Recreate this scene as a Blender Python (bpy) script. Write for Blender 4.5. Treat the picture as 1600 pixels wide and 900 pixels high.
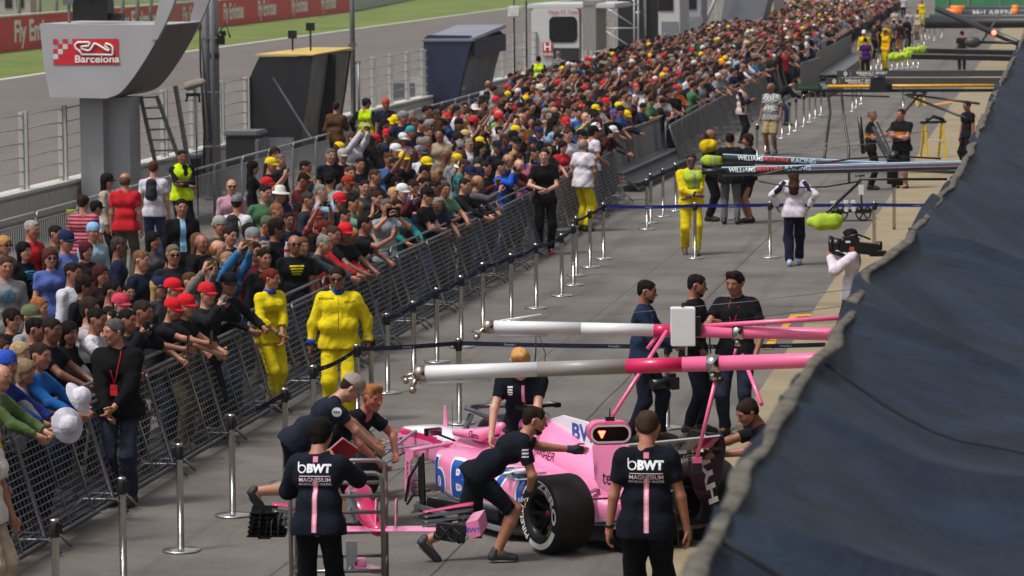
import bpy, bmesh, math, random
import numpy as np
from math import sin, cos, tan, atan, atan2, pi, radians, sqrt
from mathutils import Vector, Matrix, Euler
from mathutils.bvhtree import BVHTree
SC = bpy.context.scene
for _o in list(bpy.data.objects): bpy.data.objects.remove(_o)
COL = SC.collection
# ------------------------------------------------------------------ camera
FP = 5300.0; TH = atan(522/FP); RO = 0.009; HC = 5.39
CM = Matrix.Rotation(pi/2-TH, 3, 'X') @ Matrix.Rotation(-RO, 3, 'Z')
camd = bpy.data.cameras.new('camera'); cam = bpy.data.objects.new('camera', camd); COL.objects.link(cam)
camd.sensor_width = 36; camd.lens = 36*FP/1600; camd.clip_end = 3000; camd.clip_start = .1
camd.dof.use_dof = True; camd.dof.focus_distance = 33; camd.dof.aperture_fstop = 5.6
mm = CM.to_4x4(); mm.translation = (0, 0, HC); cam.matrix_world = mm
SC.camera = cam
def ray(px, py): return CM @ Vector(((px-800)/FP, -(py-450)/FP, -1))
def at(px, py, z=0.0):
    d = ray(px, py); t = (z-HC)/d.z; return Vector((t*d.x, t*d.y, z))
def atY(px, py, Y):
    d = ray(px, py); t = Y/d.y; return Vector((t*d.x, Y, HC+t*d.z))
# ------------------------------------------------------------------ world and sun (overcast)
wd = bpy.data.worlds.new('World'); SC.world = wd; wd.use_nodes = True
wn = wd.node_tree; wn.nodes.clear()
SUN_EL, SUN_AZ = radians(62), radians(-122)
sky = wn.nodes.new('ShaderNodeTexSky'); sky.sky_type = 'NISHITA'; sky.sun_disc = False
sky.sun_elevation = SUN_EL; sky.sun_rotation = SUN_AZ; sky.air_density = 1.0; sky.dust_density = 5.0; sky.ozone_density = 1.0
hs = wn.nodes.new('ShaderNodeHueSaturation'); hs.inputs['Saturation'].default_value = .22
bgn = wn.nodes.new('ShaderNodeBackground'); bgn.inputs['Strength'].default_value = .076
wo = wn.nodes.new('ShaderNodeOutputWorld')
wn.links.new(sky.outputs[0], hs.inputs['Color']); wn.links.new(hs.outputs[0], bgn.inputs[0]); wn.links.new(bgn.outputs[0], wo.inputs[0])
sd = bpy.data.lights.new('sun', 'SUN'); sd.energy = 1.5; sd.angle = radians(11); sd.color = (1, .972, .93)
so = bpy.data.objects.new('sun', sd); COL.objects.link(so)
# direction toward the sun: azimuth measured from +Y toward +X
sdir = Vector((sin(SUN_AZ)*cos(SUN_EL), cos(SUN_AZ)*cos(SUN_EL), sin(SUN_EL)))
so.rotation_euler = sdir.to_track_quat('Z', 'Y').to_euler()
SC.view_settings.view_transform = 'Standard'; SC.view_settings.look = 'None'
SC.view_settings.exposure = 0.80; SC.view_settings.gamma = 1.0
SC.render.engine = 'CYCLES'
try: SC.cycles.max_bounces = 5; SC.cycles.diffuse_bounces = 2; SC.cycles.transparent_max_bounces = 6
except Exception: pass
# ------------------------------------------------------------------ materials
def C(hx):
    hx = hx.lstrip('#'); r = [int(hx[i:i+2], 16)/255 for i in (0, 2, 4)]
    return tuple(((c/12.92) if c <= .04045 else ((c+.055)/1.055)**2.4) for c in r)
MATS = {}
def mat(name, col, rough=.6, metal=0, var=.12, scale=8, bump=0, emit=None, alpha=None, coat=0, bscale=None, spec=None):
    if name in MATS: return MATS[name]
    if isinstance(col, str): col = C(col)
    m = bpy.data.materials.new(name); m.use_nodes = True; MATS[name] = m
    nt = m.node_tree; b = nt.nodes['Principled BSDF']
    b.inputs['Roughness'].default_value = rough; b.inputs['Metallic'].default_value = metal
    if coat: b.inputs['Coat Weight'].default_value = coat; b.inputs['Coat Roughness'].default_value = .08
    if spec is not None: b.inputs['Specular IOR Level'].default_value = spec
    tc = nt.nodes.new('ShaderNodeTexCoord')
    nz = nt.nodes.new('ShaderNodeTexNoise'); nz.inputs['Scale'].default_value = scale; nz.inputs['Detail'].default_value = 5
    nt.links.new(tc.outputs['Object'], nz.inputs['Vector'])
    mr = nt.nodes.new('ShaderNodeMapRange'); mr.inputs['From Min'].default_value = .3; mr.inputs['From Max'].default_value = .7
    mr.inputs['To Min'].default_value = 1-var; mr.inputs['To Max'].default_value = 1+var
    nt.links.new(nz.outputs[0], mr.inputs[0])
    vm = nt.nodes.new('ShaderNodeVectorMath'); vm.operation = 'SCALE'; vm.inputs[0].default_value = col[:3]
    nt.links.new(mr.outputs[0], vm.inputs['Scale']); nt.links.new(vm.outputs[0], b.inputs['Base Color'])
    if bump:
        n2 = nz
        if bscale:
            n2 = nt.nodes.new('ShaderNodeTexNoise'); n2.inputs['Scale'].default_value = bscale; n2.inputs['Detail'].default_value = 3; n2.inputs['Distortion'].default_value = 1.6 if name.startswith('cloth') else 0
            nt.links.new(tc.outputs['Object'], n2.inputs['Vector'])
        bp = nt.nodes.new('ShaderNodeBump'); bp.inputs['Strength'].default_value = bump; bp.inputs['Distance'].default_value = .02
        nt.links.new(n2.outputs[0], bp.inputs['Height']); nt.links.new(bp.outputs[0], b.inputs['Normal'])
    if emit: b.inputs['Emission Color'].default_value = (*C(emit[0]), 1); b.inputs['Emission Strength'].default_value = emit[1]
    if alpha is not None: b.inputs['Alpha'].default_value = alpha
    m.diffuse_color = (*col[:3], 1)
    return m
def cloth(hx):
    return mat('cloth_'+hx.strip('#'), hx, .92, 0, .16, 9, .8, bscale=9, spec=.12)
SKINS = [mat('skin_%d' % i, c, .5, 0, .08, 20) for i, c in enumerate(['#b07d66', '#a26c55', '#8c5a46', '#744a39', '#bb8a74'])]
SKINR = mat('skin_flushed', '#b06a57', .5, 0, .1, 20)
DARK = mat('near_black', '#0c0c0d', .5); LIP = mat('lip', '#8a4a42', .5); EYE = mat('eye_dark', '#141110', .3)
STEEL = mat('polished_steel', '#b9b7b4', .12, 1, .05); GALV = mat('galvanised', '#77777a', .42, .75, .15, 6)
WIREM = mat('barrier_wire', '#85868a', .42, .7, .12, 6)
WHITE = mat('white_paint', '#dcdbd8', .45, 0, .04, 3); BLACKP = mat('black_plastic', '#101113', .35)
CARB = mat('carbon', '#0d0d0f', .28, .1, .2, 40, coat=.4)
RUB = mat('tyre_rubber', '#101011', .62, 0, .2, 14, .15, bscale=90, spec=.35)
# ------------------------------------------------------------------ object helpers
def link(name, me, m=None, parent=None, **kw):
    o = bpy.data.objects.new(name, me); COL.objects.link(o)
    if m is not None:
        for x in (m if isinstance(m, (list, tuple)) else [m]): me.materials.append(x)
    if parent is not None: o.parent = parent
    tag(o, **kw); return o
def tag(o, label=None, cat=None, group=None, kind=None):
    if label: o['label'] = label
    if cat: o['category'] = cat
    if group: o['group'] = group
    if kind: o['kind'] = kind
    return o
def empty(name, loc=(0, 0, 0), rz=0, **kw):
    o = bpy.data.objects.new(name, None); COL.objects.link(o); o.empty_display_size = .1
    o.location = loc; o.rotation_euler = (0, 0, rz); return tag(o, **kw)
def npmesh(name, V, Q, smooth=True, mi=None):
    """V (n,3), Q list/array of quads or mixed list of faces"""
    me = bpy.data.meshes.new(name)
    if isinstance(Q, np.ndarray):
        k = Q.shape[1]; n = len(Q)
        me.vertices.add(len(V)); me.vertices.foreach_set('co', np.asarray(V, dtype=np.float32).ravel())
        me.loops.add(n*k); me.loops.foreach_set('vertex_index', Q.astype(np.int32).ravel())
        me.polygons.add(n); me.polygons.foreach_set('loop_start', np.arange(0, n*k, k, dtype=np.int32))
        try: me.polygons.foreach_set('loop_total', np.full(n, k, dtype=np.int32))
        except Exception: pass
        me.update(calc_edges=True)
    else:
        me.from_pydata([tuple(v) for v in V], [], [tuple(f) for f in Q]); me.update()
    if smooth: me.polygons.foreach_set('use_smooth', np.ones(len(me.polygons), dtype=bool))
    if mi is not None: me.polygons.foreach_set('material_index', np.asarray(mi, dtype=np.int32))
    me.update(); return me
class MB:
    """collects boxes, tubes and sheets into one mesh"""
    def __init__(s): s.v = []; s.f = []; s.m = []; s.sm = []; s.cur = 0
    def add(s, vs, fs, smooth=False):
        b = len(s.v); s.v += [tuple(v) for v in vs]
        for f in fs: s.f.append(tuple(i+b for i in f)); s.m.append(s.cur); s.sm.append(smooth)
    def box(s, c, d, R=None, taper=1.0):
        hx, hy, hz = d[0]/2, d[1]/2, d[2]/2; vs = []
        for z, k in ((-hz, 1), (hz, taper)):
            for x, y in ((-hx, -hy), (hx, -hy), (hx, hy), (-hx, hy)): vs.append(Vector((x*k, y*k, z)))
        if R is not None: vs = [R @ v for v in vs]
        vs = [v+Vector(c) for v in vs]
        s.add(vs, [(3, 2, 1, 0), (4, 5, 6, 7), (0, 1, 5, 4), (1, 2, 6, 5), (2, 3, 7, 6), (3, 0, 4, 7)])
    def beam(s, a, b, w, h=None, up=(0, 0, 1)):
        a = Vector(a); b = Vector(b); h = h or w; d = (b-a); L = d.length
        if L < 1e-6: return
        d /= L; u = Vector(up)
        if abs(d.dot(u)) > .98: u = Vector((1, 0, 0))
        x = d.cross(u).normalized(); z = x.cross(d)
        R = Matrix((x, d, z)).transposed(); s.box((a+b)/2, (w, L, h), R)
    def tube(s, pts, r, n=8, cap=True, flat=1.0):
        pts = [Vector(p) for p in pts]; rs = r if isinstance(r, (list, tuple)) else [r]*len(pts)
        vs = []; prev = None
        for i, p in enumerate(pts):
            d = (pts[min(i+1, len(pts)-1)]-pts[max(i-1, 0)]).normalized()
            if prev is None:
                u = Vector((0, 0, 1)) if abs(d.z) < .9 else Vector((0, 1, 0)); x = d.cross(u).normalized()
            else: x = (prev-d*prev.dot(d)).normalized()
            prev = x; y = d.cross(x)
            for k in range(n): a = 2*pi*k/n; vs.append(p+(x*cos(a)+y*sin(a)*flat)*rs[i])
        fs = []
        for i in range(len(pts)-1):
            for k in range(n): a = i*n+k; b = i*n+(k+1) % n; fs.append((a, b, b+n, a+n))
        s.add(vs, fs, True)
        if cap:
            b = len(s.v)-len(vs)
            s.f.append(tuple(b+k for k in reversed(range(n)))); s.m.append(s.cur); s.sm.append(False)
            s.f.append(tuple(b+len(vs)-n+k for k in range(n))); s.m.append(s.cur); s.sm.append(False)
    def lathe(s, prof, c=(0, 0, 0), n=24, axis='z', R=None):
        vs = []
        for r, z in prof:
            for k in range(n):
                a = 2*pi*k/n; v = Vector((r*cos(a), r*sin(a), z))
                if axis == 'y': v = Vector((v.x, v.z, v.y))
                if R is not None: v = R @ v
                vs.append(v+Vector(c))
        fs = []
        for i in range(len(prof)-1):
            for k in range(n): a = i*n+k; b = i*n+(k+1) % n; fs.append((a, b, b+n, a+n))
        s.add(vs, fs, True)
    def ball(s, c, r, n=10, sc=(1, 1, 1), R=None):
        m = n//2+1; vs = []; fs = []
        for i in range(m+1):
            t = pi*i/m
            for k in range(n):
                a = 2*pi*k/n; v = Vector((sin(t)*cos(a)*sc[0], sin(t)*sin(a)*sc[1], cos(t)*sc[2]))*r
                if R is not None: v = R @ v
                vs.append(v+Vector(c))
        for i in range(m):
            for k in range(n): a = i*n+k; b = i*n+(k+1) % n; fs.append((a, a+n, b+n, b))
        s.add(vs, fs, True)
    def prism(s, poly, d0, d1, fr=lambda u, v, d: (u, d, v)):
        n = len(poly); vs = [fr(u, v, d0) for u, v in poly]+[fr(u, v, d1) for u, v in poly]
        s.add(vs, [tuple(range(n)), tuple(reversed(range(n, 2*n)))]+[(k, k+n, (k+1) % n+n, (k+1) % n) for k in range(n)])
    def mesh(s, name='m'):
        me = bpy.data.meshes.new(name); me.from_pydata(s.v, [], s.f); me.update()
        me.polygons.foreach_set('use_smooth', s.sm); me.polygons.foreach_set('material_index', s.m); me.update(); return me
    def build(s, name, m, parent=None, bevel=0, **kw):
        me = s.mesh(name)
        if bevel:
            bm = bmesh.new(); bm.from_mesh(me); bmesh.ops.remove_doubles(bm, verts=bm.verts, dist=1e-5)
            es = [e for e in bm.edges if len(e.link_faces) == 2 and e.calc_face_angle(0) > .6]
            bmesh.ops.bevel(bm, geom=es, offset=bevel, segments=2, affect='EDGES', clamp_overlap=True)
            bm.to_mesh(me); bm.free()
        return link(name, me, m, parent, **kw)
def copy_tree(o, parent=None):
    c = o.copy(); COL.objects.link(c)
    if parent is not None: c.parent = parent
    for ch in list(o.children): copy_tree(ch, c)
    return c
# text
FONTC = {}
def text_mesh(s, size=1.0, bold=0.0, ext=0.0, shear=0.0, align='CENTER', space=1.0):
    cu = bpy.data.curves.new('t', 'FONT'); cu.body = s; cu.size = size; cu.offset = bold*size; cu.extrude = ext
    cu.shear = shear; cu.align_x = align; cu.align_y = 'CENTER'; cu.space_character = space; cu.resolution_u = 4
    o = bpy.data.objects.new('t', cu); COL.objects.link(o)
    bpy.context.view_layer.update()
    me = bpy.data.meshes.new_from_object(o.evaluated_get(bpy.context.evaluated_depsgraph_get()))
    bpy.data.objects.remove(o); return me
def subdiv_mesh(me, L):
    bm = bmesh.new(); bm.from_mesh(me); bmesh.ops.remove_doubles(bm, verts=bm.verts, dist=1e-5)
    bmesh.ops.triangulate(bm, faces=bm.faces)
    for _ in range(4):
        es = [e for e in bm.edges if e.calc_length() > L]
        if not es: break
        bmesh.ops.subdivide_edges(bm, edges=es, cuts=1); bmesh.ops.triangulate(bm, faces=[f for f in bm.faces if len(f.verts) > 3])
    bm.to_mesh(me); bm.free()
def bvh_of(objs):
    vs = []; fs = []
    for o in objs:
        b = len(vs); vs += [v.co.copy() for v in o.data.vertices]; fs += [tuple(i+b for i in p.vertices) for p in o.data.polygons]
    return BVHTree.FromPolygons(vs, fs)
def decal(name, me, bvh, org, right, up, m, parent, off=.003, L=.03, maxd=1.2):
    """wraps flat mesh me (xy plane) on a surface; org/right/up in the parent's local space"""
    subdiv_mesh(me, L); r = Vector(right).normalized(); u = Vector(up).normalized(); n = r.cross(u); org = Vector(org)
    last = 0
    for v in me.vertices:
        p = org+r*v.co.x+u*v.co.y
        h = bvh.ray_cast(p+n*maxd*.5, -n, maxd)
        if h[0] is not None: last = (h[0]-p).dot(n)
        v.co = p+n*(last+off)
    me.update(); return link(name, me, m, parent)
# ------------------------------------------------------------------ lane frame
AL = atan2(850, FP)                 # angle of the pit lane to the view
U = Vector((sin(AL), cos(AL), 0)); VV = Vector((cos(AL), -sin(AL), 0))
def ts(p): return (p.x*VV.x+p.y*VV.y, p.x*U.x+p.y*U.y)       # world -> (t across, s along)
def ln(t, s, z=0): return VV*t+U*s+Vector((0, 0, z))
# ================================================================== people library
def surfnets(Fg, o, h):
    s = Fg < 0
    c = np.zeros([n-1 for n in Fg.shape], np.int8)
    for dx in (0, 1):
        for dy in (0, 1):
            for dz in (0, 1): c += s[dx:s.shape[0]-1+dx, dy:s.shape[1]-1+dy, dz:s.shape[2]-1+dz]
    act = (c > 0) & (c < 8); ai = np.argwhere(act); n = len(ai)
    idx = -np.ones(c.shape, np.int64); idx[act] = np.arange(n)
    P = np.zeros((n, 3)); W = np.zeros(n)
    cor = [(x, y, z) for x in (0, 1) for y in (0, 1) for z in (0, 1)]
    for a in cor:
        for ax in range(3):
            if a[ax]: continue
            b = list(a); b[ax] = 1
            fa = Fg[ai[:, 0]+a[0], ai[:, 1]+a[1], ai[:, 2]+a[2]]; fb = Fg[ai[:, 0]+b[0], ai[:, 1]+b[1], ai[:, 2]+b[2]]
            m = (fa < 0) != (fb < 0); t = np.where(m, fa/np.where(m, fa-fb, 1), 0)
            p = np.tile(np.array(a, float), (n, 1)); p[:, ax] += t
            P += p*m[:, None]; W += m
    P = (P/W[:, None]+ai)*h+np.array(o)
    Qs = []
    for ax in range(3):
        sl0 = [slice(None)]*3; sl1 = [slice(None)]*3; sl0[ax] = slice(0, -1); sl1[ax] = slice(1, None)
        e = s[tuple(sl0)] != s[tuple(sl1)]; b, d = [q for q in range(3) if q != ax]
        e = e.copy(); q = [slice(None)]*3
        for k in (b, d):
            q = [slice(None)]*3; q[k] = 0; e[tuple(q)] = False; q[k] = -1; e[tuple(q)] = False
        ei = np.argwhere(e)
        def cell(db, dd):
            k = ei.copy(); k[:, b] += db; k[:, d] += dd; return idx[k[:, 0], k[:, 1], k[:, 2]]
        q = np.stack([cell(-1, -1), cell(0, -1), cell(0, 0), cell(-1, 0)], 1)
        inside = s[ei[:, 0], ei[:, 1], ei[:, 2]]
        if ax == 1: inside = ~inside
        q[~inside] = q[~inside][:, ::-1]; Qs.append(q)
    Q = np.concatenate(Qs); Q = Q[(Q >= 0).all(1)]
    return P, Q
def RC(a, b, ra, rb=None, k=.02, cut=None, sub=False, sq=None):
    return dict(a=np.array(a, float), b=np.array(b, float), ra=ra, rb=ra if rb is None else rb, k=k, cut=cut, sub=sub, sq=sq)
def sdf(prims, h, cuts=(), noise=0, seed=0):
    lo = np.min([np.minimum(p['a']-p['ra'], p['b']-p['rb']) for p in prims if not p['sub']], 0)-.05
    hi = np.max([np.maximum(p['a']+p['ra'], p['b']+p['rb']) for p in prims if not p['sub']], 0)+.05
    N = np.ceil((hi-lo)/h).astype(int)+1; Fg = np.full(N, .5, np.float32)
    ax = [lo[i]+h*np.arange(N[i]) for i in range(3)]
    for p in prims:
        pad = .06+p['k']; l = np.minimum(p['a']-p['ra'], p['b']-p['rb'])-pad; u = np.maximum(p['a']+p['ra'], p['b']+p['rb'])+pad
        i0 = np.maximum(((l-lo)/h).astype(int), 0); i1 = np.minimum(((u-lo)/h).astype(int)+2, N)
        X = ax[0][i0[0]:i1[0], None, None]; Y = ax[1][None, i0[1]:i1[1], None]; Z = ax[2][None, None, i0[2]:i1[2]]
        ba = p['b']-p['a']; L2 = max(ba@ba, 1e-9); dx = X-p['a'][0]; dy = Y-p['a'][1]; dz = Z-p['a'][2]
        t = np.clip((dx*ba[0]+dy*ba[1]+dz*ba[2])/L2, 0, 1)
        q = p['sq'] or (1, 1, 1)
        d = np.sqrt(((dx-t*ba[0])/q[0])**2+((dy-t*ba[1])/q[1])**2+((dz-t*ba[2])/q[2])**2)-(p['ra']+(p['rb']-p['ra'])*t)
        if p['cut'] is not None:
            for cp, cn in p['cut']: d = np.maximum(d, (X-cp[0])*cn[0]+(Y-cp[1])*cn[1]+(Z-cp[2])*cn[2])
        sub = Fg[i0[0]:i1[0], i0[1]:i1[1], i0[2]:i1[2]]
        if p['sub']: sub[:] = np.maximum(sub, -d)
        else:
            k = p['k']; hh = np.clip(.5+.5*(sub-d)/k, 0, 1); sub[:] = sub*(1-hh)+d*hh-k*hh*(1-hh)
    X = ax[0][:, None, None]; Y = ax[1][None, :, None]; Z = ax[2][None, None, :]
    if noise:
        r = np.random.RandomState(seed); w = 0
        for f in (19, 31, 53):
            v = r.randn(3); v = v/np.linalg.norm(v)*f; v2 = r.randn(3)*f*.4
            w = w+np.sin(X*v[0]+Y*v[1]+Z*v[2]*.7+1.5*np.sin(X*v2[0]+Y*v2[1]+Z*v2[2])+r.rand()*6)*noise/(f/19)
        Fg += w.astype(np.float32)
    for cp, cn in cuts: Fg = np.maximum(Fg, (X-cp[0])*cn[0]+(Y-cp[1])*cn[1]+(Z-cp[2])*cn[2])
    return surfnets(Fg, lo, h)
def nv(v): v = np.array(v, float); return v/max(np.linalg.norm(v), 1e-9)
def Rm(rx=0, ry=0, rz=0): return np.array(Euler((radians(rx), radians(ry), radians(rz)), 'XYZ').to_matrix())
def ik(a, b, l1, l2, pole):
    a = np.array(a, float); b = np.array(b, float); d = b-a; L = np.linalg.norm(d); mx = (l1+l2)*.995
    if L > mx: b = a+d/L*mx; d = b-a; L = mx
    L = max(L, abs(l1-l2)+.02); x = (l1*l1-l2*l2+L*L)/(2*L); y = sqrt(max(l1*l1-x*x, 0)); u = d/L
    p = np.array(pole, float); p = p-u*(p@u); p = nv(p) if np.linalg.norm(p) > 1e-6 else nv(np.cross(u, [0, 0, 1]))
    return a+u*x+p*y, b
DP = dict(pz=.93, px=0, py=0, lean=0, side=0, twist=0, hyaw=0, hpit=5, hroll=0, lh=(-.25, .06, .80), rh=(.25, .06, .80), lf=(-.10, 0, 0), rf=(.10, 0, 0),
          le=(-.5, -1, -.3), re=(.5, -1, -.3), lk=(-.1, 1, 0), rk=(.1, 1, 0), fat=0, fem=0, curl=.5, lft=0, rft=0, lheel=0, rheel=0, pyaw=0)
def joints(P):
    q = dict(DP); q.update(P); J = {'q': q}
    p = np.array([q['px'], q['py'], q['pz']]); R = Rm(0, 0, q['pyaw']) @ Rm(-q['lean'], q['side'], 0); Rt = R @ Rm(0, 0, q['twist']); J['R'] = Rt
    Rp = Rm(0, 0, q['pyaw'])
    J['pel'] = p; J['wai'] = p+R@[0, 0, .16]; J['che'] = p+R@[0, .01, .38]; J['nec'] = p+R@[0, 0, .545]
    hr = Rm(0, 0, -q['hyaw']) @ Rm(-q['hpit'], q['hroll'], 0)
    J['HR'] = hr; J['hd'] = J['nec']+nv(R@[0, 0, 1]+hr@[0, .25, 1])*.080+hr@[0, .02, .085]
    sw = .175-.02*q['fem']
    for s, k in ((-1, 'l'), (1, 'r')):
        sh = J['nec']+Rt@[s*sw, 0, -.075]; J[k+'s'] = sh
        J[k+'e'], J[k+'w'] = ik(sh, q[k+'h'], .29, .255, Rp@np.array(q[k+'e'], float) if False else np.array(q[k+'e'], float))
        hp = p+Rp@[s*.09, 0, -.04]; J[k+'p'] = hp
        f = np.array(q[k+'f'], float); an = f+[0, 0, .085]
        J[k+'n'], J[k+'a'] = ik(hp, an, .43, .42, q[k+'k'])
        J[k+'fd'] = Rm(0, 0, -q[k+'ft']) @ Rm(-q[k+'heel'], 0, 0) @ [0, 1, 0]
        J[k+'hdv'] = nv(J[k+'w']-J[k+'e'])
    return J
def torso(J, g=0.0, fat=0):
    q = J['q']; Rt = J['R']; fem = q['fem']; x = Rt@[1, 0, 0]; y = Rt@[0, 1, 0]; f = q['fat']+fat
    k = .06; P = []
    P.append(RC(J['pel']-x*.075, J['pel']+x*.075, .115+g+.02*f+.005*fem, k=k))
    P.append(RC(J['wai']-x*.062+y*.05*f, J['wai']+x*.062+y*.05*f, .108+g+.055*f-.014*fem, k=k))
    c = J['che']; P.append(RC(c-x*.085, c+x*.085, .112+g+.02*f-.01*fem, k=k))
    if fem: 
        for s in (-1, 1): P.append(RC(c+x*.07*s+y*.07, c+x*.07*s+y*.07, .062+g, k=.04))
    u = J['nec']-Rt@[0, 0, .085]; P.append(RC(u-x*.105, u+x*.105, .055+g, k=.05))
    for s in (-1, 1): P.append(RC(J['nec']-Rt@[0, 0, .015], J['nec']+x*s*.14-Rt@[0, 0, .065], .040+g*.6, .034+g, k=.04))
    P.append(RC(J['nec']-Rt@[0, 0, .045]-x*.04, J['nec']-Rt@[0, 0, .045]+x*.04, .052+g*.6, k=.05))
    return P
def arm(J, k, g, to, fat=0):
    """to: fraction of arm covered: <=1 upper arm, 1..2 forearm"""
    s, e, w = J[k+'s'], J[k+'e'], J[k+'w']; o = [RC(s-np.array([0,0,.012]), s+(J['che']-s)*.25, .050+g, .06+g, k=.04)]
    u = nv(e-s); t = min(to, 1); p = s+(e-s)*t
    o.append(RC(s, s+(e-s)*min(t+.15, 1), .059+g+.01*J['q']['fat'], .044+g*1.1, k=.025, cut=[(p, u)] if to < 1 else None))
    if to > 1:
        v = nv(w-e); p = e+(w-e)*min(to-1, 1); o.append(RC(e, w, .048+g, .033+g, k=.02, cut=[(p, v)]))
    return o
def leg(J, k, g, to, wide=0):
    h, n, a = J[k+'p'], J[k+'n'], J[k+'a']; f = J['q']['fat']; o = []
    t = min(to, 1); p = h+(n-h)*t; u = nv(n-h)
    o.append(RC(h, n, .088+g+.015*f, .060+g+wide, k=.03, cut=[(p, u)] if to < 1.0 else None))
    if to > 1:
        v = nv(a-n); p = n+(a-n)*min(to-1, 1); o.append(RC(n, a, .058+g+wide, .042+g+wide, k=.025, cut=[(p, v)]))
    return o
def hand_frame(J, k):
    w = J[k+'w']; d = J[k+'hdv']; q = J['q']; s = -1 if k == 'l' else 1
    pn = q.get(k+'palm'); pn = np.array([-s, .1, 0.]) if pn is None else np.array(pn, float)
    d2 = q.get(k+'dir'); d = nv(d2) if d2 is not None else d
    pn = nv(pn-d*(pn@d)) if np.linalg.norm(np.cross(pn, d)) > .05 else nv(np.cross(d, [0, 0, 1])); side = np.cross(d, pn)
    return w, d, pn, side
def body_prims(J, g=-.008):
    P = torso(J, g)
    for k in 'lr':
        P += arm(J, k, g+.002, 2); h, n, a = J[k+'p'], J[k+'n'], J[k+'a']
        P.append(RC(h, n, .086+g, .056, k=.03)); cal = n+(a-n)*.28; bk = np.cross(nv(a-n), [1, 0, 0])
        P.append(RC(n, cal, .055, .061, k=.02)); P.append(RC(cal, a, .061, .040, k=.02))
        P.append(RC(a, a+J[k+'fd']*.11-np.array([0, 0, .04]), .04, .032, k=.02))
        w, d, pn, sd = hand_frame(J, k)
        P.append(RC(w, w+d*.03, .027, .03, k=.015)); 
        for s2 in (-.022, 0, .022): P.append(RC(w+d*.035+sd*s2*.7, w+d*.085+sd*s2, .017, .015, k=.012))
    H = J['hd']; R = J['HR']; T = lambda v: H+R@np.array(v, float)
    P.append(RC(J['nec']-nv(J['hd']-J['nec'])*.03, T((0, -.02, -.05)), .063, .058, k=.03))
    P.append(RC(T((0, -.025, .025)), T((0, .012, .022)), .083, .078, k=.03))
    P.append(RC(T((0, .03, -.02)), T((0, .045, -.085)), .062, .036, k=.03))
    P.append(RC(T((-.04, .01, -.05)), T((-.02, .045, -.085)), .034, .025, k=.03)); P.append(RC(T((.04, .01, -.05)), T((.02, .045, -.085)), .034, .025, k=.03))
    P.append(RC(T((0, .085, .008)), T((0, .108, -.028)), .009, .014, k=.012))
    P.append(RC(T((-.045, .07, .028)), T((.045, .07, .028)), .013, .013, k=.015))
    for s in (-1, 1):
        P.append(RC(T((s*.083, -.015, .01)), T((s*.083, -.018, -.03)), .017, .011, k=.008)); P.append(RC(T((s*.04, .06, -.02)), T((s*.035, .065, -.03)), .025, .022, k=.02))
        P.append(dict(RC(T((s*.032, .098, .006)), T((s*.032, .098, .006)), .014), sub=True))
    P.append(RC(T((-.016, .083, -.058)), T((.016, .083, -.058)), .010, k=.006))
    return P
def fingers(mb, J, k):
    q = J['q']; w, d, pn, sd = hand_frame(J, k); cu = q.get(k+'curl', q['curl']); s = -1 if k == 'l' else 1
    for i, (o, L) in enumerate(((-.030, .068), (-.010, .080), (.010, .076), (.030, .060))):
        b = w+d*.075+sd*o*.8; a1 = cu*1.0+.1*i; dd = d*cos(a1*.6)+pn*sin(a1*.6); m = b+d*.02+(dd+sd*o*1.5)*L*.45
        d3 = d*cos(a1*1.5)+pn*sin(a1*1.5); m2 = m+d3*L*.35; d4 = d*cos(a1*2.1)+pn*sin(a1*2.1); mb.tube([b, b+d*.02, m, m2, m2+d4*L*.25], [.0095, .0095, .0085, .008, .006], 6)
    ts_ = q.get(k+'thumb', -1); b = w+d*.03+sd*.025*ts_; t1 = b+(d*.6+sd*ts_*.8+pn*.35)*.035; t2 = t1+(d*.9+sd*ts_*.3+pn*(.3+cu*.5))*.032
    mb.tube([b, t1, t2, t2+(d*.9+pn*(.2+cu*.6))*.022], [.0125, .011, .0095, .007], 6)
POSEC = {}
def body_mesh(key, J, res, female=False, fing=True):
    V, Q = sdf(body_prims(J), res)
    mb = MB(); mb.cur = 0
    if fing:
        for k in 'lr': fingers(mb, J, k)
    H = J['hd']; R = J['HR']; RR = Matrix(R.tolist()); T = lambda v: H+R@np.array(v, float)
    for s in (-1, 1):
        mb.cur = 1; mb.ball(T((s*.031, .083, .007)), .0105, 6, (1.25, .6, .75), RR)
        mb.cur = 2; mb.tube([T((s*.014, .089, .026)), T((s*.034, .089, .031)), T((s*.052, .078, .026))], [.004, .0048, .003], 5)
    mb.cur = 3; mb.tube([T((-.024, .088, -.055)), T((0, .0975, -.052)), T((.024, .088, -.055))], [.003, .0062, .003], 5)
    n = len(V); faces = Q.tolist()+[tuple(i+n for i in f) for f in mb.f]
    return npmesh('body', list(V)+mb.v, faces, True, [0]*len(Q)+mb.m)
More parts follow.
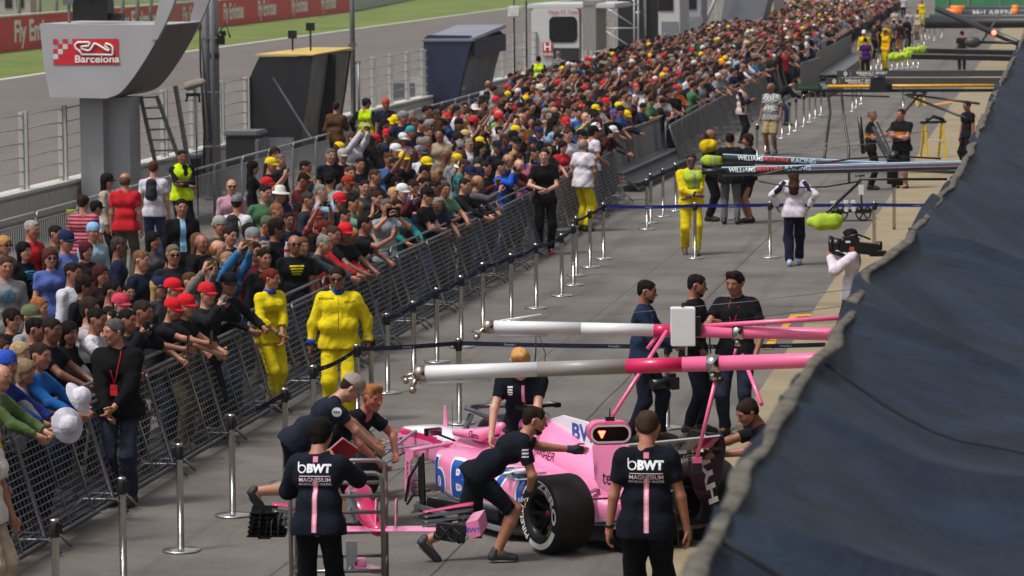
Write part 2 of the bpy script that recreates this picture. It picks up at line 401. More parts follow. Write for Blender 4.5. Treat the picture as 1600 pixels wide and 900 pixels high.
def shirt_mesh(J, res, kind, seed=0, hem=-.09, loose=0.0):
    g = .010+loose*.55; P = torso(J, g); R = J['R']
    if kind != 'tank':
        to = {'tee': .62, 'long': 1.93, 'roll': 1.45, 'jacket': 1.95, 'vest': .1}[kind]
        for k in 'lr':
            if kind == 'vest': continue
            P += arm(J, k, g+.001+loose*.2+(.005 if kind == 'jacket' else 0), to)
    dn = nv(J['pel']-J['wai']); xx = J['R']@[1, 0, 0]; pc = J['pel']+dn*.05; P.append(RC(pc-xx*.088, pc+xx*.088, .119+g+.02*J['q']['fat'], k=.05))
    if abs(J['q']['lean']) < 30 and hem <= -.08: pc = J['pel']+dn*.12; P.append(RC(pc-xx*.09, pc+xx*.09, .112+g+.02*J['q']['fat'], k=.05))
    cuts = [(J['pel']+dn*(-hem), dn), (J['nec']+nv(J['nec']-J['che'])*.025, nv(J['nec']-J['che']))]
    # neck opening
    V, Q = sdf(P, res, cuts[:1], .005+loose*.14, seed)
    return npmesh('shirt', V, Q)
def collar_mesh(J, r=.066, hgt=.03):
    mb = MB(); up = nv(nv(J['nec']-J['che'])+nv(J['hd']-J['nec'])*.6); b = J['nec']-up*.02
    x = nv(np.cross(up, [0, 1, .01])); y = np.cross(up, x); vs = []
    mb.tube([b, b+up*hgt*.6, b+up*hgt], [r+.012, r+.004, r-.002], 14); return mb
def pants_mesh(J, res, kind, seed=0, wide=.012):
    x = J['R']@[1, 0, 0]; P = [RC(J['pel']-x*.072, J['pel']+x*.072, .114+.02*J['q']['fat'], k=.05), RC(J['wai']-x*.06, J['wai']+x*.06, .095+.05*J['q']['fat'], k=.05)]
    up = nv(J['wai']-J['pel'])
    if kind == 'skirt':
        m = (J['ln']+J['rn'])/2; P.append(RC(J['pel']-[0, 0, .03], m+[0, 0, -.02], .14, .115, k=.05, sq=(1.25, 1, 1))); cuts = [(m, (0, 0, -1.))]
    else:
        for k in 'lr': P += leg(J, k, .007, {'long': 1.96, 'shorts': 0.93, 'capri': 1.6}[kind], wide if kind == 'long' else .034)
        cuts = []
    V, Q = sdf(P, res, cuts+[(J['pel']+up*.10, up)], .0055, seed+5); return npmesh('trousers', V, Q)
def sole_mesh(J, k):
    a = J[k+'a']; f = J[k+'fd']; nrm = nv(np.cross(np.cross(f, [0, 0, 1]), f)); heel = a+[0, 0, -.045]-f*.035; toe = a+f*.155+np.array([0, 0, -.062])
    V, Q = sdf([RC(heel, toe, .048, .041, k=.02, cut=[(a-nrm*.087, -nrm), (a-nrm*.064, nrm)])], .009); return npmesh('sole', V, Q)
def shoes_mesh(J, res, sides='lr'):
    P = []
    for k in sides:
        a = J[k+'a']; f = J[k+'fd']; heel = a+[0, 0, -.045]-f*.035; toe = a+f*.155+np.array([0, 0, -.062]); nrm = nv(np.cross(np.cross(f, [0, 0, 1]), f))
        P.append(RC(heel, toe, .043, .036, k=.02, cut=[(a-nrm*.085, -nrm)])); P.append(RC(a+nrm*.012-f*.005, heel+nrm*.01, .046, .043, k=.02, cut=[(a-nrm*.085, -nrm)])); P.append(RC(a+f*.05-nrm*.03, toe, .044, .036, k=.02, cut=[(a-nrm*.085, -nrm)]))
    V, Q = sdf(P, min(res, .012)); return npmesh('shoes', V, Q)
# ------------- head gear in head-local space
def hair_mesh(style):
    k = ('hair', style)
    if k in POSEC: return POSEC[k]
    P = []; cuts = []; nz = .006
    cr = lambda g: [RC((0, -.028, .032), (0, .008, .034), .088+g, .080+g, k=.02)]
    face = dict(RC((0, .125, -.08), (0, .112, .012), .088, .080), sub=True)
    if style == 'short': P = cr(.003)+[RC((0, -.05, -.02), (0, -.04, -.045), .062, .050, k=.02), face]; cuts = [((0, .0, -.03), (0, .62, -.78))]
    elif style == 'quiff': P = cr(.004)+[RC((-.03, .045, .10), (.035, .055, .105), .03, .028, k=.03), RC((0, -.05, -.02), (0, -.04, -.04), .066, .055, k=.02), face]; cuts = [((0, .0, -.03), (0, .62, -.78))]; nz = .008
    elif style == 'curly': P = cr(.016)+[RC((0, -.05, -.02), (0, -.05, -.05), .085, .07, k=.03), face]; nz = .010
    elif style == 'long': P = cr(.012)+[RC((-.055, -.04, 0), (-.07, -.03, -.20), .05, .04, k=.04), RC((.055, -.04, 0), (.07, -.03, -.20), .05, .04, k=.04), RC((0, -.07, 0), (0, -.08, -.24), .06, .05, k=.04), dict(RC((0, .135, -.09), (0, .115, -.01), .092, .080), sub=True), dict(RC((0, .05, -.16), (0, .12, -.2), .06, .09), sub=True)]; nz = .005
    elif style == 'verylong': P = cr(.02)+[RC((0, -.06, 0), (0, -.10, -.36), .085, .075, k=.05, sq=(1.15, 1, 1)), RC((0, -.1, -.3), (0, -.1, -.4), .07, .03, k=.04), dict(RC((0, .135, -.09), (0, .115, -.01), .092, .080), sub=True)]; nz = .010
    elif style == 'bob': P = cr(.016)+[RC((-.06, -.03, 0), (-.065, -.02, -.09), .045, .04, k=.03), RC((.06, -.03, 0), (.065, -.02, -.09), .045, .04, k=.03), RC((0, -.06, 0), (0, -.06, -.09), .07, .06, k=.03), dict(RC((0, .135, -.09), (0, .118, -.01), .095, .082), sub=True)]
    elif style == 'bun': P = cr(.007)+[RC((0, -.05, -.02), (0, -.04, -.045), .066, .055, k=.02), RC((0, -.13, .02), (0, -.15, .0), .035, .035, k=.02), face]
    elif style == 'bald': P = [RC((0, -.04, -.01), (0, -.03, -.02), .089, .088, k=.01), dict(RC((0, .12, .0), (0, .1, .0), .105, .105), sub=True)]; cuts = [((0, 0, .015), (0, .3, .95)), ((0, 0, -.05), (0, .5, -.85))]; nz = .001
    elif style == 'beard': P = [RC((0, .034, -.055), (0, .047, -.088), .060, .037, k=.03), RC((-.04, .01, -.05), (-.02, .045, -.087), .036, .027, k=.03), RC((.04, .01, -.05), (.02, .045, -.087), .036, .027, k=.03), dict(RC((0, .12, -.02), (0, .12, .02), .05, .075), sub=True)]; cuts = [((0, 0, -.052), (0, .35, .93))]; nz = .001
    V, Q = sdf(P, .0085, cuts, nz, 3); POSEC[k] = npmesh('hair', V, Q); return POSEC[k]
def hat_mb(style):
    mb = MB()
    if style in ('cap', 'capback'):
        s = 1 if style == 'cap' else -1
        prof = [(.102, .035), (.104, .06), (.098, .095), (.075, .125), (.04, .142), (.001, .147)]
        vs = []; n = 18
        for r, z in prof:
            for k in range(n): a = 2*pi*k/n; vs.append((r*.93*cos(a), r*1.12*sin(a)-.012, z))
        mb.add(vs, [(i*n+k, i*n+(k+1) % n, (i+1)*n+(k+1) % n, (i+1)*n+k) for i in range(len(prof)-1) for k in range(n)], True)
        mb.ball((0, -.012, .147), .009, 6, (1, 1, .6))
        top = []; m = 10
        for j, (e, dz) in enumerate(((0, .004), (.035, .001), (.062, -.008), (.078, -.017))):
            for k in range(m+1):
                a = pi*k/m; w = .088-.012*(j/3)**2; top.append((w*cos(a)*1.0, s*(.075*sin(a)+.012+e*(.35+.65*sin(a)))-.012*(s > 0), .036+dz-.012*abs(cos(a))**2))
        nn = len(top); vs = top+[(x, y, z-.006) for x, y, z in top]; fs = []
        for j in range(3):
            for k in range(m):
                a = j*(m+1)+k; f = (a, a+1, a+m+2, a+m+1); fs.append(f); fs.append(tuple(reversed([q+nn for q in f])))
        for k in range(m): a = 3*(m+1)+k; fs.append((a, a+1, a+1+nn, a+nn))
        mb.add(vs, fs, True)
    elif style == 'sunhat':
        mb.lathe([(.001, .15), (.05, .146), (.08, .12), (.098, .05), (.105, .042), (.165, .028), (.17, .022), (.165, .020), (.10, .036)], (0, -.01, 0), 20)
    elif style == 'beanie':
        mb.lathe([(.001, .152), (.05, .143), (.085, .11), (.103, .05), (.106, .03), (.100, .02)], (0, -.015, .0), 18)
    return mb
def gear_mesh(key, fn):
    k = ('gear', key)
    if k not in POSEC: POSEC[k] = fn().mesh(key)
    return POSEC[k]
def glasses_mb():
    mb = MB()
    for s in (-1, 1):
        mb.ball((s*.034, .094, .006), .025, 8, (1.05, .28, .78)); mb.tube([(s*.058, .088, .012), (s*.082, .05, .012), (s*.09, -.02, .008)], .003, 5)
    mb.box((0, .100, .012), (.03, .006, .006)); return mb
def phones_mb():
    mb = MB(); mb.tube([(0.1*cos(a)*.92, -.01, .135*sin(a)+.005) for a in [pi*i/12 for i in range(13)]], .008, 6)
    for s in (-1, 1): mb.lathe([(.001, 0), (.03, 0), (.034, .01), (.03, .03), (.001, .03)], (s*.082, -.01, 0), 12, R=Matrix.Rotation(s*pi/2, 3, 'Y'))
    return mb
def relmat(o, m): return (o.data.materials.clear(), o.data.materials.append(m))
def setmat(o, i, m):
    while len(o.data.materials) <= i: o.data.materials.append(m)
    o.material_slots[i].link = 'OBJECT'; o.material_slots[i].material = m
PEOPLE = []
def person(loc, rz, P=None, key=None, h=1.75, res=.012, top=('tee', '#222222'), bot=('long', '#1a1d28'), shoe='#151515', skin=0,
           hair=('short', '#1c1410'), hat=None, glasses=None, loose=0.0, hem=-.09, wide=.012, label='person', group=None, cat='person', seed=0, collar=None,
           head_at=None, sx=1.0, fing=True, gloves=None, beard=None):
    """loc: feet on the ground; local +Y is where the person faces"""
    P = P or {}; kk = key or id(P)
    if ('J', kk) not in POSEC: POSEC[('J', kk)] = joints(P)
    J = POSEC[('J', kk)]; s = h/1.75
    def get(tagk, fn):
        k = (tagk, kk)
        if k not in POSEC: POSEC[k] = fn()
        return POSEC[k]
    o = link('person', get('body%s' % fing, lambda: body_mesh(kk, J, res, fing=fing)), label=label, cat=cat, group=group)
    skm = skin if not isinstance(skin, int) else SKINS[skin]
    for i, m in enumerate((skm, EYE, mat('hair_'+(hair[1] if hair else '#33241c').strip('#'), hair[1] if hair else '#33241c', .8, 0, .3, 30, .3, spec=.12), LIP)): setmat(o, i, m)
    o.rotation_euler = (0, 0, rz); o.scale = (s*sx, s*sx, s); o.location = loc
    if head_at is not None:
        hl = Matrix.Rotation(rz, 3, 'Z') @ Vector((J['hd'][0]*s*sx, J['hd'][1]*s*sx, 0)); g = at(head_at[0], head_at[1], J['hd'][2]*s+(head_at[2] if len(head_at) > 2 else 0))
        o.location = (g.x-hl.x, g.y-hl.y, head_at[2] if len(head_at) > 2 else 0)
    o['pose'] = 1; del o['pose']
    def child(n, me, m): 
        c = link(n, me, parent=o); setmat(c, 0, m); return c
    parts = {}
    if top:
        nm = {'jacket': 'jacket'}.get(top[0], 'shirt'); m = top[1] if not isinstance(top[1], str) else cloth(top[1])
        parts['shirt'] = child(nm, get('shirt'+top[0]+str(loose)+str(hem), lambda: shirt_mesh(J, res, top[0], seed, hem, loose)), m)
        if collar: parts['collar'] = child('collar', get('collar', lambda: collar_mesh(J).mesh('collar')), cloth(collar))
    if bot: parts['trousers'] = child({'skirt': 'skirt', 'shorts': 'shorts'}.get(bot[0], 'trousers'), get('pants'+bot[0]+str(wide), lambda: pants_mesh(J, res, bot[0], seed, wide)), cloth(bot[1]))
    if shoe:
        for kq in 'lr':
            if res < .0112 and fing: sl = child('sole', get('sole'+kq, lambda: sole_mesh(J, kq)), mat('sole_pale', '#a9a9aa', .6) if seed % 3 else mat('sole_dark', '#2a2a2c', .6))
            child('shoe', get('shoe'+kq, lambda: shoes_mesh(J, res, kq)), mat('shoe_'+shoe.strip('#'), shoe, .6))
    HMt = Matrix.Translation(Vector(J['hd'])) @ Matrix(J['HR'].tolist()).to_4x4()
    def hd(n, me, m): c = child(n, me, m); c.matrix_local = HMt; return c
    if hair: hd('hair', hair_mesh(hair[0]), mat('hair_'+hair[1].strip('#'), hair[1], .8, 0, .3, 30, .3, spec=.12))
    if beard: hd('beard', hair_mesh('beard'), mat('hair_'+beard.strip('#'), beard, .8, 0, .3, 30, .3, spec=.12))
    if hat: parts['hat'] = hd({'sunhat': 'sun_hat', 'beanie': 'beanie'}.get(hat[0], 'cap'), gear_mesh(hat[0], lambda: hat_mb(hat[0])), cloth(hat[1]))
    if glasses: hd('sunglasses', gear_mesh('glasses', glasses_mb), mat('lens', '#08080a', .12))
    o.location = Vector(o.location)
    PEOPLE.append(o); return o, J, s, parts
def wpos(o, J, s, v):
    """body-space point -> world"""
    M = Matrix.Translation(o.location) @ Matrix.Rotation(o.rotation_euler.z, 4, 'Z') @ Matrix.Diagonal((o.scale.x, o.scale.y, o.scale.z, 1))
    return M @ Vector(v)
# ================================================================== ground and track
def sheet(name, poly, z, m, kind='structure', **kw):
    """poly in lane coordinates (t, s)"""
    me = bpy.data.meshes.new(name); me.from_pydata([(t, s, z) for t, s in poly], [], [tuple(range(len(poly)))]); me.update()
    if me.polygons[0].normal.z < 0: me.flip_normals()
    o = link(name, me, m, kind=kind, **kw); o.rotation_euler = (0, 0, -AL); return o
def ground_mat(name, c1, c2, rough=.85, s1=.5, s2=45, streak=0, joints=None, bump=.25, streaks=False):
    m = bpy.data.materials.new(name); m.use_nodes = True; nt = m.node_tree; b = nt.nodes['Principled BSDF']; N = nt.nodes.new; Lk = nt.links.new
    b.inputs['Roughness'].default_value = rough; b.inputs['Specular IOR Level'].default_value = .35
    tc = N('ShaderNodeTexCoord'); mp = N('ShaderNodeMapping'); Lk(tc.outputs['Object'], mp.inputs[0]); mp.inputs['Scale'].default_value = (1, .25 if streak else 1, 1)
    a = N('ShaderNodeTexNoise'); a.inputs['Scale'].default_value = s1; a.inputs['Detail'].default_value = 8; a.inputs['Roughness'].default_value = .65; Lk(mp.outputs[0], a.inputs['Vector'])
    f = N('ShaderNodeTexNoise'); f.inputs['Scale'].default_value = s2; f.inputs['Detail'].default_value = 4; f.inputs['Roughness'].default_value = .8; Lk(tc.outputs['Object'], f.inputs['Vector'])
    ad = N('ShaderNodeMath'); ad.operation = 'MULTIPLY_ADD'; Lk(f.outputs[0], ad.inputs[0]); ad.inputs[1].default_value = .9; 
    sb = N('ShaderNodeMath'); sb.operation = 'SUBTRACT'; Lk(a.outputs[0], sb.inputs[0]); sb.inputs[1].default_value = .45; Lk(sb.outputs[0], ad.inputs[2])
    cr = N('ShaderNodeMapRange'); cr.inputs['From Min'].default_value = .2; cr.inputs['From Max'].default_value = .8; Lk(ad.outputs[0], cr.inputs[0])
    mx = N('ShaderNodeMix'); mx.data_type = 'RGBA'; mx.inputs[6].default_value = (*C(c1), 1); mx.inputs[7].default_value = (*C(c2), 1); Lk(cr.outputs[0], mx.inputs[0])
    out = mx.outputs[2]
    if joints:
        sx = N('ShaderNodeSeparateXYZ'); Lk(tc.outputs['Object'], sx.inputs[0])
        wob = N('ShaderNodeTexNoise'); wob.inputs['Scale'].default_value = .8; Lk(tc.outputs['Object'], wob.inputs['Vector'])
        for axis, pos, w in joints:
            q = N('ShaderNodeMath'); q.operation = 'MULTIPLY_ADD'; Lk(wob.outputs[0], q.inputs[0]); q.inputs[1].default_value = .06; Lk(sx.outputs[axis], q.inputs[2])
            d = N('ShaderNodeMath'); d.operation = 'SUBTRACT'; Lk(q.outputs[0], d.inputs[0]); d.inputs[1].default_value = pos+.03
            e = N('ShaderNodeMath'); e.operation = 'ABSOLUTE'; Lk(d.outputs[0], e.inputs[0])
            l = N('ShaderNodeMath'); l.operation = 'LESS_THAN'; Lk(e.outputs[0], l.inputs[0]); l.inputs[1].default_value = w
            l2 = N('ShaderNodeMath'); l2.operation = 'MULTIPLY'; Lk(l.outputs[0], l2.inputs[0]); l2.inputs[1].default_value = .75
            m2 = N('ShaderNodeMix'); m2.data_type = 'RGBA'; m2.inputs[7].default_value = (.012, .011, .010, 1); Lk(l2.outputs[0], m2.inputs[0]); Lk(out, m2.inputs[6]); out = m2.outputs[2]
    if streaks:
        m3 = N('ShaderNodeMapping'); m3.inputs['Scale'].default_value = (1.6, .035, 1); Lk(tc.outputs['Object'], m3.inputs[0]); sn = N('ShaderNodeTexNoise'); sn.inputs['Scale'].default_value = 1.0; sn.inputs['Detail'].default_value = 6; sn.inputs['Roughness'].default_value = .7; Lk(m3.outputs[0], sn.inputs['Vector'])
        s2_ = N('ShaderNodeMapRange'); s2_.inputs['From Min'].default_value = .52; s2_.inputs['From Max'].default_value = .72; s2_.inputs['To Max'].default_value = .45; Lk(sn.outputs[0], s2_.inputs[0])
        m4 = N('ShaderNodeMix'); m4.data_type = 'RGBA'; m4.inputs[7].default_value = (*C('#2f2d2b'), 1); Lk(s2_.outputs[0], m4.inputs[0]); Lk(out, m4.inputs[6]); out = m4.outputs[2]
        vo = N('ShaderNodeTexVoronoi'); vo.inputs['Scale'].default_value = .9; Lk(tc.outputs['Object'], vo.inputs['Vector']); v2 = N('ShaderNodeMath'); v2.operation = 'LESS_THAN'; v2.inputs[1].default_value = .045; Lk(vo.outputs['Distance'], v2.inputs[0]); v3 = N('ShaderNodeMath'); v3.operation = 'MULTIPLY'; v3.inputs[1].default_value = .45; Lk(v2.outputs[0], v3.inputs[0])
        m5 = N('ShaderNodeMix'); m5.data_type = 'RGBA'; m5.inputs[7].default_value = (*C('#262422'), 1); Lk(v3.outputs[0], m5.inputs[0]); Lk(out, m5.inputs[6]); out = m5.outputs[2]
    Lk(out, b.inputs['Base Color'])
    bp = N('ShaderNodeBump'); bp.inputs['Strength'].default_value = bump; bp.inputs['Distance'].default_value = .01; Lk(f.outputs[0], bp.inputs['Height']); Lk(bp.outputs[0], b.inputs['Normal'])
    return m
J1, J2 = ts(at(748, 858))[0], ts(at(1106, 361))[0]
sheet('ground', [(-420, -60), (300, -60), (300, 900), (-420, 900)], -.02, ground_mat('ground_asphalt', '#5d5a57', '#6b6764'))
sheet('pit_lane', [(-21.2, -20), (-3.55, -20), (-3.1, 400), (-21.2, 400)], -.008, ground_mat('pit_asphalt', '#44413e', '#76706b', streaks=True, joints=[(0, -5.35, .012), (0, -6.75, .008), (1, 56.5, .01), (1, 38.2, .007), (1, 98, .015)]))
ap = MB(); ap.box((-.55, 180, .02-.01), (6.0, 420, .04)); 
o = ap.build('concrete_apron', ground_mat('apron_concrete', '#776a53', '#988b72', s1=.9, s2=35, joints=[(1, 43, .01), (1, 49, .01), (1, 55, .01), (1, 61, .01), (1, 67, .01)]), kind='structure'); o.rotation_euler = (0, 0, -AL)
TW = [ts(at(0, 125)), ts(at(283, 82)), ts(at(797, 12.5))]
def ext(p, q, s): return (p[0]+(q[0]-p[0])*(s-p[1])/(q[1]-p[1]), s)
w0, w1 = ext(TW[0], TW[1], 40), ext(TW[1], TW[2], 500)
edge = [w0, TW[0], TW[1], TW[2], w1]
sheet('race_track', [(-21.0, 30)]+[(-21.0, 500)]+edge[::-1], -.004, ground_mat('track_asphalt', '#57504d', '#6c6460', s1=.35, s2=25, streak=1, bump=.1))
sheet('track_edge_line', [(t+.05, s) for t, s in edge]+[(t-.28, s) for t, s in edge[::-1]], .001, mat('line_white', '#c9c6bf', .7, 0, .1, 3))
gm = ground_mat('grass_blades', '#38501a', '#76803c', s1=.16, s2=2.2, bump=.6, rough=.95); 
sheet('grass_verge', [(t-.28, s) for t, s in edge]+[(-300, 500), (-300, 40)], -.001, gm)
YM = mat('line_yellow', '#c98f1c', .7, 0, .2, 6); DP1 = mat('dark_patch', '#3f3c3a', .8, 0, .2, 4)
def pxsheet(name, pts, z, m):
    me = bpy.data.meshes.new(name); me.from_pydata([tuple(at(x, y, z)) for x, y in pts], [], [tuple(range(len(pts)))]); me.update()
    if me.polygons[0].normal.z < 0: me.flip_normals()
    return link(name, me, m, kind='structure')
pxsheet('lane_marking', [(1236, 491), (1248, 492), (1213, 532), (1203, 532)], .0, YM); pxsheet('lane_marking', [(1200, 533), (1214, 533), (1206, 545), (1190, 545)], .003, YM)
pxsheet('lane_marking', [(1240, 491), (1272, 490), (1268, 494), (1237, 495)], .002, YM)
pxsheet('lane_marking', [(1404, 316), (1420, 300), (1426, 300), (1410, 318)], .0, YM); pxsheet('lane_marking', [(1366, 338), (1400, 318), (1404, 322), (1372, 342)], .0, YM)
pxsheet('lane_marking', [(1441, 233), (1462, 208), (1467, 208), (1446, 235)], .0, mat('line_orange', '#c77a1e', .7)); pxsheet('lane_marking', [(1452, 163), (1500, 155), (1502, 158), (1454, 166)], .0, mat('line_orange', '#c77a1e', .7))
pxsheet('lane_marking', [(1380, 345), (1396, 330), (1400, 332), (1384, 347)], .0, YM)
# ================================================================== crowd control barriers
def barrier_proto(L, mat_seed=0, name='crowd_barrier', mesh=True):
    """local x along the barrier, local y toward the crowd, origin at mid base"""
    root = empty(name)
    H = 1.08; lean = .33; f = lambda x, z, y=0: (x, y+lean*(z/H), z)
    fr = MB(); h = L/2-.02
    fr.tube([f(-h, .10), f(-h, H-.06), f(-h+.06, H), f(h-.06, H), f(h, H-.06), f(h, .10), f(-h, .10)], .019, 7); fr.build('frame', GALV, root)
    me = MB(); n = 15
    for i in range(n): z = .15+i*.062; me.beam(f(-h, z), f(h, z), .009, .009)
    for i in range(int(L/.11)): x = -h+.05+i*.11; me.beam(f(x, .11), f(x, H-.02), .005, .005)
    me.build('mesh_panel', WIREM, root)
    for x in (-L*.16, L*.17):
        p = MB(); p.beam(f(x, .1, -.012), f(x, H, -.012), .028, .012); p.build('upright', GALV, root)
    st = MB(); st.beam(f(L*.17, .42, -.021), f(L*.17, .86, -.021), .028, .004); st.build('reflective_strip', mat('strip', '#8f9878', .5), root)
    for x in (-h+.15, h-.15):
        ft = MB(); ft.tube([(x, -.16, .02), (x, -.04, .14), (x, .30, .14), (x, .42, .02)], .016, 6); ft.build('foot', GALV, root)
    pl = MB(); pl.box((0, .62, .03), (L-.06, .9, .012)); 
    for i in range(7): pl.beam((-h, .2+i*.12, .045), (h, .2+i*.12, .045), .012, .008)
    pl.build('floor_plate', mat('step_plate', '#3f4044', .5, .6, .3, 12), root)
    rr = MB(); y = .42; rr.tube([(-h, y, .1), (-h, y, 1.10), (-h+.1, y, 1.18), (h-.1, y, 1.18), (h, y, 1.10), (h, y, .1)], .02, 7); rr.tube([(-h, y, .98), (h, y, .98)], .014, 6); rr.build('back_rail', GALV, root)
    return root
BP = {}
def barrier(p, q, label, group, lean=True, name='crowd_barrier'):
    """p, q world ground ends; crowd is on the left of p->q"""
    L = (q-p).length; k = round(L, 1)
    if k not in BP: BP[k] = barrier_proto(L); r = BP[k]; new = True
    else: r = copy_tree(BP[k])
    d = q-p; r.location = (p+q)/2; r.rotation_euler = (0, 0, atan2(d.y, d.x)); r.scale.x = L/k if k else 1
    tag(r, label, 'barrier', group); return r
line = [(-9.0, 22.6), (-9.03, 31.3), (-9.05, 46.9), (-9.0, 58.), (-9.2, 73.6)]
def walk(line, step):
    out = [Vector((*line[0], 0))]; i = 0; cur = Vector((*line[0], 0)); rem = step
    for a, b in zip(line, line[1:]):
        a = Vector((*a, 0)); b = Vector((*b, 0)); L = (b-a).length; pos = rem if out else 0
        while pos <= L: out.append(a.lerp(b, pos/L)); pos += step
        rem = pos-L
    return out
GB = 'mesh crowd barriers along the pit lane'
pts = walk(line, 2.3); nB = len(pts)-1
_tens = ['', '', 'twentieth', 'thirtieth', 'fortieth', 'fiftieth', 'sixtieth']; _u = ['', 'first', 'second', 'third', 'fourth', 'fifth', 'sixth', 'seventh', 'eighth', 'ninth', 'tenth', 'eleventh', 'twelfth', 'thirteenth', 'fourteenth', 'fifteenth', 'sixteenth', 'seventeenth', 'eighteenth', 'nineteenth']
_tt = ['', '', 'twenty', 'thirty', 'forty', 'fifty', 'sixty']
def ordinal(n): return _u[n] if n < 20 else (_tens[n//10] if n % 10 == 0 else _tt[n//10]+'-'+_u[n % 10])
ordn = [ordinal(i+1) for i in range(66)]
extra = {2: ' with two white sun hats hanging over it', 3: ' beside the man in the black sweater', 6: ' behind the red-haired marshal', 10: ' behind the stout marshal'}
for i in range(nB):
    a, b = pts[i], pts[i+1]; barrier(ln(a.x, a.y), ln(b.x, b.y), 'grey mesh barrier leaning to the crowd, %s from the near end' % ordn[i], GB)
# stepped barrier turned out into the lane, then the far run
A0, A1 = at(990, 306), at(1058, 262)
def stepped(A, B, label):
    root = empty('stepped_barrier', A, atan2((B-A).y, (B-A).x), label=label, cat='barrier'); L = (B-A).length
    for y, z0, z1, nm in ((0, .05, .42, 'lower_grille'), (.45, .42, 1.2, 'upper_grille')):
        m = MB()
        for i in range(int(L/.13)+1): m.beam((i*.13, y-.35 if z0 < .1 else y, z0), (i*.13, y+.05, z1), .02, .02)
        m.beam((0, y+.05, z1), (L, y+.05, z1), .04); m.build(nm, GALV, root)
    m = MB(); m.box((L/2, .22, .42), (L, .5, .03)); m.box((L/2, -.2, .2), (L, .3, .02)); m.build('step', mat('step_plate', '#3f4044', .5, .6, .3, 12), root)
stepped(at(975, 300), at(1062, 258), 'grey barred barrier with step plates across the gap in the mesh barriers')
far = walk([(-9.2, 84.5), (-9.6, 106), (-9.8, 128)], 2.9)
for i in range(len(far)-1):
    a, b = far[i], far[i+1]; barrier(ln(a.x, a.y), ln(b.x, b.y), 'grey mesh barrier beyond the stepped barrier, %s of the far run' % ordn[i], GB)
def solid_barrier(A, B, label, H=1.25):
    d = B-A; L = d.length; r = empty('solid_barrier', A, atan2(d.y, d.x), label=label, cat='barrier', group='solid grey barriers at the far end of the crowd')
    m = MB(); m.beam((0, .25, .62), (L, .25, .62), .03, 1.2); m.build('panel', mat('panel_grey', '#66676a', .55, .4, .15, 3), r)
    m = MB(); m.tube([(0, .25, H), (L, .25, H)], .03, 6); m.build('top_rail', GALV, r)
    m = MB(); m.box((L/2, -.25, .3), (L, .9, .05)); m.box((L/2, -.68, .15), (L, .04, .28)); m.build('step', mat('panel_grey', '#66676a', .55, .4, .15, 3), r)
P_ = [at(1262, 152), at(1290, 140), at(1322, 118), at(1343, 100)]
solid_barrier(P_[0], P_[1], 'low solid grey barrier panel left of the purple-shirted man')
solid_barrier(at(1285, 128), at(1338, 92), 'tall solid grey barrier panel with step behind the purple-shirted man', 1.5)
# crowd side hand rail at the back
RL = [ts(at(-20, 460)), ts(at(0, 452)), ts(at(330, 330)), ts(at(470, 280)), ts(at(825, 173))]
rp = walk([(-17.0, 45), (-17.03, 53.3), (-17.4, 85), (-17.9, 116), (-18.6, 165)], 2.6)
for i in range(len(rp)-1):
    a, b = rp[i], rp[i+1]
    if i == 0:
        L = 2.6; rt = empty('hand_rail'); m = MB(); m.tube([(-L/2, 0, 0), (-L/2, 0, 1.02), (-L/2+.1, 0, 1.1), (L/2-.1, 0, 1.1), (L/2, 0, 1.02), (L/2, 0, 0)], .024, 7); m.tube([(-L/2, 0, .95), (L/2, 0, .95)], .012, 5); m.tube([(-L/2, 0, .12), (L/2, 0, .12)], .015, 5); m.build('frame', mat('rail_light', '#a5a7a9', .4, .5), rt)
        m = MB()
        for k in range(1, 20): m.beam((-L/2+k*.13, 0, .12), (-L/2+k*.13, 0, .95), .012)
        m.build('bars', mat('rail_light', '#a5a7a9', .4, .5), rt); R0 = rt
    else: rt = copy_tree(R0)
    p, q = ln(a.x, a.y), ln(b.x, b.y); d = q-p; rt.location = (p+q)/2; rt.rotation_euler = (0, 0, atan2(d.y, d.x))
    tag(rt, 'light grey hand rail section behind the crowd, %s from the left edge' % ordn[i], 'railing', 'hand rail sections behind the crowd')
# ================================================================== pit wall with debris fence
PWm = mat('pit_wall_concrete', '#8d8a84', .8, 0, .15, .8, .2, bscale=20)
wr = empty('pit_wall', ln(-19.6, 0), -AL, label='pale concrete pit wall running the length of the lane', cat='wall')
w = MB(); w.box((0, 200, .45), (.35, 330, .9)); w.build('wall_block', PWm, wr)
w = MB(); w.box((0, 200, .93), (.42, 330, .06)); w.build('coping', mat('coping', '#c2bfba', .7), wr)
w = MB(); w.box((.19, 200, .62), (.02, 330, .42)); w.build('panel_strip', mat('strip_grey', '#a9a6a0', .6), wr)
FG = mat('fence_grey', '#b3b1ac', .5, .3, .1, 3)
FB = mat('fence_mesh', '#8d8a85', .8, 0, .1, 3, alpha=.33)
def fence_proto():
    r = empty('debris_fence'); m = MB(); L = 2.35; z0, z1 = .96, 2.45
    for x in (0, L): m = MB(); m.beam((0, x, z0), (0, x, z1), .09, .09); m.build('post', FG, r)
    m2 = MB()
    for i in range(6): m2.tube([(.02, .03, z0+.08+i*.27), (.02, L/2, z0+.08+i*.27+.02), (.02, L-.03, z0+.08+i*.27)], .014, 5)
    m2.build('rails', FG, r); m3 = MB()
    for i in range(22): m3.beam((-.01, .05+i*.105, z0), (-.01, .05+i*.105, z1-.05), .004)
    m3.build('wire_mesh', FG, r); return r
fp = None; i = 0; s = 60.5
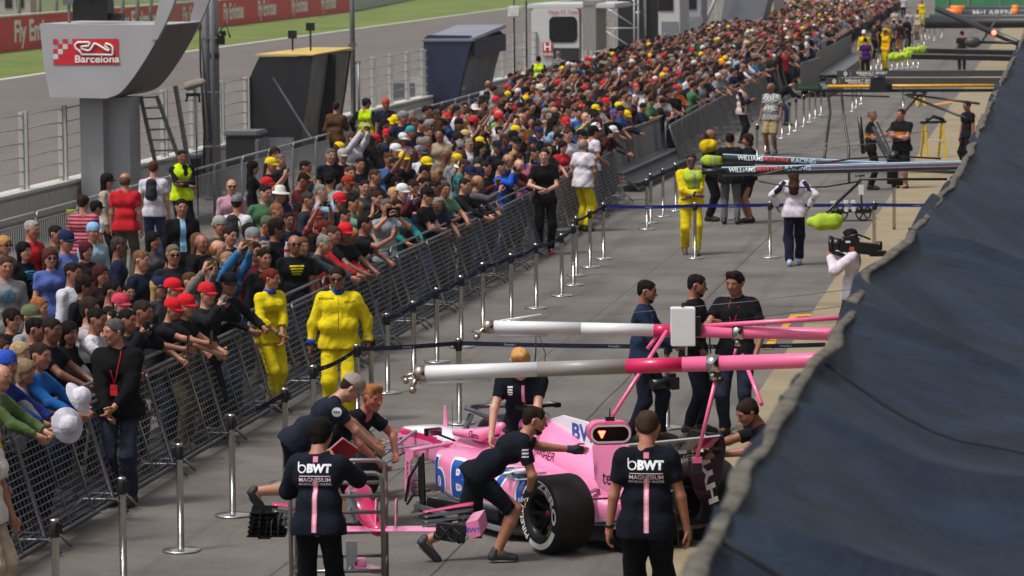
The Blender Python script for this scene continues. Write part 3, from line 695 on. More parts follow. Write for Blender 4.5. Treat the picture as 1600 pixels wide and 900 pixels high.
while s < 330:
    if fp is None: fp = r = fence_proto()
    elif s > 150: r = copy_tree(fp)
    else: r = copy_tree(fp)
    r.location = ln(-19.6, s); r.rotation_euler = (0, 0, -AL)
    tag(r, 'grey debris fence panel on the pit wall, %s from the left edge' % (ordn[i] if 0 < i < 36 else ('first' if i == 0 else 'one of the far ones, too far to tell apart')), 'fence', 'debris fence panels on the pit wall')
    if i >= 36: r['label'] = 'grey debris fence panel on the far pit wall, tiny behind the distant crowd'
    i += 1; s += 2.62
# ================================================================== far side barrier with adverts
def ray_ground(px, py): return at(px, py, 0)
a, b = at(-90, 92), at(545, 18)
d = b-a; aw = empty('advert_barrier', a, atan2(d.y, d.x), label='red trackside barrier with white airline lettering', cat='barrier'); La = d.length
REDA = mat('advert_red', '#d02a2c', .55, 0, .06, .3)
m = MB(); m.box((La/2, 0, 1.0), (La, .3, 2.0)); m.build('board', REDA, aw)
m = MB(); m.box((La/2, -.02, 2.05), (La, .36, .1)); m.build('top_trim', mat('trim_pale', '#cfc9c2', .6), aw)
WT = mat('letter_white', '#e8e6e2', .5, 0, .02)
def text_on(parent, s, loc, size, m, right=(1, 0, 0), up=(0, 0, 1), bold=0, name='lettering', align='CENTER', squeeze=1, off=0, shear=0):
    me = text_mesh(s, size, bold, 0, shear, align); r = Vector(right).normalized(); u = Vector(up).normalized(); n = r.cross(u)
    for v in me.vertices: v.co = Vector(loc)+r*v.co.x*squeeze+u*v.co.y+n*off
    return link(name, me, m, parent)
for px in (58, 215, 300, 362, 415, 466, 511, -70):
    # pixel column -> distance along the wall
    best = min(range(0, int(La*4)), key=lambda k: abs((lambda p: 800+FP*(CM.transposed()@(p-Vector((0, 0, HC)))).x/-(CM.transposed()@(p-Vector((0, 0, HC)))).z)(a+d.normalized()*(k/4)+Vector((0, 0, 1)))-px))
    text_on(aw, 'Fly Emirates', (best/4, -.16, 1.05), 1.75, WT, bold=.03, squeeze=1.45 if px < 250 else 1.0)
a2 = at(545, 18); b2 = ln(ts(a2)[0]-38, 640); d2 = b2-a2
cw = empty('concrete_barrier', a2, atan2(d2.y, d2.x), label='pale grey concrete barrier beyond the grass, after the red adverts', cat='barrier')
m = MB(); m.box((d2.length/2, 0, 1.0), (d2.length, .4, 2.0)); m.build('wall_block', mat('barrier_pale', '#b3b2ad', .8, 0, .1, .5), cw)
# vegetation and posts behind the adverts
bd = ground_mat('bank_grass', '#39461f', '#6b7446', s1=.12, s2=1.5, rough=1)
sheet('grass_bank', [(-66, 150), (-90, 560), (-300, 560), (-300, 150)], .01, bd)
random.seed(4)
for k, px in enumerate((30, 62, 88, 120, 150, 170, 192, 215, 236)):
    p = atY(px, 20, 225); m = MB(); m.tube([(0, 0, 0), (0, 0, 5)], .13, 6); m.build('fence_post', mat('post_grey', '#7c7f78', .7), None, label='grey fence post beyond the red advert barrier, number %s from the left' % ['one', 'two', 'three', 'four', 'five', 'six', 'seven', 'eight', 'nine'][k], cat='post', group='fence posts beyond the advert barrier').location = (p.x, 225, 0)
p = atY(12, 30, 235); hut = empty('small_hut', (p.x, 235, 0), label='pale hut with vents beyond the red barrier at far left', cat='hut')
m = MB(); m.box((0, 0, 1.6), (3.6, 3, 3.2)); m.build('wall', mat('hut_wall', '#a8a49c', .8), hut); m = MB(); m.box((0, 0, 3.3), (4, 3.4, .25)); m.build('roof', mat('hut_roof', '#8d8b86', .8), hut)
for x in (-1, .3, 1.1): m = MB(); m.box((x, -1.52, 2.3), (.5, .06, .6)); m.build('vent', DARK, hut)
# ================================================================== retractable belt posts
def stanchion_proto():
    r = empty('belt_post'); m = MB(); m.lathe([(.001, .03), (.032, .03), (.032, .96), (.036, .965), (.036, .985), (.001, .99)], n=20); m.build('pole', STEEL, r)
    m = MB(); m.lathe([(.175, 0), (.175, .008), (.165, .014), (.10, .022), (.035, .03), (.001, .03)], n=32); m.build('base', mat('steel_base', '#cfcdca', .16, .9, .05), r)
    m = MB(); m.lathe([(.037, .84), (.039, .85), (.039, .955), (.036, .96)], n=16); m.box((.045, 0, .905), (.03, .05, .08)); m.build('belt_head', BLACKP, r, bevel=.002); return r
SP = stanchion_proto(); first = True
GS = 'chrome belt posts standing in the pit lane'
stl = [(85, 0, 'cut by the bottom left corner'), (190, 0, 'second from the bottom left corner'), (283, 860, 'third from the left, standing clear before the black-sweatered man'), (364, 805, 'left of the black front wing endplate'), (447, 755, 'in front of the red-haired yellow marshal'), (491, 712, 'between the two near yellow marshals'), (559, 672, 'right beside the stout yellow marshal'), (581, 655, 'overlapping the stout marshal leg'), (606, 613, 'first to the right of the stout marshal'), (647, 590, 'second to the right of the stout marshal'), (683, 565, 'third to the right of the stout marshal'), (721, 542, 'fourth to the right of the stout marshal'), (718, 661, 'alone at the left end of the near cross belt'), (755, 517, 'in the diagonal row, just behind the far boom tip'), (799, 500, 'in the diagonal row, just left of the black polo man feet'), (838, 481, 'directly before the black polo man'), (878, 462, 'first right of the black polo man'), (896, 445, 'second right of the black polo man'), (901, 430, 'third right of the black polo man, before the yellow trousers'), (922, 417, 'just right of the yellow trousers'), (943, 404, 'at the left end of the blue cross belt'), (1011, 358, 'nearest of the four left of the yellow suited man'), (1017, 348, 'second of the four left of the yellow suited man'), (1036, 338, 'third of the four left of the yellow suited man'), (1056, 329, 'farthest of the four left of the yellow suited man'), (1086, 403, 'directly in front of the walking yellow suited man'), (1203, 402, 'left of the woman walking away'), (1366, 402, 'behind the cameraman shoulder'), (1397, 361, 'right of the black trolley wheels'), (1043, 668, 'behind the three men talking')]
for x, y, lb in stl:
    if x == 85: p = at(85, 808, 1.0); p.z = 0
    elif x == 190: p = at(190, 743, 1.0); p.z = 0
    else: p = at(x, y)
    r = SP if first else copy_tree(SP); first = False; r.location = p; r.rotation_euler = (0, 0, (x % 7)-AL)
    tag(r, 'chrome belt post '+lb, 'belt post', GS)
for i, (x, y) in enumerate([(1183, 254), (1196, 242), (1222, 216), (1234, 210), (1244, 204), (1256, 198), (1265, 191), (1274, 185), (1283, 180), (1332, 174), (1338, 168), (1346, 163), (1411, 173)]+[(1361+i*8.2, 112-i*.8) for i in range(10)]+[(1372+i*9, 101-i*3.5) for i in range(9)]+[(1440, 62), (1446, 62), (1452, 61), (1460, 63), (1472, 58)]):
    r = copy_tree(SP); r.location = at(x, y); r.rotation_euler = (0, 0, i)
    g = 'right of the plaid-shirted man' if i < 9 else ('under the black and yellow boom' if i < 13 else 'around the two far yellow marshals')
    k = i+1 if i < 9 else (i-8 if i < 13 else i-12)
    tag(r, 'small distant belt post %s, %s from the left' % (g, ordn[k-1]), 'belt post', GS)
def belt(p, q, label, col='#22264a', sag=.03, w=.05, mid=None, group=None, z0=.93, z1=.93):
    p = Vector((p.x, p.y, z0)); q = Vector((q.x, q.y, z1)); m = MB(); n = 8; pr = []
    for i in range(n+1): t = i/n; v = p.lerp(q, t); v.z -= sag*4*t*(1-t); pr.append(v)
    for a, b in zip(pr, pr[1:]): m.beam(a, b, .004, w)
    o = m.build('belt', cloth(col), None, label=label, cat='belt', group=group)
    d = (q-p); L = d.length
    for k in range(int(L/.9)):
        t = (k+.5)/max(1, int(L/.9)); v = p.lerp(q, t); v.z -= sag*4*t*(1-t)
        text_on(o, 'Formula 1', v, .035, mat('belt_print', '#8e90a5', .6), right=d, bold=.02, off=.006, name='print')
    return o
Bq = [('dark belt sagging between the two near left belt posts', (85, 808, 1), (190, 743, 1))]
S_ = lambda x, y: at(x, y)
belt(S_(447, 755), S_(364, 805), 'dark belt hanging low behind the red-haired marshal legs', '#24243a', .28, group=None) if False else None
belt(S_(491, 712), S_(559, 672), 'dark belt slung across the front of the stout marshal', '#26273a', .04)
belt(S_(447, 755), at(402, 772), 'dark belt dropping from the post by the red-haired marshal', '#26273a', .01, z1=.86)
belt(S_(559, 672), S_(718, 661), 'dark belt from the stout marshal to the lone post', '#26273a', .01)
belt(S_(718, 661), S_(1043, 668), 'dark belt behind the pink and white booms', '#26273a', .01)
belt(S_(1043, 668), at(1290, 665), 'dark belt behind the three men talking', '#26273a', .01)
dg = [(606, 613), (647, 590), (683, 565), (721, 542), (755, 517), (799, 500), (838, 481), (878, 462), (896, 445), (901, 430), (922, 417), (943, 404)]
dn_ = ['first', 'second', 'third', 'fourth', 'fifth', 'sixth', 'seventh', 'eighth', 'ninth', 'tenth', 'eleventh']
for i in range(len(dg)-1): belt(S_(*dg[i]), S_(*dg[i+1]), 'navy belt of the diagonal post row, %s span from the near end' % dn_[i], '#232650', .03, group='belts of the diagonal post row')
belt(S_(943, 404), S_(1086, 403), 'blue belt left of the walking yellow suited man', '#20266a', .02, .06); belt(S_(1086, 403), S_(1203, 402), 'blue belt across the yellow suited man and the grey trousers', '#20266a', .01, .06)
belt(S_(1203, 402), S_(1366, 402), 'blue belt behind the woman walking away', '#20266a', .01, .06); belt(S_(1366, 402), at(1500, 402), 'blue belt right of the trolley wheels, running to the awning', '#20266a', .01, .06)
pr_ = at(1440, 66); belt(pr_, at(1600, 64), 'red belt across the far end of the lane', '#8e2330', .01, .12)
# ================================================================== pit building, awning
wallm = mat('garage_wall', '#8f8c86', .8, 0, .1, .6)
pb = empty('pit_building', ln(1.15, 0), -AL, label='grey pit building with open garages under the blue awning', cat='building')
m = MB(); m.box((4, 160, 3.15), (8, 360, .3)); m.build('roof', wallm, pb)
m = MB()
for k in range(-2, 46): m.box((.2, k*7.2-2, 1.5), (.4, 1.6, 3.0))
m.box((7.8, 160, 1.5), (.3, 360, 3.0)); m.build('wall', wallm, pb)
AZ = 3.89
EP = [(1030, 965), (1065, 900), (1100, 835), (1150, 730), (1182, 690), (1235, 596), (1288, 538), (1325, 470), (1345, 425), (1402, 384), (1442, 330), (1482, 285), (1508, 240), (1530, 188), (1556, 135), (1586, 80), (1600, 48), (1612, 20)]
ET = [ts(at(x, y, AZ)) for x, y in EP]; ET = [(-1.0, 5.2)]+ET; ET.sort(key=lambda e: e[1])
def edge_t(s):
    for (t0, s0), (t1, s1) in zip(ET, ET[1:]):
        if s0 <= s <= s1: return t0+(t1-t0)*(s-s0)/(s1-s0)
    return ET[0][0] if s < ET[0][1] else ET[-1][0]
rnd = random.Random(7)
seams = [6.2, 7.7, 9.0, 11.3, 14.2, 18.3, 22.5, 28, 34, 41, 49, 58, 68]
def tarp_z(w, s):
    q = min(abs(s-e) for e in seams); lo = max([e for e in seams if e <= s] or [5]); hi = min([e for e in seams if e > s] or [75]); f = (s-lo)/(hi-lo)
    z = AZ-.26*w-.15*sin(pi*f)*min(1, w*2.2)-.07*sin(pi*min(w/1.9, 1))
    z += .030*sin(2.6*s/(1+s*.03)+3*w)+.008*sin(8*w+1.7*s)+.004*sin(17*s/(1+.05*s)-9*w)+.014*sin(3.3*w*w+1.7*s+2*sin(2.1*s))+.03*math.exp(-(q/.07)**2)*(1 if w < 1.5 else 1)
    z += .010*abs(sin(1.6*s/(1+s*.04)+4.3*w+1.3*sin(2.1*w+.6*s)))*min(1, w*3)
    return z
ss = []; s = 5.3
while s < 72: ss.append(s); s += .05*(s/8)**1.1
nw = 34; V = []; Q = []
for s in ss:
    for j in range(nw):
        w = 2.6*(j/(nw-1))**1.15; V.append((edge_t(s)+w, s, tarp_z(w, s)))
for i in range(len(ss)-1):
    for j in range(nw-1): a = i*nw+j; Q.append((a, a+1, a+nw+1, a+nw))
def tarp_mat():
    m = bpy.data.materials.new('tarp_blue'); m.use_nodes = True; nt = m.node_tree; b = nt.nodes['Principled BSDF']; N = nt.nodes.new; Lk = nt.links.new
    tc = N('ShaderNodeTexCoord'); a = N('ShaderNodeTexNoise'); a.inputs['Scale'].default_value = 1.6; a.inputs['Detail'].default_value = 7; a.inputs['Distortion'].default_value = 1.2; Lk(tc.outputs['Object'], a.inputs[0])
    cr = N('ShaderNodeValToRGB'); e = cr.color_ramp.elements; e[0].position = .32; e[0].color = (*C('#0b1320'), 1); e[1].position = .70; e[1].color = (*C('#1c2a3d'), 1)
    q = e.new(.55); q.color = (*C('#132032'), 1); Lk(a.outputs[0], cr.inputs[0])
    # dusty abrasion
    d = N('ShaderNodeTexNoise'); d.inputs['Scale'].default_value = 4.5; d.inputs['Detail'].default_value = 9; d.inputs['Roughness'].default_value = .75; Lk(tc.outputs['Object'], d.inputs[0])
    mr = N('ShaderNodeMapRange'); mr.inputs['From Min'].default_value = .5; mr.inputs['From Max'].default_value = .85; mr.inputs['To Max'].default_value = .4; Lk(d.outputs[0], mr.inputs[0])
    mx = N('ShaderNodeMix'); mx.data_type = 'RGBA'; mx.inputs[7].default_value = (*C('#35383c'), 1); Lk(mr.outputs[0], mx.inputs[0]); Lk(cr.outputs[0], mx.inputs[6]); Lk(mx.outputs[2], b.inputs['Base Color'])
    b.inputs['Roughness'].default_value = .62; b.inputs['Specular IOR Level'].default_value = .3
    bp = N('ShaderNodeBump'); bp.inputs['Strength'].default_value = .5; bp.inputs['Distance'].default_value = .03; w = N('ShaderNodeTexNoise'); w.inputs['Scale'].default_value = 5; w.inputs['Detail'].default_value = 4; w.inputs['Distortion'].default_value = 2; Lk(tc.outputs['Object'], w.inputs[0]); Lk(w.outputs[0], bp.inputs['Height']); Lk(bp.outputs[0], b.inputs['Normal'])
    return m
aw_ = empty('awning', (0, 0, 0), -AL, label='worn dark blue tarpaulin awning with a frayed grey hem in the foreground', cat='awning')
TM = tarp_mat(); link('tarpaulin', npmesh('tarp', V, np.array(Q)), TM, aw_)
# hem: lumpy rolled edge
HM = mat('hem_grey', '#5a564f', .9, 0, .5, 11, .9, bscale=18, spec=.15)
V = []; Q = []; n = 10
for i, s in enumerate(ss):
    r = .018+.004*sin(9*s/(1+.05*s))+.004*rnd.random(); t = edge_t(s)+.028+.006*sin(5*s)+.006*sin(17*s/(1+.05*s)); z = AZ-.005
    for k in range(n): a = 2*pi*k/n; V.append((t+r*1.35*cos(a)+.004*rnd.random(), s, z+r*.6*sin(a)+.006*rnd.random()))
for i in range(len(ss)-1):
    for k in range(n): a = i*n+k; b = i*n+(k+1) % n; Q.append((a, b, b+n, a+n))
link('hem', npmesh('hem', V, np.array(Q)), HM, aw_)
for k, sm in enumerate((6.9, 8.6, 12.6)):
    m = MB(); t0 = edge_t(sm); m.tube([(t0+.04+w*.1, sm+.012*sin(w), tarp_z(w*.1, sm)+.008) for w in range(25)], .010 if k == 1 else .006, 6); m.build('seam', mat('seam_dark', '#14181f', .8), aw_)
for sm in (6.5, 12, 20, 30, 42, 56): m = MB(); m.beam((-.45, sm, 3.45), (1.2, sm, 2.5), .05); m.build('bracket', GALV, aw_)
# ================================================================== equipment booms
PINK = mat('boom_pink', '#e0628f', .35, 0, .05, 4, coat=.3); HOTP = mat('boom_hot_pink', '#c41552', .35, 0, .05, 4, coat=.3); BWH = mat('boom_white', '#d4d3d6', .35, 0, .05, 4, coat=.3); BGR = mat('boom_grey', '#8e8782', .4, 0, .08, 4)
def boom_axis(p0, p1, Z0, dZ):
    """pixel ends; Z0 depth of the tip; runs at right angles to the lane"""
    a = atY(p0[0], p0[1], Z0); b = atY(p1[0], p1[1], Z0+dZ); return a, b
def shaft(root, a, b, segs, r, m, name='shaft', n=18, flat=1.0):
    for t0, t1, mm, nm in segs:
        q = MB(); q.tube([a.lerp(b, t0), a.lerp(b, t1)], r, n, flat=flat); q.build(nm, mm, root)
def clampcuff(root, p, r, ax):
    q = MB(); q.tube([p-ax*.045, p+ax*.045], r*1.12, 16); q.tube([p+Vector((0, 0, -r*1.1)), p+Vector((0, 0, -r*2.1))], r*.45, 8); q.build('clamp', STEEL, root)
GBM = 'pit equipment booms reaching over the lane'
a, b = boom_axis((655, 583), (1330, 561), 25.3, -.55)
r = empty('equipment_boom', (0, 0, 0), label='near pink and white equipment boom, the lower of the pair over the pink car', cat='boom', group=GBM)
shaft(r, a, b, [(0, .45*.62, BWH, 'white_section'), (.279, .485*1.0, BGR, 'grey_section')], .056, None)
shaft(r, a, b, [(.485, .615, HOTP, 'hot_pink_section'), (.615, 1.4, PINK, 'pink_section')], .0565, None)
ax = (b-a).normalized(); clampcuff(r, a.lerp(b, .685), .058, ax)
q = MB(); q.tube([a-ax*.03, a+ax*.05], .062, 16); q.tube([a-ax*.02+Vector((0, -.03, -.03)), a-ax*.06+Vector((0, -.05, -.12))], .02, 8); q.ball(a-ax*.05+Vector((0, -.05, -.12)), .03, 8); q.ball(a-ax*.10+Vector((0, -.03, -.05)), .026, 8); q.tube([a-ax*.02, a-ax*.12+Vector((0, 0, -.02))], .016, 6); q.build('nozzle', mat('nickel', '#b5a49a', .25, 1, .2, 30), r)
q = MB(); q.tube([a+Vector((0, 0, -.075)), a.lerp(b, .17)+Vector((0, 0, -.072))], .012, 6); q.build('under_pipe', BWH, r)
a2_, b2_ = boom_axis((762, 510), (1330, 523), 28.1, -.35)
r2 = empty('equipment_boom', (0, 0, 0), label='far pink and white equipment boom with the white box on it', cat='boom', group=GBM)
shaft(r2, a2_, b2_, [(0, .26, BWH, 'white_section'), (.26, .46, BWH, 'grey_section'), (.46, .505, HOTP, 'hot_pink_section'), (.505, 1.4, PINK, 'pink_section')], .052, None)
ax2 = (b2_-a2_).normalized(); clampcuff(r2, a2_.lerp(b2_, .69), .055, ax2)
q = MB(); a = a2_; q.tube([a-ax2*.03, a+ax2*.05], .06, 16); q.tube([a-ax2*.02, a-ax2*.09+Vector((0, -.03, -.08))], .02, 8); q.ball(a-ax2*.09+Vector((0, -.03, -.09)), .028, 8); q.build('nozzle', mat('nickel', '#b5a49a', .25, 1, .2, 30), r2)
q = MB(); q.tube([a+Vector((0, 0, -.07))+ax2*.06, a.lerp(b2_, .165)+Vector((0, 0, -.065))], .012, 6); q.tube([a+ax2*.1+Vector((0, 0, .05)), a+ax2*.45+Vector((0, 0, .11))], .008, 6); q.build('under_pipe', BWH, r2)
q = MB(); q.tube([atY(1092, 510, 27.9), atY(1335, 495, 27.6)], .021, 10); q.tube([atY(1030, 520, 27.95), atY(1012, 545, 27.9)], .018, 8); q.build('upper_pipe', PINK, r2)
c = atY(1067, 510, 27.85); q = MB(); q.box(c, (.20, .16, .315)); q.build('control_box', mat('box_white', '#d9d8d8', .4, 0, .03), r2, bevel=.006)
q = MB(); q.box(c+Vector((.12, 0, 0)), (.05, .1, .16)); q.tube([c+Vector((0, 0, .16)), c+Vector((0, 0, .2))], .014, 6); q.build('bracket', DARK, r2)
# wires from the booms
q = MB(); q.tube([atY(950, 492, 27.9), atY(1180, 470, 27.9), atY(1330, 452, 27.9)], .0022, 4); q.build('stay_wire', GALV, r2); q = MB(); q.tube([atY(1100, 506, 27.9), atY(1250, 487, 27.8), atY(1380, 470, 27.8)], .0022, 4); q.build('stay_wire', DARK, r2)
q = MB(); p = atY(837, 525, 28.0); q.tube([p, p+Vector((.0, 0, -.14)), p+Vector((-.02, 0, -.28))], .006, 5); q.tube([p+Vector((.03, 0, 0)), p+Vector((.08, 0, -.15)), p+Vector((.06, 0, -.3))], .004, 5); q.build('cable', DARK, r2)
# hanging pink wheel lamp and camera
def rod(root, p, q_, rad, m, name='rod'): k = MB(); k.tube([p, q_], rad, 10); k.build(name, m, root)
L1 = atY(951, 675, 27.2)
lamp = empty('signal_lamp', L1, .12, label='pink signal lamp with red lights hanging on a pink rod above the car', cat='lamp')
q = MB()
def rrect(w, h, rad, n=6):
    o = []
    for cx, cy, a0 in ((w/2-rad, h/2-rad, 0), (-w/2+rad, h/2-rad, 90), (-w/2+rad, -h/2+rad, 180), (w/2-rad, -h/2+rad, 270)):
        for k in range(n+1): t = radians(a0+90*k/n); o.append((cx+rad*cos(t), cy+rad*sin(t)))
    return o
q.prism(rrect(.345, .185, .085), -.10, .10); q.build('housing', PINK, lamp, bevel=.012)
q = MB(); q.prism(rrect(.30, .12, .055), -.115, -.1); q.build('lens', mat('lens_black', '#1a0e0e', .15), lamp)
q = MB(); n = 36; 
vo = [(x, -.118, z) for x, z in rrect(.325, .150, .07)]; vi = [(x, -.118, z) for x, z in rrect(.295, .118, .055)]; k = len(vo); q.add(vo+vi, [(i, (i+1) % k, (i+1) % k+k, i+k) for i in range(k)]); q.build('rim', mat('rim_pale', '#d8c5c8', .4), lamp)
q = MB()
for i, (x, z) in enumerate([(-.045, .02), (-.06, .02), (-.075, .02), (-.0525, .006), (-.0675, .006), (-.06, -.010), (-.09, .02), (-.0825, .006), (-.075, -.01), (-.0675, -.024)]): q.ball((x-.005, -.117, z), .0085, 6)
q.build('red_leds', mat('led_red', '#ff4a30', .4, emit=('#ff5a40', 4)), lamp)
q = MB(); q.box((.01, 0, .10), (.07, .05, .05)); q.tube([(.01, 0, .1), (.01, 0, .2)], .006, 5); q.build('mount', BLACKP, lamp)
q = MB(); q.tube([(.02, 0, .11), tuple(Matrix.Rotation(-.12, 3, 'Z') @ (atY(1043, 515, 27.9)-L1))], .017, 8); q.build('rod', PINK, lamp)
L2 = atY(1089, 727, 25.2)
cm_ = empty('boom_camera', L2, 0, label='small black camera box on a pink rod in front of the rear wing', cat='camera')
q = MB(); q.box((0, 0, -.02), (.075, .07, .08)); q.build('body', BLACKP, cm_, bevel=.004); q = MB(); q.box((0, 0, .04), (.07, .06, .04)); q.tube([(0, 0, .05), tuple(atY(1119, 590, 25.2)-L2)], .0155, 10); q.build('rod', PINK, cm_)
q = MB(); p = atY(1119, 583, 25.2)-L2; q.box(p, (.07, .06, .1)); q.ball(p+Vector((.03, -.02, -.05)), .03, 8); q.build('joint', BLACKP, cm_)
rd = empty('support_rod', (0, 0, 0), label='slanting pink rod between the two men on the right, under the far boom', cat='rod')
q = MB(); q.tube([atY(1160, 555, 28.0), atY(1190, 632, 27.4)], .018, 8); q.tube([atY(1200-50, 545, 28.0), atY(1146, 560, 28)], .012, 6); q.build('rod', PINK, rd); 
# striped booms
def striped_boom(p0, p1, Z, lbl, txt_px, rr=.068):
    a, b = boom_axis(p0, p1, Z, -.6); r = empty('equipment_boom', (0, 0, 0), label=lbl, cat='boom', group=GBM); ax = (b-a).normalized()
    q = MB(); q.tube([a, a+ax*12], rr, 20); s = q.build('shaft', mat('boom_dark', '#2b2f36', .3, .2, .05, coat=.4), r)
    up = Vector((0, 0, 1)); fr = ax.cross(up).normalized()*1.0
    if fr.y > 0: fr = -fr
    L = 12; x0 = .9*0+ (atY(txt_px[1], 0, Z).x-a.x)
    for th, col, hw in ((62, '#9fb4c4', 9), (38, '#4a7f9f', 4.5), (22, '#2c3550', 5), (8, '#a02c34', 4.5), (-6, '#6fa4c2', 5)):
        q = MB(); t0, t1 = radians(th-hw), radians(th+hw); st = 0 if th > 50 else x0
        vs = [a+ax*x+(fr*cos(t)+up*sin(t))*(rr+.002) for x in (st, L) for t in (t0, (t0+t1)/2, t1)]; q.add(vs, [(0, 1, 4, 3), (1, 2, 5, 4)], True); q.build('stripe', mat('stripe_'+col[1:], col, .35), r)
    for s, x, col in (('WILLIAMS', 0, '#d9dcde'), ('MARTINI', .395, '#c3212b'), ('RACING', .80, '#9fb9ca')):
        me = text_mesh(s, .095, .012, 0, 0, 'LEFT', 1.0); subdiv_mesh(me, .03); sx_ = {'WILLIAMS': .385, 'MARTINI': .365, 'RACING': .37}[s]/max(v.co.x for v in me.vertices)
        for v in me.vertices:
            th = v.co.y/rr+radians(16); X = v.co.x*sx_+x+(atY(txt_px[0], 0, Z).x-a.x)
            v.co = a+ax*X+(fr*cos(th)+up*sin(th))*(rr+.003)
        link('lettering', me, mat('let_'+col[1:], col, .5), r)
    return r, a, ax
rw, aa, axw = striped_boom((1130, 247), (1470, 264), 50.9, 'striped boom with white and red lettering, the upper one of its pair', (1151+2, 1262+5))
rw2, ab, axw2 = striped_boom((1128, 268), (1470, 259), 48.4, 'striped boom with white and red lettering, the lower one of its pair', (1137+2, 1258+5))
YG = mat('hi_vis_cover', '#9bb431', .75, 0, .2, 8, .9, bscale=7, spec=.2)
def bag(name, c, sz, lbl, seed=1, strip=True):
    P = [RC(Vector(c)-Vector((sz[0]*.35, 0, 0)), Vector(c)+Vector((sz[0]*.35, 0, 0)), sz[1], sz[1]*.85, k=.03), RC(Vector(c)-Vector((sz[0]*.2, 0, sz[2])), Vector(c)+Vector((sz[0]*.1, 0, -sz[2])), sz[1]*.7, sz[1]*.6, k=.05)]
    V, Q = sdf(P, .018, [(Vector(c)+Vector((0, 0, sz[1]*.75)), (0.1, 0, 1.)), (Vector(c)-Vector((0, 0, sz[2]+sz[1]*.45)), (0, 0, -1.))], .012, seed); o = link(name, npmesh(name, V, Q), YG, None, label=lbl, cat='cover')
    W_, R_ = sdf([dict(p_, ra=p_['ra']+.004, rb=p_['rb']+.004) for p_ in P], .018, [(Vector(c)+Vector((.03, 0, 0)), (1., 0, .1)), (Vector(c)-Vector((.02, 0, 0)), (-1., 0, -.1)), (Vector(c)+Vector((0, 0, sz[1]*.76)), (0.1, 0, 1.)), (Vector(c)-Vector((0, 0, sz[2]+sz[1]*.46)), (0, 0, -1.))], .012, seed); link('grey_band', npmesh('band', W_, R_), cloth('#8f948c'), o)
    return o
c1 = atY(1114, 252, 50.9); bag('boom_cover', c1, (.16, .115, .0), 'crumpled hi-vis yellow cover on the upper striped boom tip', 2)
c2 = atY(1086, 281, 48.4); bag('boom_cover', c2+Vector((-.02, 0, .05)), (.12, .115, .13), 'hi-vis yellow cover on the lower striped boom tip before the yellow suited man', 3)
q = MB(); q.tube([(-.14, 0, 0), (.18, 0, 0)], .045, 10); q.tube([(.05, 0, -.08), (-.2, -.03, .06)], .012, 5); q.build('nozzle', BLACKP, rw2).location = atY(1112, 268, 48.35)
cv = atY(1291, 344, 47.2); P = [RC(cv+Vector((-.22, 0, -.01)), cv+Vector((.2, 0, .01)), .065, .06, k=.05), RC(cv+Vector((-.08, 0, -.02)), cv+Vector((.1, 0, -.02)), .12, .11, k=.05, sq=(1, 1, .95))]
V, Q = sdf(P, .02, (), .012, 5); link('lamp_cover', npmesh('c', V, Q), YG, None, label='bright yellow-green bag tied over a lamp behind the cameraman', cat='cover')
hr = empty('lamp_hanger', (0, 0, 0), label='black hanger rod from the striped booms to the yellow-green bag', cat='rod'); q = MB(); q.tube([cv+Vector((0, 0, .1)), atY(1340, 287, 48)], .022, 8); q.tube([atY(1340, 287, 48), atY(1344, 280, 48), atY(1480, 280, 47.8)], .018, 8); q.build('rod', BLACKP, hr)
hs_ = empty('air_hose', (0, 0, 0), label='black hoses looped along and below the striped booms', cat='hose'); q = MB()
q.tube([atY(1130, 262, 49), atY(1180, 275, 48.2), atY(1240, 262, 48.1), atY(1330, 248, 48.3), atY(1400, 244, 48.5), atY(1470, 248, 48.5)], .013, 6); q.build('hose', BLACKP, hs_)
q = MB(); q.tube([atY(1185, 283, 48.2), atY(1240, 293, 48.2), atY(1290, 292, 48.2), atY(1345, 283, 48.2)], .012, 6); q.build('hose', BLACKP, hs_); q = MB(); q.tube([atY(1075, 252, 49.5), atY(1130, 264, 49), atY(1165, 262, 48.2)], .008, 6); q.build('hose', BLACKP, hs_)
ck = empty('boom_bracket', (0, 0, 0), label='black wheel-gun bracket where the striped booms cross', cat='bracket'); q = MB(); q.box(atY(1394, 268, 48.2), (.14, .16, .35)); q.box(atY(1402, 285, 48.2), (.16, .12, .08)); q.tube([atY(1394, 258, 48.4), atY(1372, 222, 49)], .03, 8); q.ball(atY(1397, 245, 48.4), .09, 8); q.build('bracket', BLACKP, ck)
q = MB(); q.tube([atY(1150, 247, 51.2), atY(1300, 231, 51), atY(1420, 218, 51)], .006, 4); q.tube([atY(1200, 236, 51), atY(1450, 205, 51)], .004, 4); q.build('stay_wire', GALV, rw)
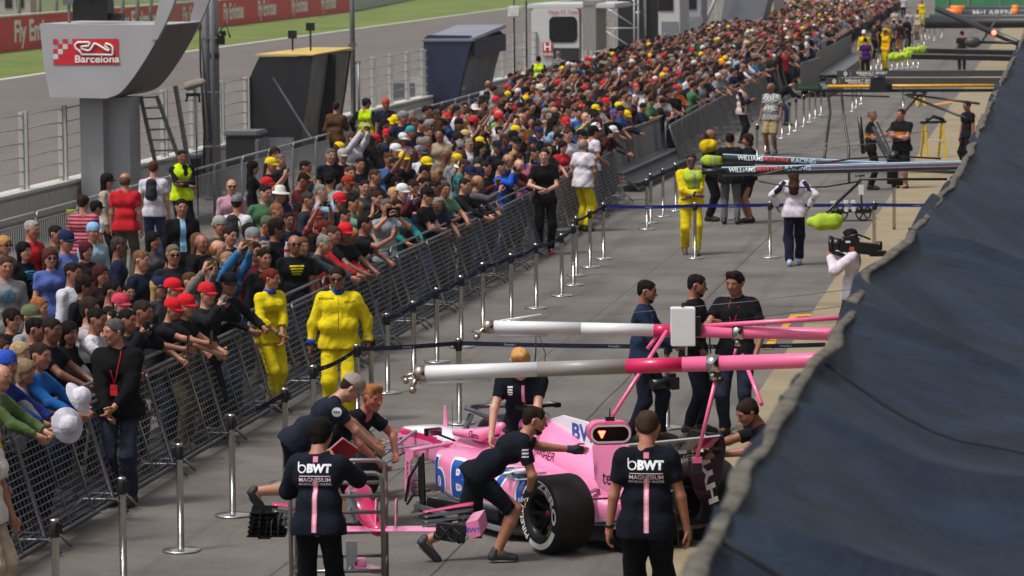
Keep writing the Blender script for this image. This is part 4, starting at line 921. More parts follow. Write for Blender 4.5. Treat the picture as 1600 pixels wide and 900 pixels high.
# dark boards with yellow pipe
Zr = 83.0; DB = mat('board_grey', '#3c3d42', .45, .1, .05, 2); YP = mat('pipe_yellow', '#d99a12', .4)
def board_boom(x0, x1, y, Z, hgt, lbl, txt=True, strip=None, m=DB):
    a = atY(x0, y, Z); b = atY(x1, y-.5, Z-.9); ax = (b-a).normalized(); r = empty('equipment_boom', (0, 0, 0), label=lbl, cat='boom', group=GBM); q = MB(); q.beam(a, a+ax*9, .16, hgt); q.build('shaft', m, r)
    if txt:
        k = 5300/Z
        text_on(r, 'RENAULT SPORT', a+ax*.86+Vector((0, -.085, .015)), .085, WT, right=ax, bold=.02, squeeze=1.2); text_on(r, 'FORMULA ONE TEAM', a+ax*.80+Vector((0, -.085, -.04)), .045, WT, right=ax, bold=.02, squeeze=1.2)
        q = MB(); c = a+ax*.20+Vector((0, -.085, 0)); q.add([c+Vector((0, 0, .068)), c+ax*.05, c-Vector((0, 0, .068)), c-ax*.05, c+Vector((0, 0, .035)), c+ax*.025, c-Vector((0, 0, .035)), c-ax*.025], [(0, 1, 5, 4), (1, 2, 6, 5), (2, 3, 7, 6), (3, 0, 4, 7)]); q.build('emblem', WT, r)
        q = MB(); q.beam(a+ax*.33+Vector((0, -.086, -.05)), a+ax*.33+Vector((0, -.086, .05)), .006, .004); q.build('divider', WT, r)
    if strip: q = MB(); q.beam(a+ax*.1+Vector((0, -.05, strip[0])), a+ax*9+Vector((0, -.05, strip[0])), .08, strip[2]); q.build('strip', strip[1], r)
    return r
board_boom(1308, 1548, 115, 84.5, .15, 'dark grey flat boom, the upper of two boards', strip=(-.105, mat('strip_cream', '#b8a888', .5), .022))
board_boom(1290, 1548, 127, 82, .155, 'dark grey flat boom with a yellow pipe, the lower of two boards')
yb = empty('air_pipe', (0, 0, 0), label='yellow pipe with black lower rail under the two dark grey flat boards', cat='pipe'); q = MB(); q.tube([atY(1294, 135, 81.8), atY(1560, 133.5, 81)], .04, 10); q.build('pipe', YP, yb); q = MB(); q.beam(atY(1280, 142, 81.8), atY(1560, 141, 81), .1, .075); q.tube([atY(1267, 148, 81.8), atY(1390, 151, 81.6)], .02, 6); q.build('lower_rail', BLACKP, yb)
bx = empty('gearbox_housing', atY(1372, 131, 81.4), 0, label='black domed housing mounted on the yellow pipe boom', cat='housing'); q = MB(); q.box((0, 0, -.02), (.42, .3, .36), taper=.8); q.ball((0, 0, .14), .17, 10, (1.1, .9, .5)); q.box((.25, 0, -.1), (.15, .25, .2)); q.build('housing', BLACKP, bx, bevel=.01)
gs = empty('display_board', atY(1262, 136, 81.8), 0, label='dark green number display at the tip of the yellow pipe boom', cat='display'); q = MB(); q.box((0, 0, 0), (.62, .08, .16)); q.build('frame', mat('green_dark', '#1f3a2e', .5), gs); q = MB(); q.box((0, -.045, 0), (.5, .01, .09)); q.build('screen', mat('screen_green', '#3d5240', .4, 0, .4, 60), gs)
hz = empty('hanging_hoses', (0, 0, 0), label='two black hoses hanging from the yellow pipe boom to the striped booms', cat='hose')
q = MB(); q.tube([atY(1294, 146, 81), atY(1297, 175, 80.5), atY(1292, 215, 80), atY(1288, 248, 79)], .035, 6); q.build('hose', BLACKP, hz); q = MB(); q.tube([atY(1315, 146, 81), atY(1318, 180, 80.5), atY(1326, 228, 80), atY(1327, 300, 79)], .03, 6); q.build('hose', BLACKP, hz)
tr = empty('diagonal_strut', (0, 0, 0), label='black diagonal struts from the yellow pipe boom to the awning', cat='strut'); q = MB(); q.tube([atY(1418, 147, 81.5), atY(1530, 162, 80)], .03, 6); q.tube([atY(1415, 148, 81.5), atY(1510, 185, 79)], .03, 6); q.tube([atY(1437, 148, 81.5), atY(1386, 205, 78)], .03, 6); q.build('strut', BLACKP, tr)
rk = empty('wheel_gun_rack', (0, 0, 0), label='black angled rod before the two yellow-black shirted crewmen', cat='rod'); q = MB(); q.tube([atY(1343, 183, 62), atY(1349, 240, 62)], .04, 6); q.tube([atY(1365, 200, 62), atY(1395, 255, 60)], .04, 6); q.build('rod', BLACKP, rk); q = MB(); q.beam(atY(1370, 190, 62), atY(1395, 245, 62), .1, .03); q.build('plate', GALV, rk)
# green tipped black booms
for (x0, y0, y1, Z, lb, cx) in ((1445, 79, 82, 107, 'black boom with lime green cover, the upper one', 1428), (1420, 88, 91, 103, 'black boom with lime green cover, the lower one', 1405)):
    a = atY(x0, y0, Z); b = atY(1580, y1, Z-1); ax = (b-a).normalized(); r = empty('equipment_boom', (0, 0, 0), label=lb, cat='boom', group=GBM); q = MB(); q.beam(a, a+ax*9, .12, .17); q.build('shaft', BLACKP, r); q = MB(); q.beam(a+Vector((0, -.065, .075)), a+ax*9+Vector((0, -.065, .075)), .01, .03); q.build('edge', mat('boom_edge', '#6d6d6d', .5), r)
    c = atY(cx, y0-1, Z); P = [RC(c-Vector((.25, 0, .06)), c+Vector((.33, 0, .02)), .12, .13, k=.05)]; V, Q = sdf(P, .04, (), .03, 2); link('cover', npmesh('c', V, Q), YG, r)
r = empty('hanging_camera', (0, 0, 0), label='dark grey camera pod on a black arm near the awning', cat='camera'); c = atY(1520, 66, 104); q = MB(); q.ball(c, .26, 10, (1.0, .6, .7)); q.build('pod', mat('pod_grey', '#3b3b3c', .5), r); q = MB(); q.tube([c+Vector((.2, 0, 0)), atY(1592, 67, 103)], .05, 6); q.build('arm', BLACKP, r)
for (x0, y, Z, th, col, lb, tip) in ((1445, 36, 155, .26, '#17181a', 'thick black boom below the orange tipped booms', None), (1452, 28, 160, .18, '#303134', 'dark grey boom just above the thick black boom', None), (1500, 20, 175, .2, '#3a3c42', 'dark boom with orange tip and white lettering, lower one', '#e0761b'), (1505, 13, 183, .14, '#3a3c42', 'dark boom with orange tip, higher one', '#e0761b')):
    a = atY(x0, y, Z); ax = Vector((1, -.16, 0)).normalized(); r = empty('equipment_boom', (0, 0, 0), label=lb, cat='boom', group=GBM); q = MB(); q.tube([a, a+ax*12], th, 10); q.build('shaft', mat('boomc'+col[1:], col, .5), r)
    if tip:
        q = MB(); q.tube([a-ax*.7, a+ax*.1], th*1.15, 10); q.tube([a+ax*2.6, a+ax*2.95], th*1.2, 10); q.build('tip', mat('orange_tip', tip, .5), r)
        if y == 20: text_on(r, 'McLAREN', a+ax*1.6+Vector((0, -th*1.2, 0)), .34, WT, right=ax, bold=.01, squeeze=1.4)
dg_ = empty('diagonal_boom', (0, 0, 0), label='long black boom sloping down to the awning across the far booms', cat='boom'); q = MB(); q.tube([atY(1465, 14, 140), atY(1592, 68, 132)], .13, 8); q.build('shaft', BLACKP, dg_); q = MB(); q.tube([atY(1562, 22, 140), atY(1536, 62, 134)], .05, 6); q.build('strut', BLACKP, dg_); q = MB(); q.ball(atY(1553, 51, 133), .1, 6); q.build('red_lamp', mat('led_red', '#ff4a30', .4, emit=('#ff5a40', 4)), dg_)
# ================================================================== start gantry base with the circuit sign
def tbase(px, t):
    d = ray(px, 450); A = Matrix(((d.x, -U.x), (d.y, -U.y))); r = A.inverted() @ Vector((VV.x*t, VV.y*t)); p = d*r[0]; return Vector((p.x, p.y, 0))
def frame_at(px, py, rz=-AL):
    p = tbase(px, -18.9); return p, FP/p.y
gp, k0 = frame_at(150, 316)
g = empty('start_gantry', gp, -AL, label='grey curved start gantry foot bearing the red Barcelona sign', cat='gantry')
def pl(px, py, p0=gp, k=None, depth=0):   # pixel -> (t, z) on the plane facing the lane through p0
    d = ray(px, py); n = U; o = Vector((0, 0, HC)); tt = (p0+U*depth-o).dot(n)/d.dot(n); w = o+d*tt; return ((w-p0).dot(VV), w.z)
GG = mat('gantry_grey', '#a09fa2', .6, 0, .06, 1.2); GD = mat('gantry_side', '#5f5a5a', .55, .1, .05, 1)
def smooth_px(pts, m=6):
    o = []
    for i in range(len(pts)-1):
        p0 = pts[max(i-1, 0)]; p1 = pts[i]; p2 = pts[i+1]; p3 = pts[min(i+2, len(pts)-1)]
        for k in range(m): t = k/m; o.append(tuple(.5*(2*p1[j]+(p2[j]-p0[j])*t+(2*p0[j]-5*p1[j]+4*p2[j]-p3[j])*t*t+(3*p1[j]-p0[j]-3*p2[j]+p3[j])*t**3) for j in (0, 1)))
    return o+[pts[-1]]
CURVE = smooth_px([(262, 28), (250, 52), (236, 78), (220, 104), (203, 128), (186, 146), (166, 154)])
poly = [(62, 37), (236, 40), (244, 22), (252, -60), (300, -60), (272, 0), (258, 38), (238, 72), (222, 103), (203, 137), (185, 154), (150, 153), (78, 152), (68, 100)]
pp = [pl(*p) for p in poly]; low = [pl(*p) for p in [(62, 37), (258, 39)]+[c for c in CURVE if c[1] > 41]+[(78, 152), (68, 100)]]
q = MB(); q.prism(low, 0, 2.9, lambda u, v, d: (u, d, v)); q.build('body', GG, g)
AR = smooth_px([(300, -90), (293, -60), (284, -30), (273, 2), (262, 30), (246, 62)]); AL_ = smooth_px([(238, 62), (243, 30), (250, 0), (262, -60), (268, -90)]); arm_ = [pl(*p) for p in AL_+AR]
q = MB(); q.prism(arm_, -.03, .12); q.prism(arm_, 2.8, 2.93); q.build('arch', GG, g)
cv_ = [pl(*p) for p in CURVE if p[1] > 38]
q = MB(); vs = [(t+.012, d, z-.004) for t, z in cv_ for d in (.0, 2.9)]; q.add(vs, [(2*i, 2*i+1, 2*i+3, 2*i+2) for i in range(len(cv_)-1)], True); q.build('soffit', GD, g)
cv_ = [pl(*p) for p in [c for c in AR if c[1] < 38]]
q = MB(); vs = [(t, d, z) for t, z in cv_ for d in (.1, 2.85)]; q.add(vs, [(2*i, 2*i+1, 2*i+3, 2*i+2) for i in range(len(cv_)-1)], True); q.build('glazing', mat('glazing', '#b9a9a6', .2, 0, .02, alpha=.35), g)
c0 = pl(149, 155)[1]
q = MB(); (ta, _), (tb, _) = pl(114, 200), pl(150, 200); q.box(((ta+tb)/2, 1.0, c0/2), (tb-ta, 1.0, c0)); q.box((tb+.24, 1.15, c0/2), (.48, .8, c0)); q.build('column', mat('column_grey', '#8f9092', .6, 0, .06, 2), g)
q = MB()
for x0, x1 in ((186, 206), (212, 246)): a_, b_ = pl(x0, 155), pl(x1+4, 262); q.beam((a_[0], 1.6, a_[1]), (b_[0], 1.6, b_[1]), .07)
a_, b_ = pl(236, 140), pl(258, 272); q.beam((a_[0], 1.9, a_[1]), (b_[0], 1.9, b_[1]), .13, .07)
for i in range(7):
    y = 158+i*17; xa = 186+(y-155)*.19; xb = 212+(y-155)*.34; a_, b_ = pl(xa, y), pl(xb, y-1); q.beam((a_[0], 1.6, a_[1]), (b_[0], 1.6, b_[1]), .16, .03)
q.build('ladder', mat('ladder_grey', '#6f7072', .5, .5), g)
sg = MB(); A_, B_ = pl(83, 61), pl(186, 101); w_, h_ = B_[0]-A_[0], A_[1]-B_[1]; SR = mat('sign_red', '#c0202b', .5, 0, .03)
cq = w_/103*7.6; cx0 = A_[0]
def sq(m_, u0, v0, u1, v1, d): m_.add([(u0, d, v0), (u1, d, v0), (u1, d, v1), (u0, d, v1)], [(0, 1, 2, 3)])
sq(sg, cx0+4*cq, B_[1], B_[0], A_[1], -.012); sq(sg, cx0, B_[1], cx0+4*cq, B_[1]+cq*1.05, -.012)
sq(sg, cx0+cq, B_[1]+cq*1.05, cx0+4*cq, B_[1]+cq*2.0, -.012)
for i, j in ((0, 0), (2, 0), (1, 1), (3, 1), (0, 2), (2, 3-.001)): v1 = A_[1]-j*cq; sq(sg, cx0+i*cq, v1-cq, cx0+(i+1)*cq, v1, -.0125)
sq(sg, cx0+2*cq, B_[1]+cq*2, cx0+4*cq, A_[1]-cq*2, -.0118)
sign = sg.build('sign', SR, g)
q = MB(); sq(q, cx0+cq, A_[1]-3*cq, cx0+2*cq, A_[1]-2*cq, -.014); sq(q, cx0, A_[1]-4*cq, cx0+cq, A_[1]-3*cq, -.014); sq(q, cx0+2*cq, A_[1]-2*cq, cx0+3*cq, A_[1]-cq, -.014); q.build('checks', mat('sign_pale', '#c5c5c6', .5), sign)
tk = [(141, 66), (137, 66), (122, 66), (118, 70), (119, 75), (124, 79), (127, 82), (128, 85), (176, 86), (177, 84), (177, 74), (173, 70), (166, 68), (165, 71), (172, 77), (171, 79), (167, 78), (152, 69), (148, 68), (145, 73), (142, 78), (137, 79), (128, 76), (128, 73), (134, 72), (139, 72), (140, 69), (141, 66)]
q = MB(); tp = [pl(*p) for p in tk]; q.tube([(t, -.03, z) for t, z in tp], .022, 6); q.build('track_outline', WT, sign)
c_ = pl(152, 92.5); text_on(sign, 'Barcelona', (c_[0], -.03, c_[1]), .2, WT, bold=.02, squeeze=1.15)
sp = empty('loudspeaker', gp+U*1.0, -AL, label='black loudspeaker cabinets standing on the gantry top', cat='loudspeaker'); a_, b_ = pl(102, 0), pl(148, 34); q = MB(); cz = 4.0
q.box(((a_[0]+b_[0])/2-.17, 0, b_[1]+1.0), (.33, .4, 1.3)); q.box(((a_[0]+b_[0])/2+.18, 0, b_[1]+1.0), (.34, .4, 1.3)); q.build('cabinet', BLACKP, sp); q = MB(); q.box(((a_[0]+b_[0])/2, -.05, b_[1]+.18), (.72, .5, .34)); q.box(((a_[0]+b_[0])/2+.45, 0, b_[1]+.08), (.3, .3, .14)); q.build('base', BLACKP, sp)
q = MB(); c_ = pl(88, 30); q.beam((c_[0], -.1, c_[1]-.1), (c_[0], -.1, c_[1]+.3), .05); q.box((c_[0], -.1, c_[1]+.32), (.22, .12, .1)); q.build('bracket', mat('ladder_grey', '#6f7072', .5, .5), sp)
# poles
def polething(name, px, py, top_z, rad, lbl, m=GALV, cluster=False):
    p = at(px, py); o = empty(name, p, 0, label=lbl, cat='pole'); q = MB()
    if cluster:
        for a in range(4): q.tube([(rad*.62*cos(a*pi/2+.6), rad*.62*sin(a*pi/2+.6), 0), (rad*.62*cos(a*pi/2+.6), rad*.62*sin(a*pi/2+.6), top_z)], rad*.5, 10)
        for z in (0.05, 1.2, 2.4, 3.6): q.box((0, 0, z), (rad*1.9, rad*1.9, .04))
    else: q.tube([(0, 0, 0), (0, 0, top_z)], rad, 10)
    q.build('shaft', m, o); return o
bp_ = polething('floodlight_pole', 333, 312, 7, .18, 'thick grey clustered pole right of the Barcelona sign', mat('pole_grey', '#838488', .4, .6), True)
q = MB(); q.tube([(-.2, -.1, .6), (-.16, -.15, 1.5), (-.22, -.1, 3), (-.2, -.1, 7)], .02, 6); q.tube([(-.2, -.1, 1.1), (-.02, -.2, 1.4), (-.1, -.2, 2.4), (-.2, -.1, 3.6)], .015, 6); q.build('cable', DARK, bp_)
q = MB(); q.box((.25, -.1, 3.55), (.16, .12, .2)); q.box((.3, -.1, 3.7), (.12, .1, .1)); q.tube([(.1, -.1, 3.5), (.35, -.1, 3.95), (.45, -.1, 3.6)], .02, 5); q.box((.1, -.1, 3.2), (.2, .15, .12)); q.build('wifi_boxes', BLACKP, bp_)
tp_ = polething('mast', 553, 232, 7, .07, 'slim grey mast left of the blue covered stand'); q = MB(); q.box((0, 0, 2.9), (.22, .2, .08)); q.tube([(.16, 0, 0), (.16, 0, 2.4)], .035, 6); q.tube([(-.05, 0, 2.4), (.22, 0, 2.4)], .03, 6); q.build('bracket', GALV, tp_)
mc = empty('fluffy_microphone', atY(306, 132, 60), 0, label='grey furry outdoor microphone on a thin stand left of the thick pole', cat='microphone'); V, Q = sdf([RC((-.12, 0, -.02), (.10, 0, .05), .085, .075)], .02, (), .014, 4); link('windshield', npmesh('w', V, Q), mat('fur_grey', '#7d756d', .95, 0, .3, 40, .5), mc)
q = MB(); q.tube([(-.02, 0, -.08), (0, 0, -2.3)], .012, 5); q.box((-.05, 0, -.18), (.26, .05, .06)); q.tube([(-.15, 0, -.2), (-.18, 0, -.3)], .02, 5); q.tube([(.05, 0, -.2), (.06, 0, -.32)], .02, 5); q.build('stand', DARK, mc)
q = MB(); q.tube([(0, 0, -2.3), (0, 0, -atY(306, 132, 60).z)], .012, 5); q.build('stand_foot', DARK, mc)
# ================================================================== covered timing stands
def stand(name, base, poly, roof_h, depth, mats, label, side_in=0.0, slant=None):
    p = tbase(base[0], -19.0); o = empty(name, p, -AL, label=label, cat='timing stand'); P = [pl(x, y, p) for x, y in poly]
    return o, p, P
o, p, P = stand('timing_stand', (430, 262), [(405, 89), (488, 88), (480, 150), (463, 262), (384, 262), (380, 150), (395, 110)], 0, 5, None, 'black netted timing stand with a yellow roof')
NET = mat('net_grey', '#8b8783', .7, 0, .2, 2, alpha=.66); TB = mat('tarp_black', '#15161a', .5, 0, .4, 1.5, .5, bscale=3)
q = MB(); q.prism(P, 0, .08); q.build('front_cover', TB, o)
q = MB(); q.prism(P, 4.6, 4.7); q.build('back_cover', TB, o)
(xt, zt), (xm, zm), (xb, zb) = P[1], P[2], P[3]
q = MB(); nn = 10; vs = []
for i in range(nn+1):
    y = .08+4.5*i/nn
    for (x, z) in ((xt, zt), (xm, zm), (xb, zb)): vs.append((x+.03*sin(i*2.3), y, z))
q.add(vs, [(i*3+j, i*3+j+1, i*3+j+4, i*3+j+3) for i in range(nn) for j in range(2)], True); q.build('side_net', NET, o)
q = MB(); q.beam((xm+.03, 1.9, .1), (xt, 1.9, zt), .1, .4); q.build('side_flap', TB, o)
(xl, zl) = P[0]; q = MB(); q.add([(xl-.1, 0, zt+.02), (xt+.05, -.05, zt+.02), (xt+.05, 4.75, zt+.03), (xl+.2, 4.75, zt+.03), (xl-.1, 0, zt+.06), (xt+.05, -.05, zt+.05), (xt+.05, 4.75, zt+.08), (xl+.2, 4.75, zt+.09)], [(3, 2, 1, 0), (4, 5, 6, 7), (0, 1, 5, 4), (1, 2, 6, 5), (2, 3, 7, 6), (3, 0, 4, 7)]); q.build('roof', mat('roof_yellow', '#c2a557', .6, 0, .15, 1), o)
q = MB(); q.beam((xl+.35, -.03, zl-.5), (xl+1.3, -.03, .9), .05); q.box((xl+.3, -.03, .5), (1.1, .03, .9)); q.build('clear_windows', mat('clear_film', '#626469', .15, 0, .3, 3), o)
for px, hh in ((457, 60), (485, 48)):
    q = MB(); t, z = pl(px, hh, p, depth=2.5); q.tube([(t, 2.5, zt), (t, 2.5, z+.1)], .025, 6); q.box((t, 2.5, z+.1), (.2, .15, .2)); q.build('antenna', BLACKP, o)
o, p, P = stand('timing_stand', (700, 186), [(662, 60), (668, 55), (732, 56), (737, 62), (722, 120), (712, 170), (702, 186), (662, 186), (661, 100)], 0, 6, None, 'dark blue tarpaulin covered timing stand with a pale top')
NV = mat('tarp_navy', '#1c2440', .55, 0, .25, 1.2, .7, bscale=2.5)
q = MB(); q.prism(P, 0, .5); q.build('front_cover', NV, o); q = MB(); q.prism(P, 6.2, 6.4); q.build('back_cover', NV, o)
(xt, zt) = P[3]; q = MB(); n2 = 8; vs = []
for i in range(n2+1):
    for (x, z) in ((P[3][0], P[3][1]-.1), P[4], P[5], P[6]): vs.append((x+.04*sin(i*1.9), .4+5.8*i/n2, z))
q.add(vs, [(i*4+j, i*4+j+1, i*4+j+5, i*4+j+4) for i in range(n2) for j in range(3)], True); q.build('side_net', NET, o)
q = MB(); q.beam((xt+.01, .3, zt-.25), (xt+.05, 6.3, zt-.25), .06, .55); q.build('valance', NV, o)
q = MB(); q.box(((P[0][0]+xt)/2, 3.2, zt+.13), (xt-P[0][0]+.15, 6.5, .12), Matrix.Rotation(.045, 3, 'X')); q.build('roof', mat('tarp_pale', '#787c88', .6, 0, .1, 1), o, bevel=.04)
def simple_box(name, base, wpx, hpx, depth, m, lbl, cat='cabinet', z0=0, legs=False, bev=.03):
    p = at(*base); k = FP/p.y; o = empty(name, p, -AL, label=lbl, cat=cat); q = MB(); q.box((0, depth/2, z0+hpx/k/2), (wpx/k, depth, hpx/k)); q.build('body', m, o, bevel=bev)
    if legs:
        q = MB()
        for x in (-.4, .4): q.beam((x*wpx/k, .05, 0), (x*wpx/k*.6, .05, z0), .03)
        q.build('stand_legs', DARK, o)
    return o, k
simple_box('covered_monitor', (629, 197), 34, 31, .45, NV, 'small navy covered monitor on thin legs by the blue stand', z0=.72, legs=True)
simple_box('covered_cabinet', (662, 190), 46, 68, 1.4, mat('cover_silver', '#a7a9ac', .5, 0, .1, 2), 'silver-white covered cabinet beside the small navy monitor')
o_, k_ = simple_box('flight_case', (378, 300), 50, 88, .9, mat('case_black', '#1c1d20', .6, 0, .2, 3), 'black case with grey domed lid right of the thick pole'); q = MB(); q.box((0, .45, 88/k_+.05), (.82, 1.0, .12)); q.box((.4, .4, .6), (.12, 1.0, 1.25)); q.build('lid', mat('case_grey', '#606266', .5), o_, bevel=.03)
o_, k_ = simple_box('flight_case', (272, 308), 60, 60, .9, mat('case_black', '#1c1d20', .6, 0, .2, 3), 'low black case with grey top behind the young hi-vis guard'); q = MB(); q.box((.1, .4, 60/k_+.04), (.95, 1.0, .1)); q.build('lid', mat('case_grey', '#606266', .5), o_, bevel=.03)
o_, k_ = simple_box('cable_reel', (112, 342), 12, 30, .4, mat('reel_beige', '#8c8a74', .6), 'beige box with black cable coils below the gantry column', z0=.3); q = MB()
for i in range(6): q.tube([(.35+.32*cos(a)*.4+.05*i, .1+i*.03, .55+.28*sin(a)) for a in [pi*k/6 for k in range(13)]], .025, 6)
q.build('cable_coil', DARK, o_)
sgn = empty('small_sign', at(120, 372)+Vector((0, 0, 0)), 0, label='small yellow and blue sign on the rail at the back of the crowd', cat='sign'); k = FP/at(120, 372).y
z1 = 5.39-(326+72)*at(120, 372).y/FP; q = MB(); q.box((0, 0, z1), (30/k, .03, 12/k)); q.build('yellow_plate', mat('sign_yellow', '#c8d21e', .5), sgn); q = MB(); q.box((0, 0, z1-22/k), (28/k, .02, 30/k)); q.build('blue_panel', mat('sign_blue', '#1f2658', .6), sgn)
text_on(sgn, 'Torre Rosa', (0, -.02, z1-.02), .1, DARK, bold=.01, squeeze=1.1)
# Haas style white stand
p = tbase(868, -18.9); k = FP/p.y; o = empty('timing_stand', p, -AL, label='white rounded timing stand with a black window', cat='timing stand')
WC = mat('stand_white', '#bfc0c0', .5, 0, .04, 1)
def prr(px, py, w, h, rad=.12): c = pl(px, py, p); return [(c[0]+x, c[1]+z) for x, z in rrect(w/k, h/k, rad)]
q = MB(); q.prism(prr(868, 64, 76, 106, .25), .0, .5); q.build('shell', WC, o, bevel=.03)
q = MB(); q.prism(prr(880, 46, 44, 40, .2), -.03, .0); q.build('window', mat('window_black', '#17181a', .2), o)
q = MB(); c = pl(885, 90, p); q.box((c[0], -.04, c[1]), (40/k, .1, 30/k)); q.build('keypad_racks', mat('rack_dark', '#232426', .6, 0, .4, 10), o)
q = MB(); c = pl(872, 10, p); q.box((c[0]+.5, 2.5, c[1]), (3.4, 5, .2)); q.build('roof', WC, o, bevel=.04)
q = MB(); c = pl(856, 77, p); q.box((c[0], -.05, c[1]), (15/k, .04, 22/k)); q.build('red_plate', mat('haas_red', '#b8242c', .5), o)
text_on(o, 'H', (c[0], -.09, c[1]+.08), .42, WT, bold=.03); text_on(o, 'HAAS', (c[0], -.09, c[1]-.19), .17, WT, bold=.02)
c = pl(882, 19, p); text_on(o, 'Haas F1 Team', (c[0], -.04, c[1]), .2, mat('haas_red', '#b8242c', .5), bold=.01, squeeze=1.05)
q = MB(); c = pl(921, 40, p); q.box((c[0], 1.5, c[1]), (.5, 3, 1.9)); q.build('rear_screen', mat('pane_grey', '#8b8a88', .3), o)
o_, k_ = simple_box('aircon_unit', (825, 140), 44, 22, .7, mat('unit_grey', '#8f9092', .5), 'grey box unit on a frame left of the white rounded stand', z0=1.1, bev=.02); q = MB()
for x in (-.5, .5): q.beam((x, .1, 0), (x, .1, 1.1), .06); q.beam((-x, .6, 0), (x, .6, 1.1), .05)
q.box((0, .3, .95), (1.3, .7, .06)); q.box((0, .3, .5), (1.2, .6, .35)); q.build('frame', mat('unit_grey', '#8f9092', .5), o_)
for px, lb in ((807, 'white antenna box on a thin mast, left one'), (826, 'white antenna box on a thin mast, right one')):
    p = tbase(px, -19.0); o = empty('antenna_mast', p, 0, label=lb+' by the grey box unit', cat='antenna'); q = MB(); q.tube([(0, 0, 0), (0, 0, 4.0)], .03, 6); q.build('mast', DARK, o); q = MB(); q.box((0, -.1, 3.35 if px == 807 else 3.9), (.45, .2, .42)); q.build('antenna', mat('ant_white', '#cfcfcd', .5), o, bevel=.05)
# scaffold, screens and cabins farther on
p = tbase(968, -18.4); o = empty('scaffold_tower', p, -AL, label='white scaffold tower behind the crowd with a white base', cat='scaffold'); q = MB()
for x in (-.7, .7):
    for y in (0, 1.4): q.tube([(x, y, 0), (x, y, 5)], .04, 6)
for z in (1.2, 2.2, 3.2, 4.2):
    q.tube([(-.7, 0, z), (.7, 0, z)], .03, 6); q.tube([(-.7, 0, z), (.7, 0, z-.9)], .025, 6); q.tube([(.7, 0, z), (.7, 1.4, z)], .03, 6)
q.build('frame', mat('scaffold_pale', '#b7b8b9', .4, .3), o); q = MB(); q.box((.2, .6, .5), (2.3, 1.6, 1.0)); q.build('base_block', mat('unit_pale', '#a9a9a7', .6), o)
p = tbase(1000, -18.2); o = empty('pit_screen', p, -AL, label='tall black screen with a small white logo beside the scaffold tower', cat='screen'); q = MB(); q.prism(rrect(1.15, 2.9, .15), 0, .3, lambda u, v, d: (u-.35, d, v+2.2)); q.box((.55, .5, 2.0), (.5, .4, 3.6)); q.build('panel', mat('screen_black', '#1b1c1f', .4), o); q = MB(); q.tube([(.28, -.2, 0), (.28, -.2, 5)], .04, 6); q.build('post', GALV, o)
q = MB(); q.add([(-.15, -.02, 2.75), (.05, -.02, 2.95), (-.02, -.02, 2.8), (.1, -.02, 2.8), (-.02, -.02, 2.7)], [(0, 4, 3, 2, 1)]); q.build('logo', WT, o)
CW = mat('cabin_white', '#b9b9b6', .6, 0, .06, .5)
for i, (px, py, w, h, dp, lb, mm_) in enumerate(((1045, 78, 40, 92, 4, 'pale cabin behind the crowd, right of the black screen', CW), (1085, 66, 26, 80, 3, 'narrow pale cabin with a grey door behind the crowd', mat('cabin_grey', '#94959a', .6, 0, .06, .5)), (1180, 42, 60, 75, 8, 'long pale cabin behind the far crowd, left of the far cabins', mat('cabin_warm', '#b3afa6', .6, 0, .06, .5)), (1260, 26, 70, 60, 10, 'farthest pale cabin at the top of the crowd', CW))):
    top_ = py-h; p = tbase(px, -18.6); k = FP/p.y; h = k*(HC-(top_+72)/k); o = empty('cabin', p, -AL, label=lb, cat='cabin'); q = MB(); q.box((0, dp/2, h/k/2), (w/k, dp, h/k)); q.build('wall', mm_, o, bevel=.04); q = MB(); q.box((.1, -.03, 1.1), (.8, .05, 1.9)); q.build('door', mat('door_grey', '#74777c', .6), o)
    q = MB(); q.box((-.1, -.03, h/k-.7), (w/k*.6, .04, .6)); q.build('window', mat('window_black', '#17181a', .2), o)
p = tbase(1122, -18.2); o = empty('slanted_stand', p, -AL, label='grey slanted stand with a pale leaning pole, left of the long cabin', cat='timing stand'); q = MB(); q.prism([(-.2, 0), (2.0, 0), (3.0, 3.6), (.6, 3.6)], 0, 4); q.build('side_panel', mat('panel_slate', '#73757c', .5, 0, .1, .5), o); q = MB(); q.tube([(-1.0, -.6, .6), (.6, -.6, 4.4)], .09, 8); q.build('pole', mat('scaffold_pale', '#b7b8b9', .4, .3), o)
# far end of the lane
p = at(1545, 36); o = empty('hoarding', p, -AL, label='green hoarding across the far end of the pit lane', cat='hoarding'); q = MB(); q.box((.3, 0, 1.0), (8.5, .3, 1.9)); q.build('panel', mat('hoard_green', '#2f7a4e', .7, 0, .1, 1), o); q = MB()
for x in (-3, -1.5, .8, 2.6): q.beam((x, -.2, .1), (x, -.2, 2.3), .1)
q.build('posts', mat('post_grey', '#7c7f78', .7), o)
# yellow trestle and the black trolley
def trestle(px, py, lb, hh=.95, w=.5):
    p = at(px, py); o = empty('trestle', p, .3, label=lb, cat='trestle'); q = MB()
    for x in (-w/2, w/2): q.beam((x, -.25, 0), (x, 0, hh), .05); q.beam((x, .25, 0), (x, 0, hh), .05)
    q.build('legs', mat('trestle_yellow', '#c9a51c', .5), o); q = MB(); q.beam((-w/2-.1, 0, hh), (w/2+.1, 0, hh), .1, .06); q.tube([(-.2, 0, hh+.05), (0, 0, hh+.15), (.3, 0, hh+.05)], .05, 6); q.build('top', BLACKP, o); q = MB(); q.beam((-w/2, -.12, hh*.5), (w/2, -.12, hh*.5), .05); q.build('brace', mat('brace_white', '#cfcfcc', .5), o)
trestle(1458, 248, 'yellow folding trestle by the awning edge'); trestle(1435, 166, 'small yellow trestle beyond the yellow pipe boom', .4, .3); trestle(1508, 45, 'tiny yellow trestle at the far end of the lane', 1.3, .5)
p = at(1345, 345); o = empty('wheeled_jack', p, .1, label='black and white wheeled trolley behind the cameraman', cat='trolley')
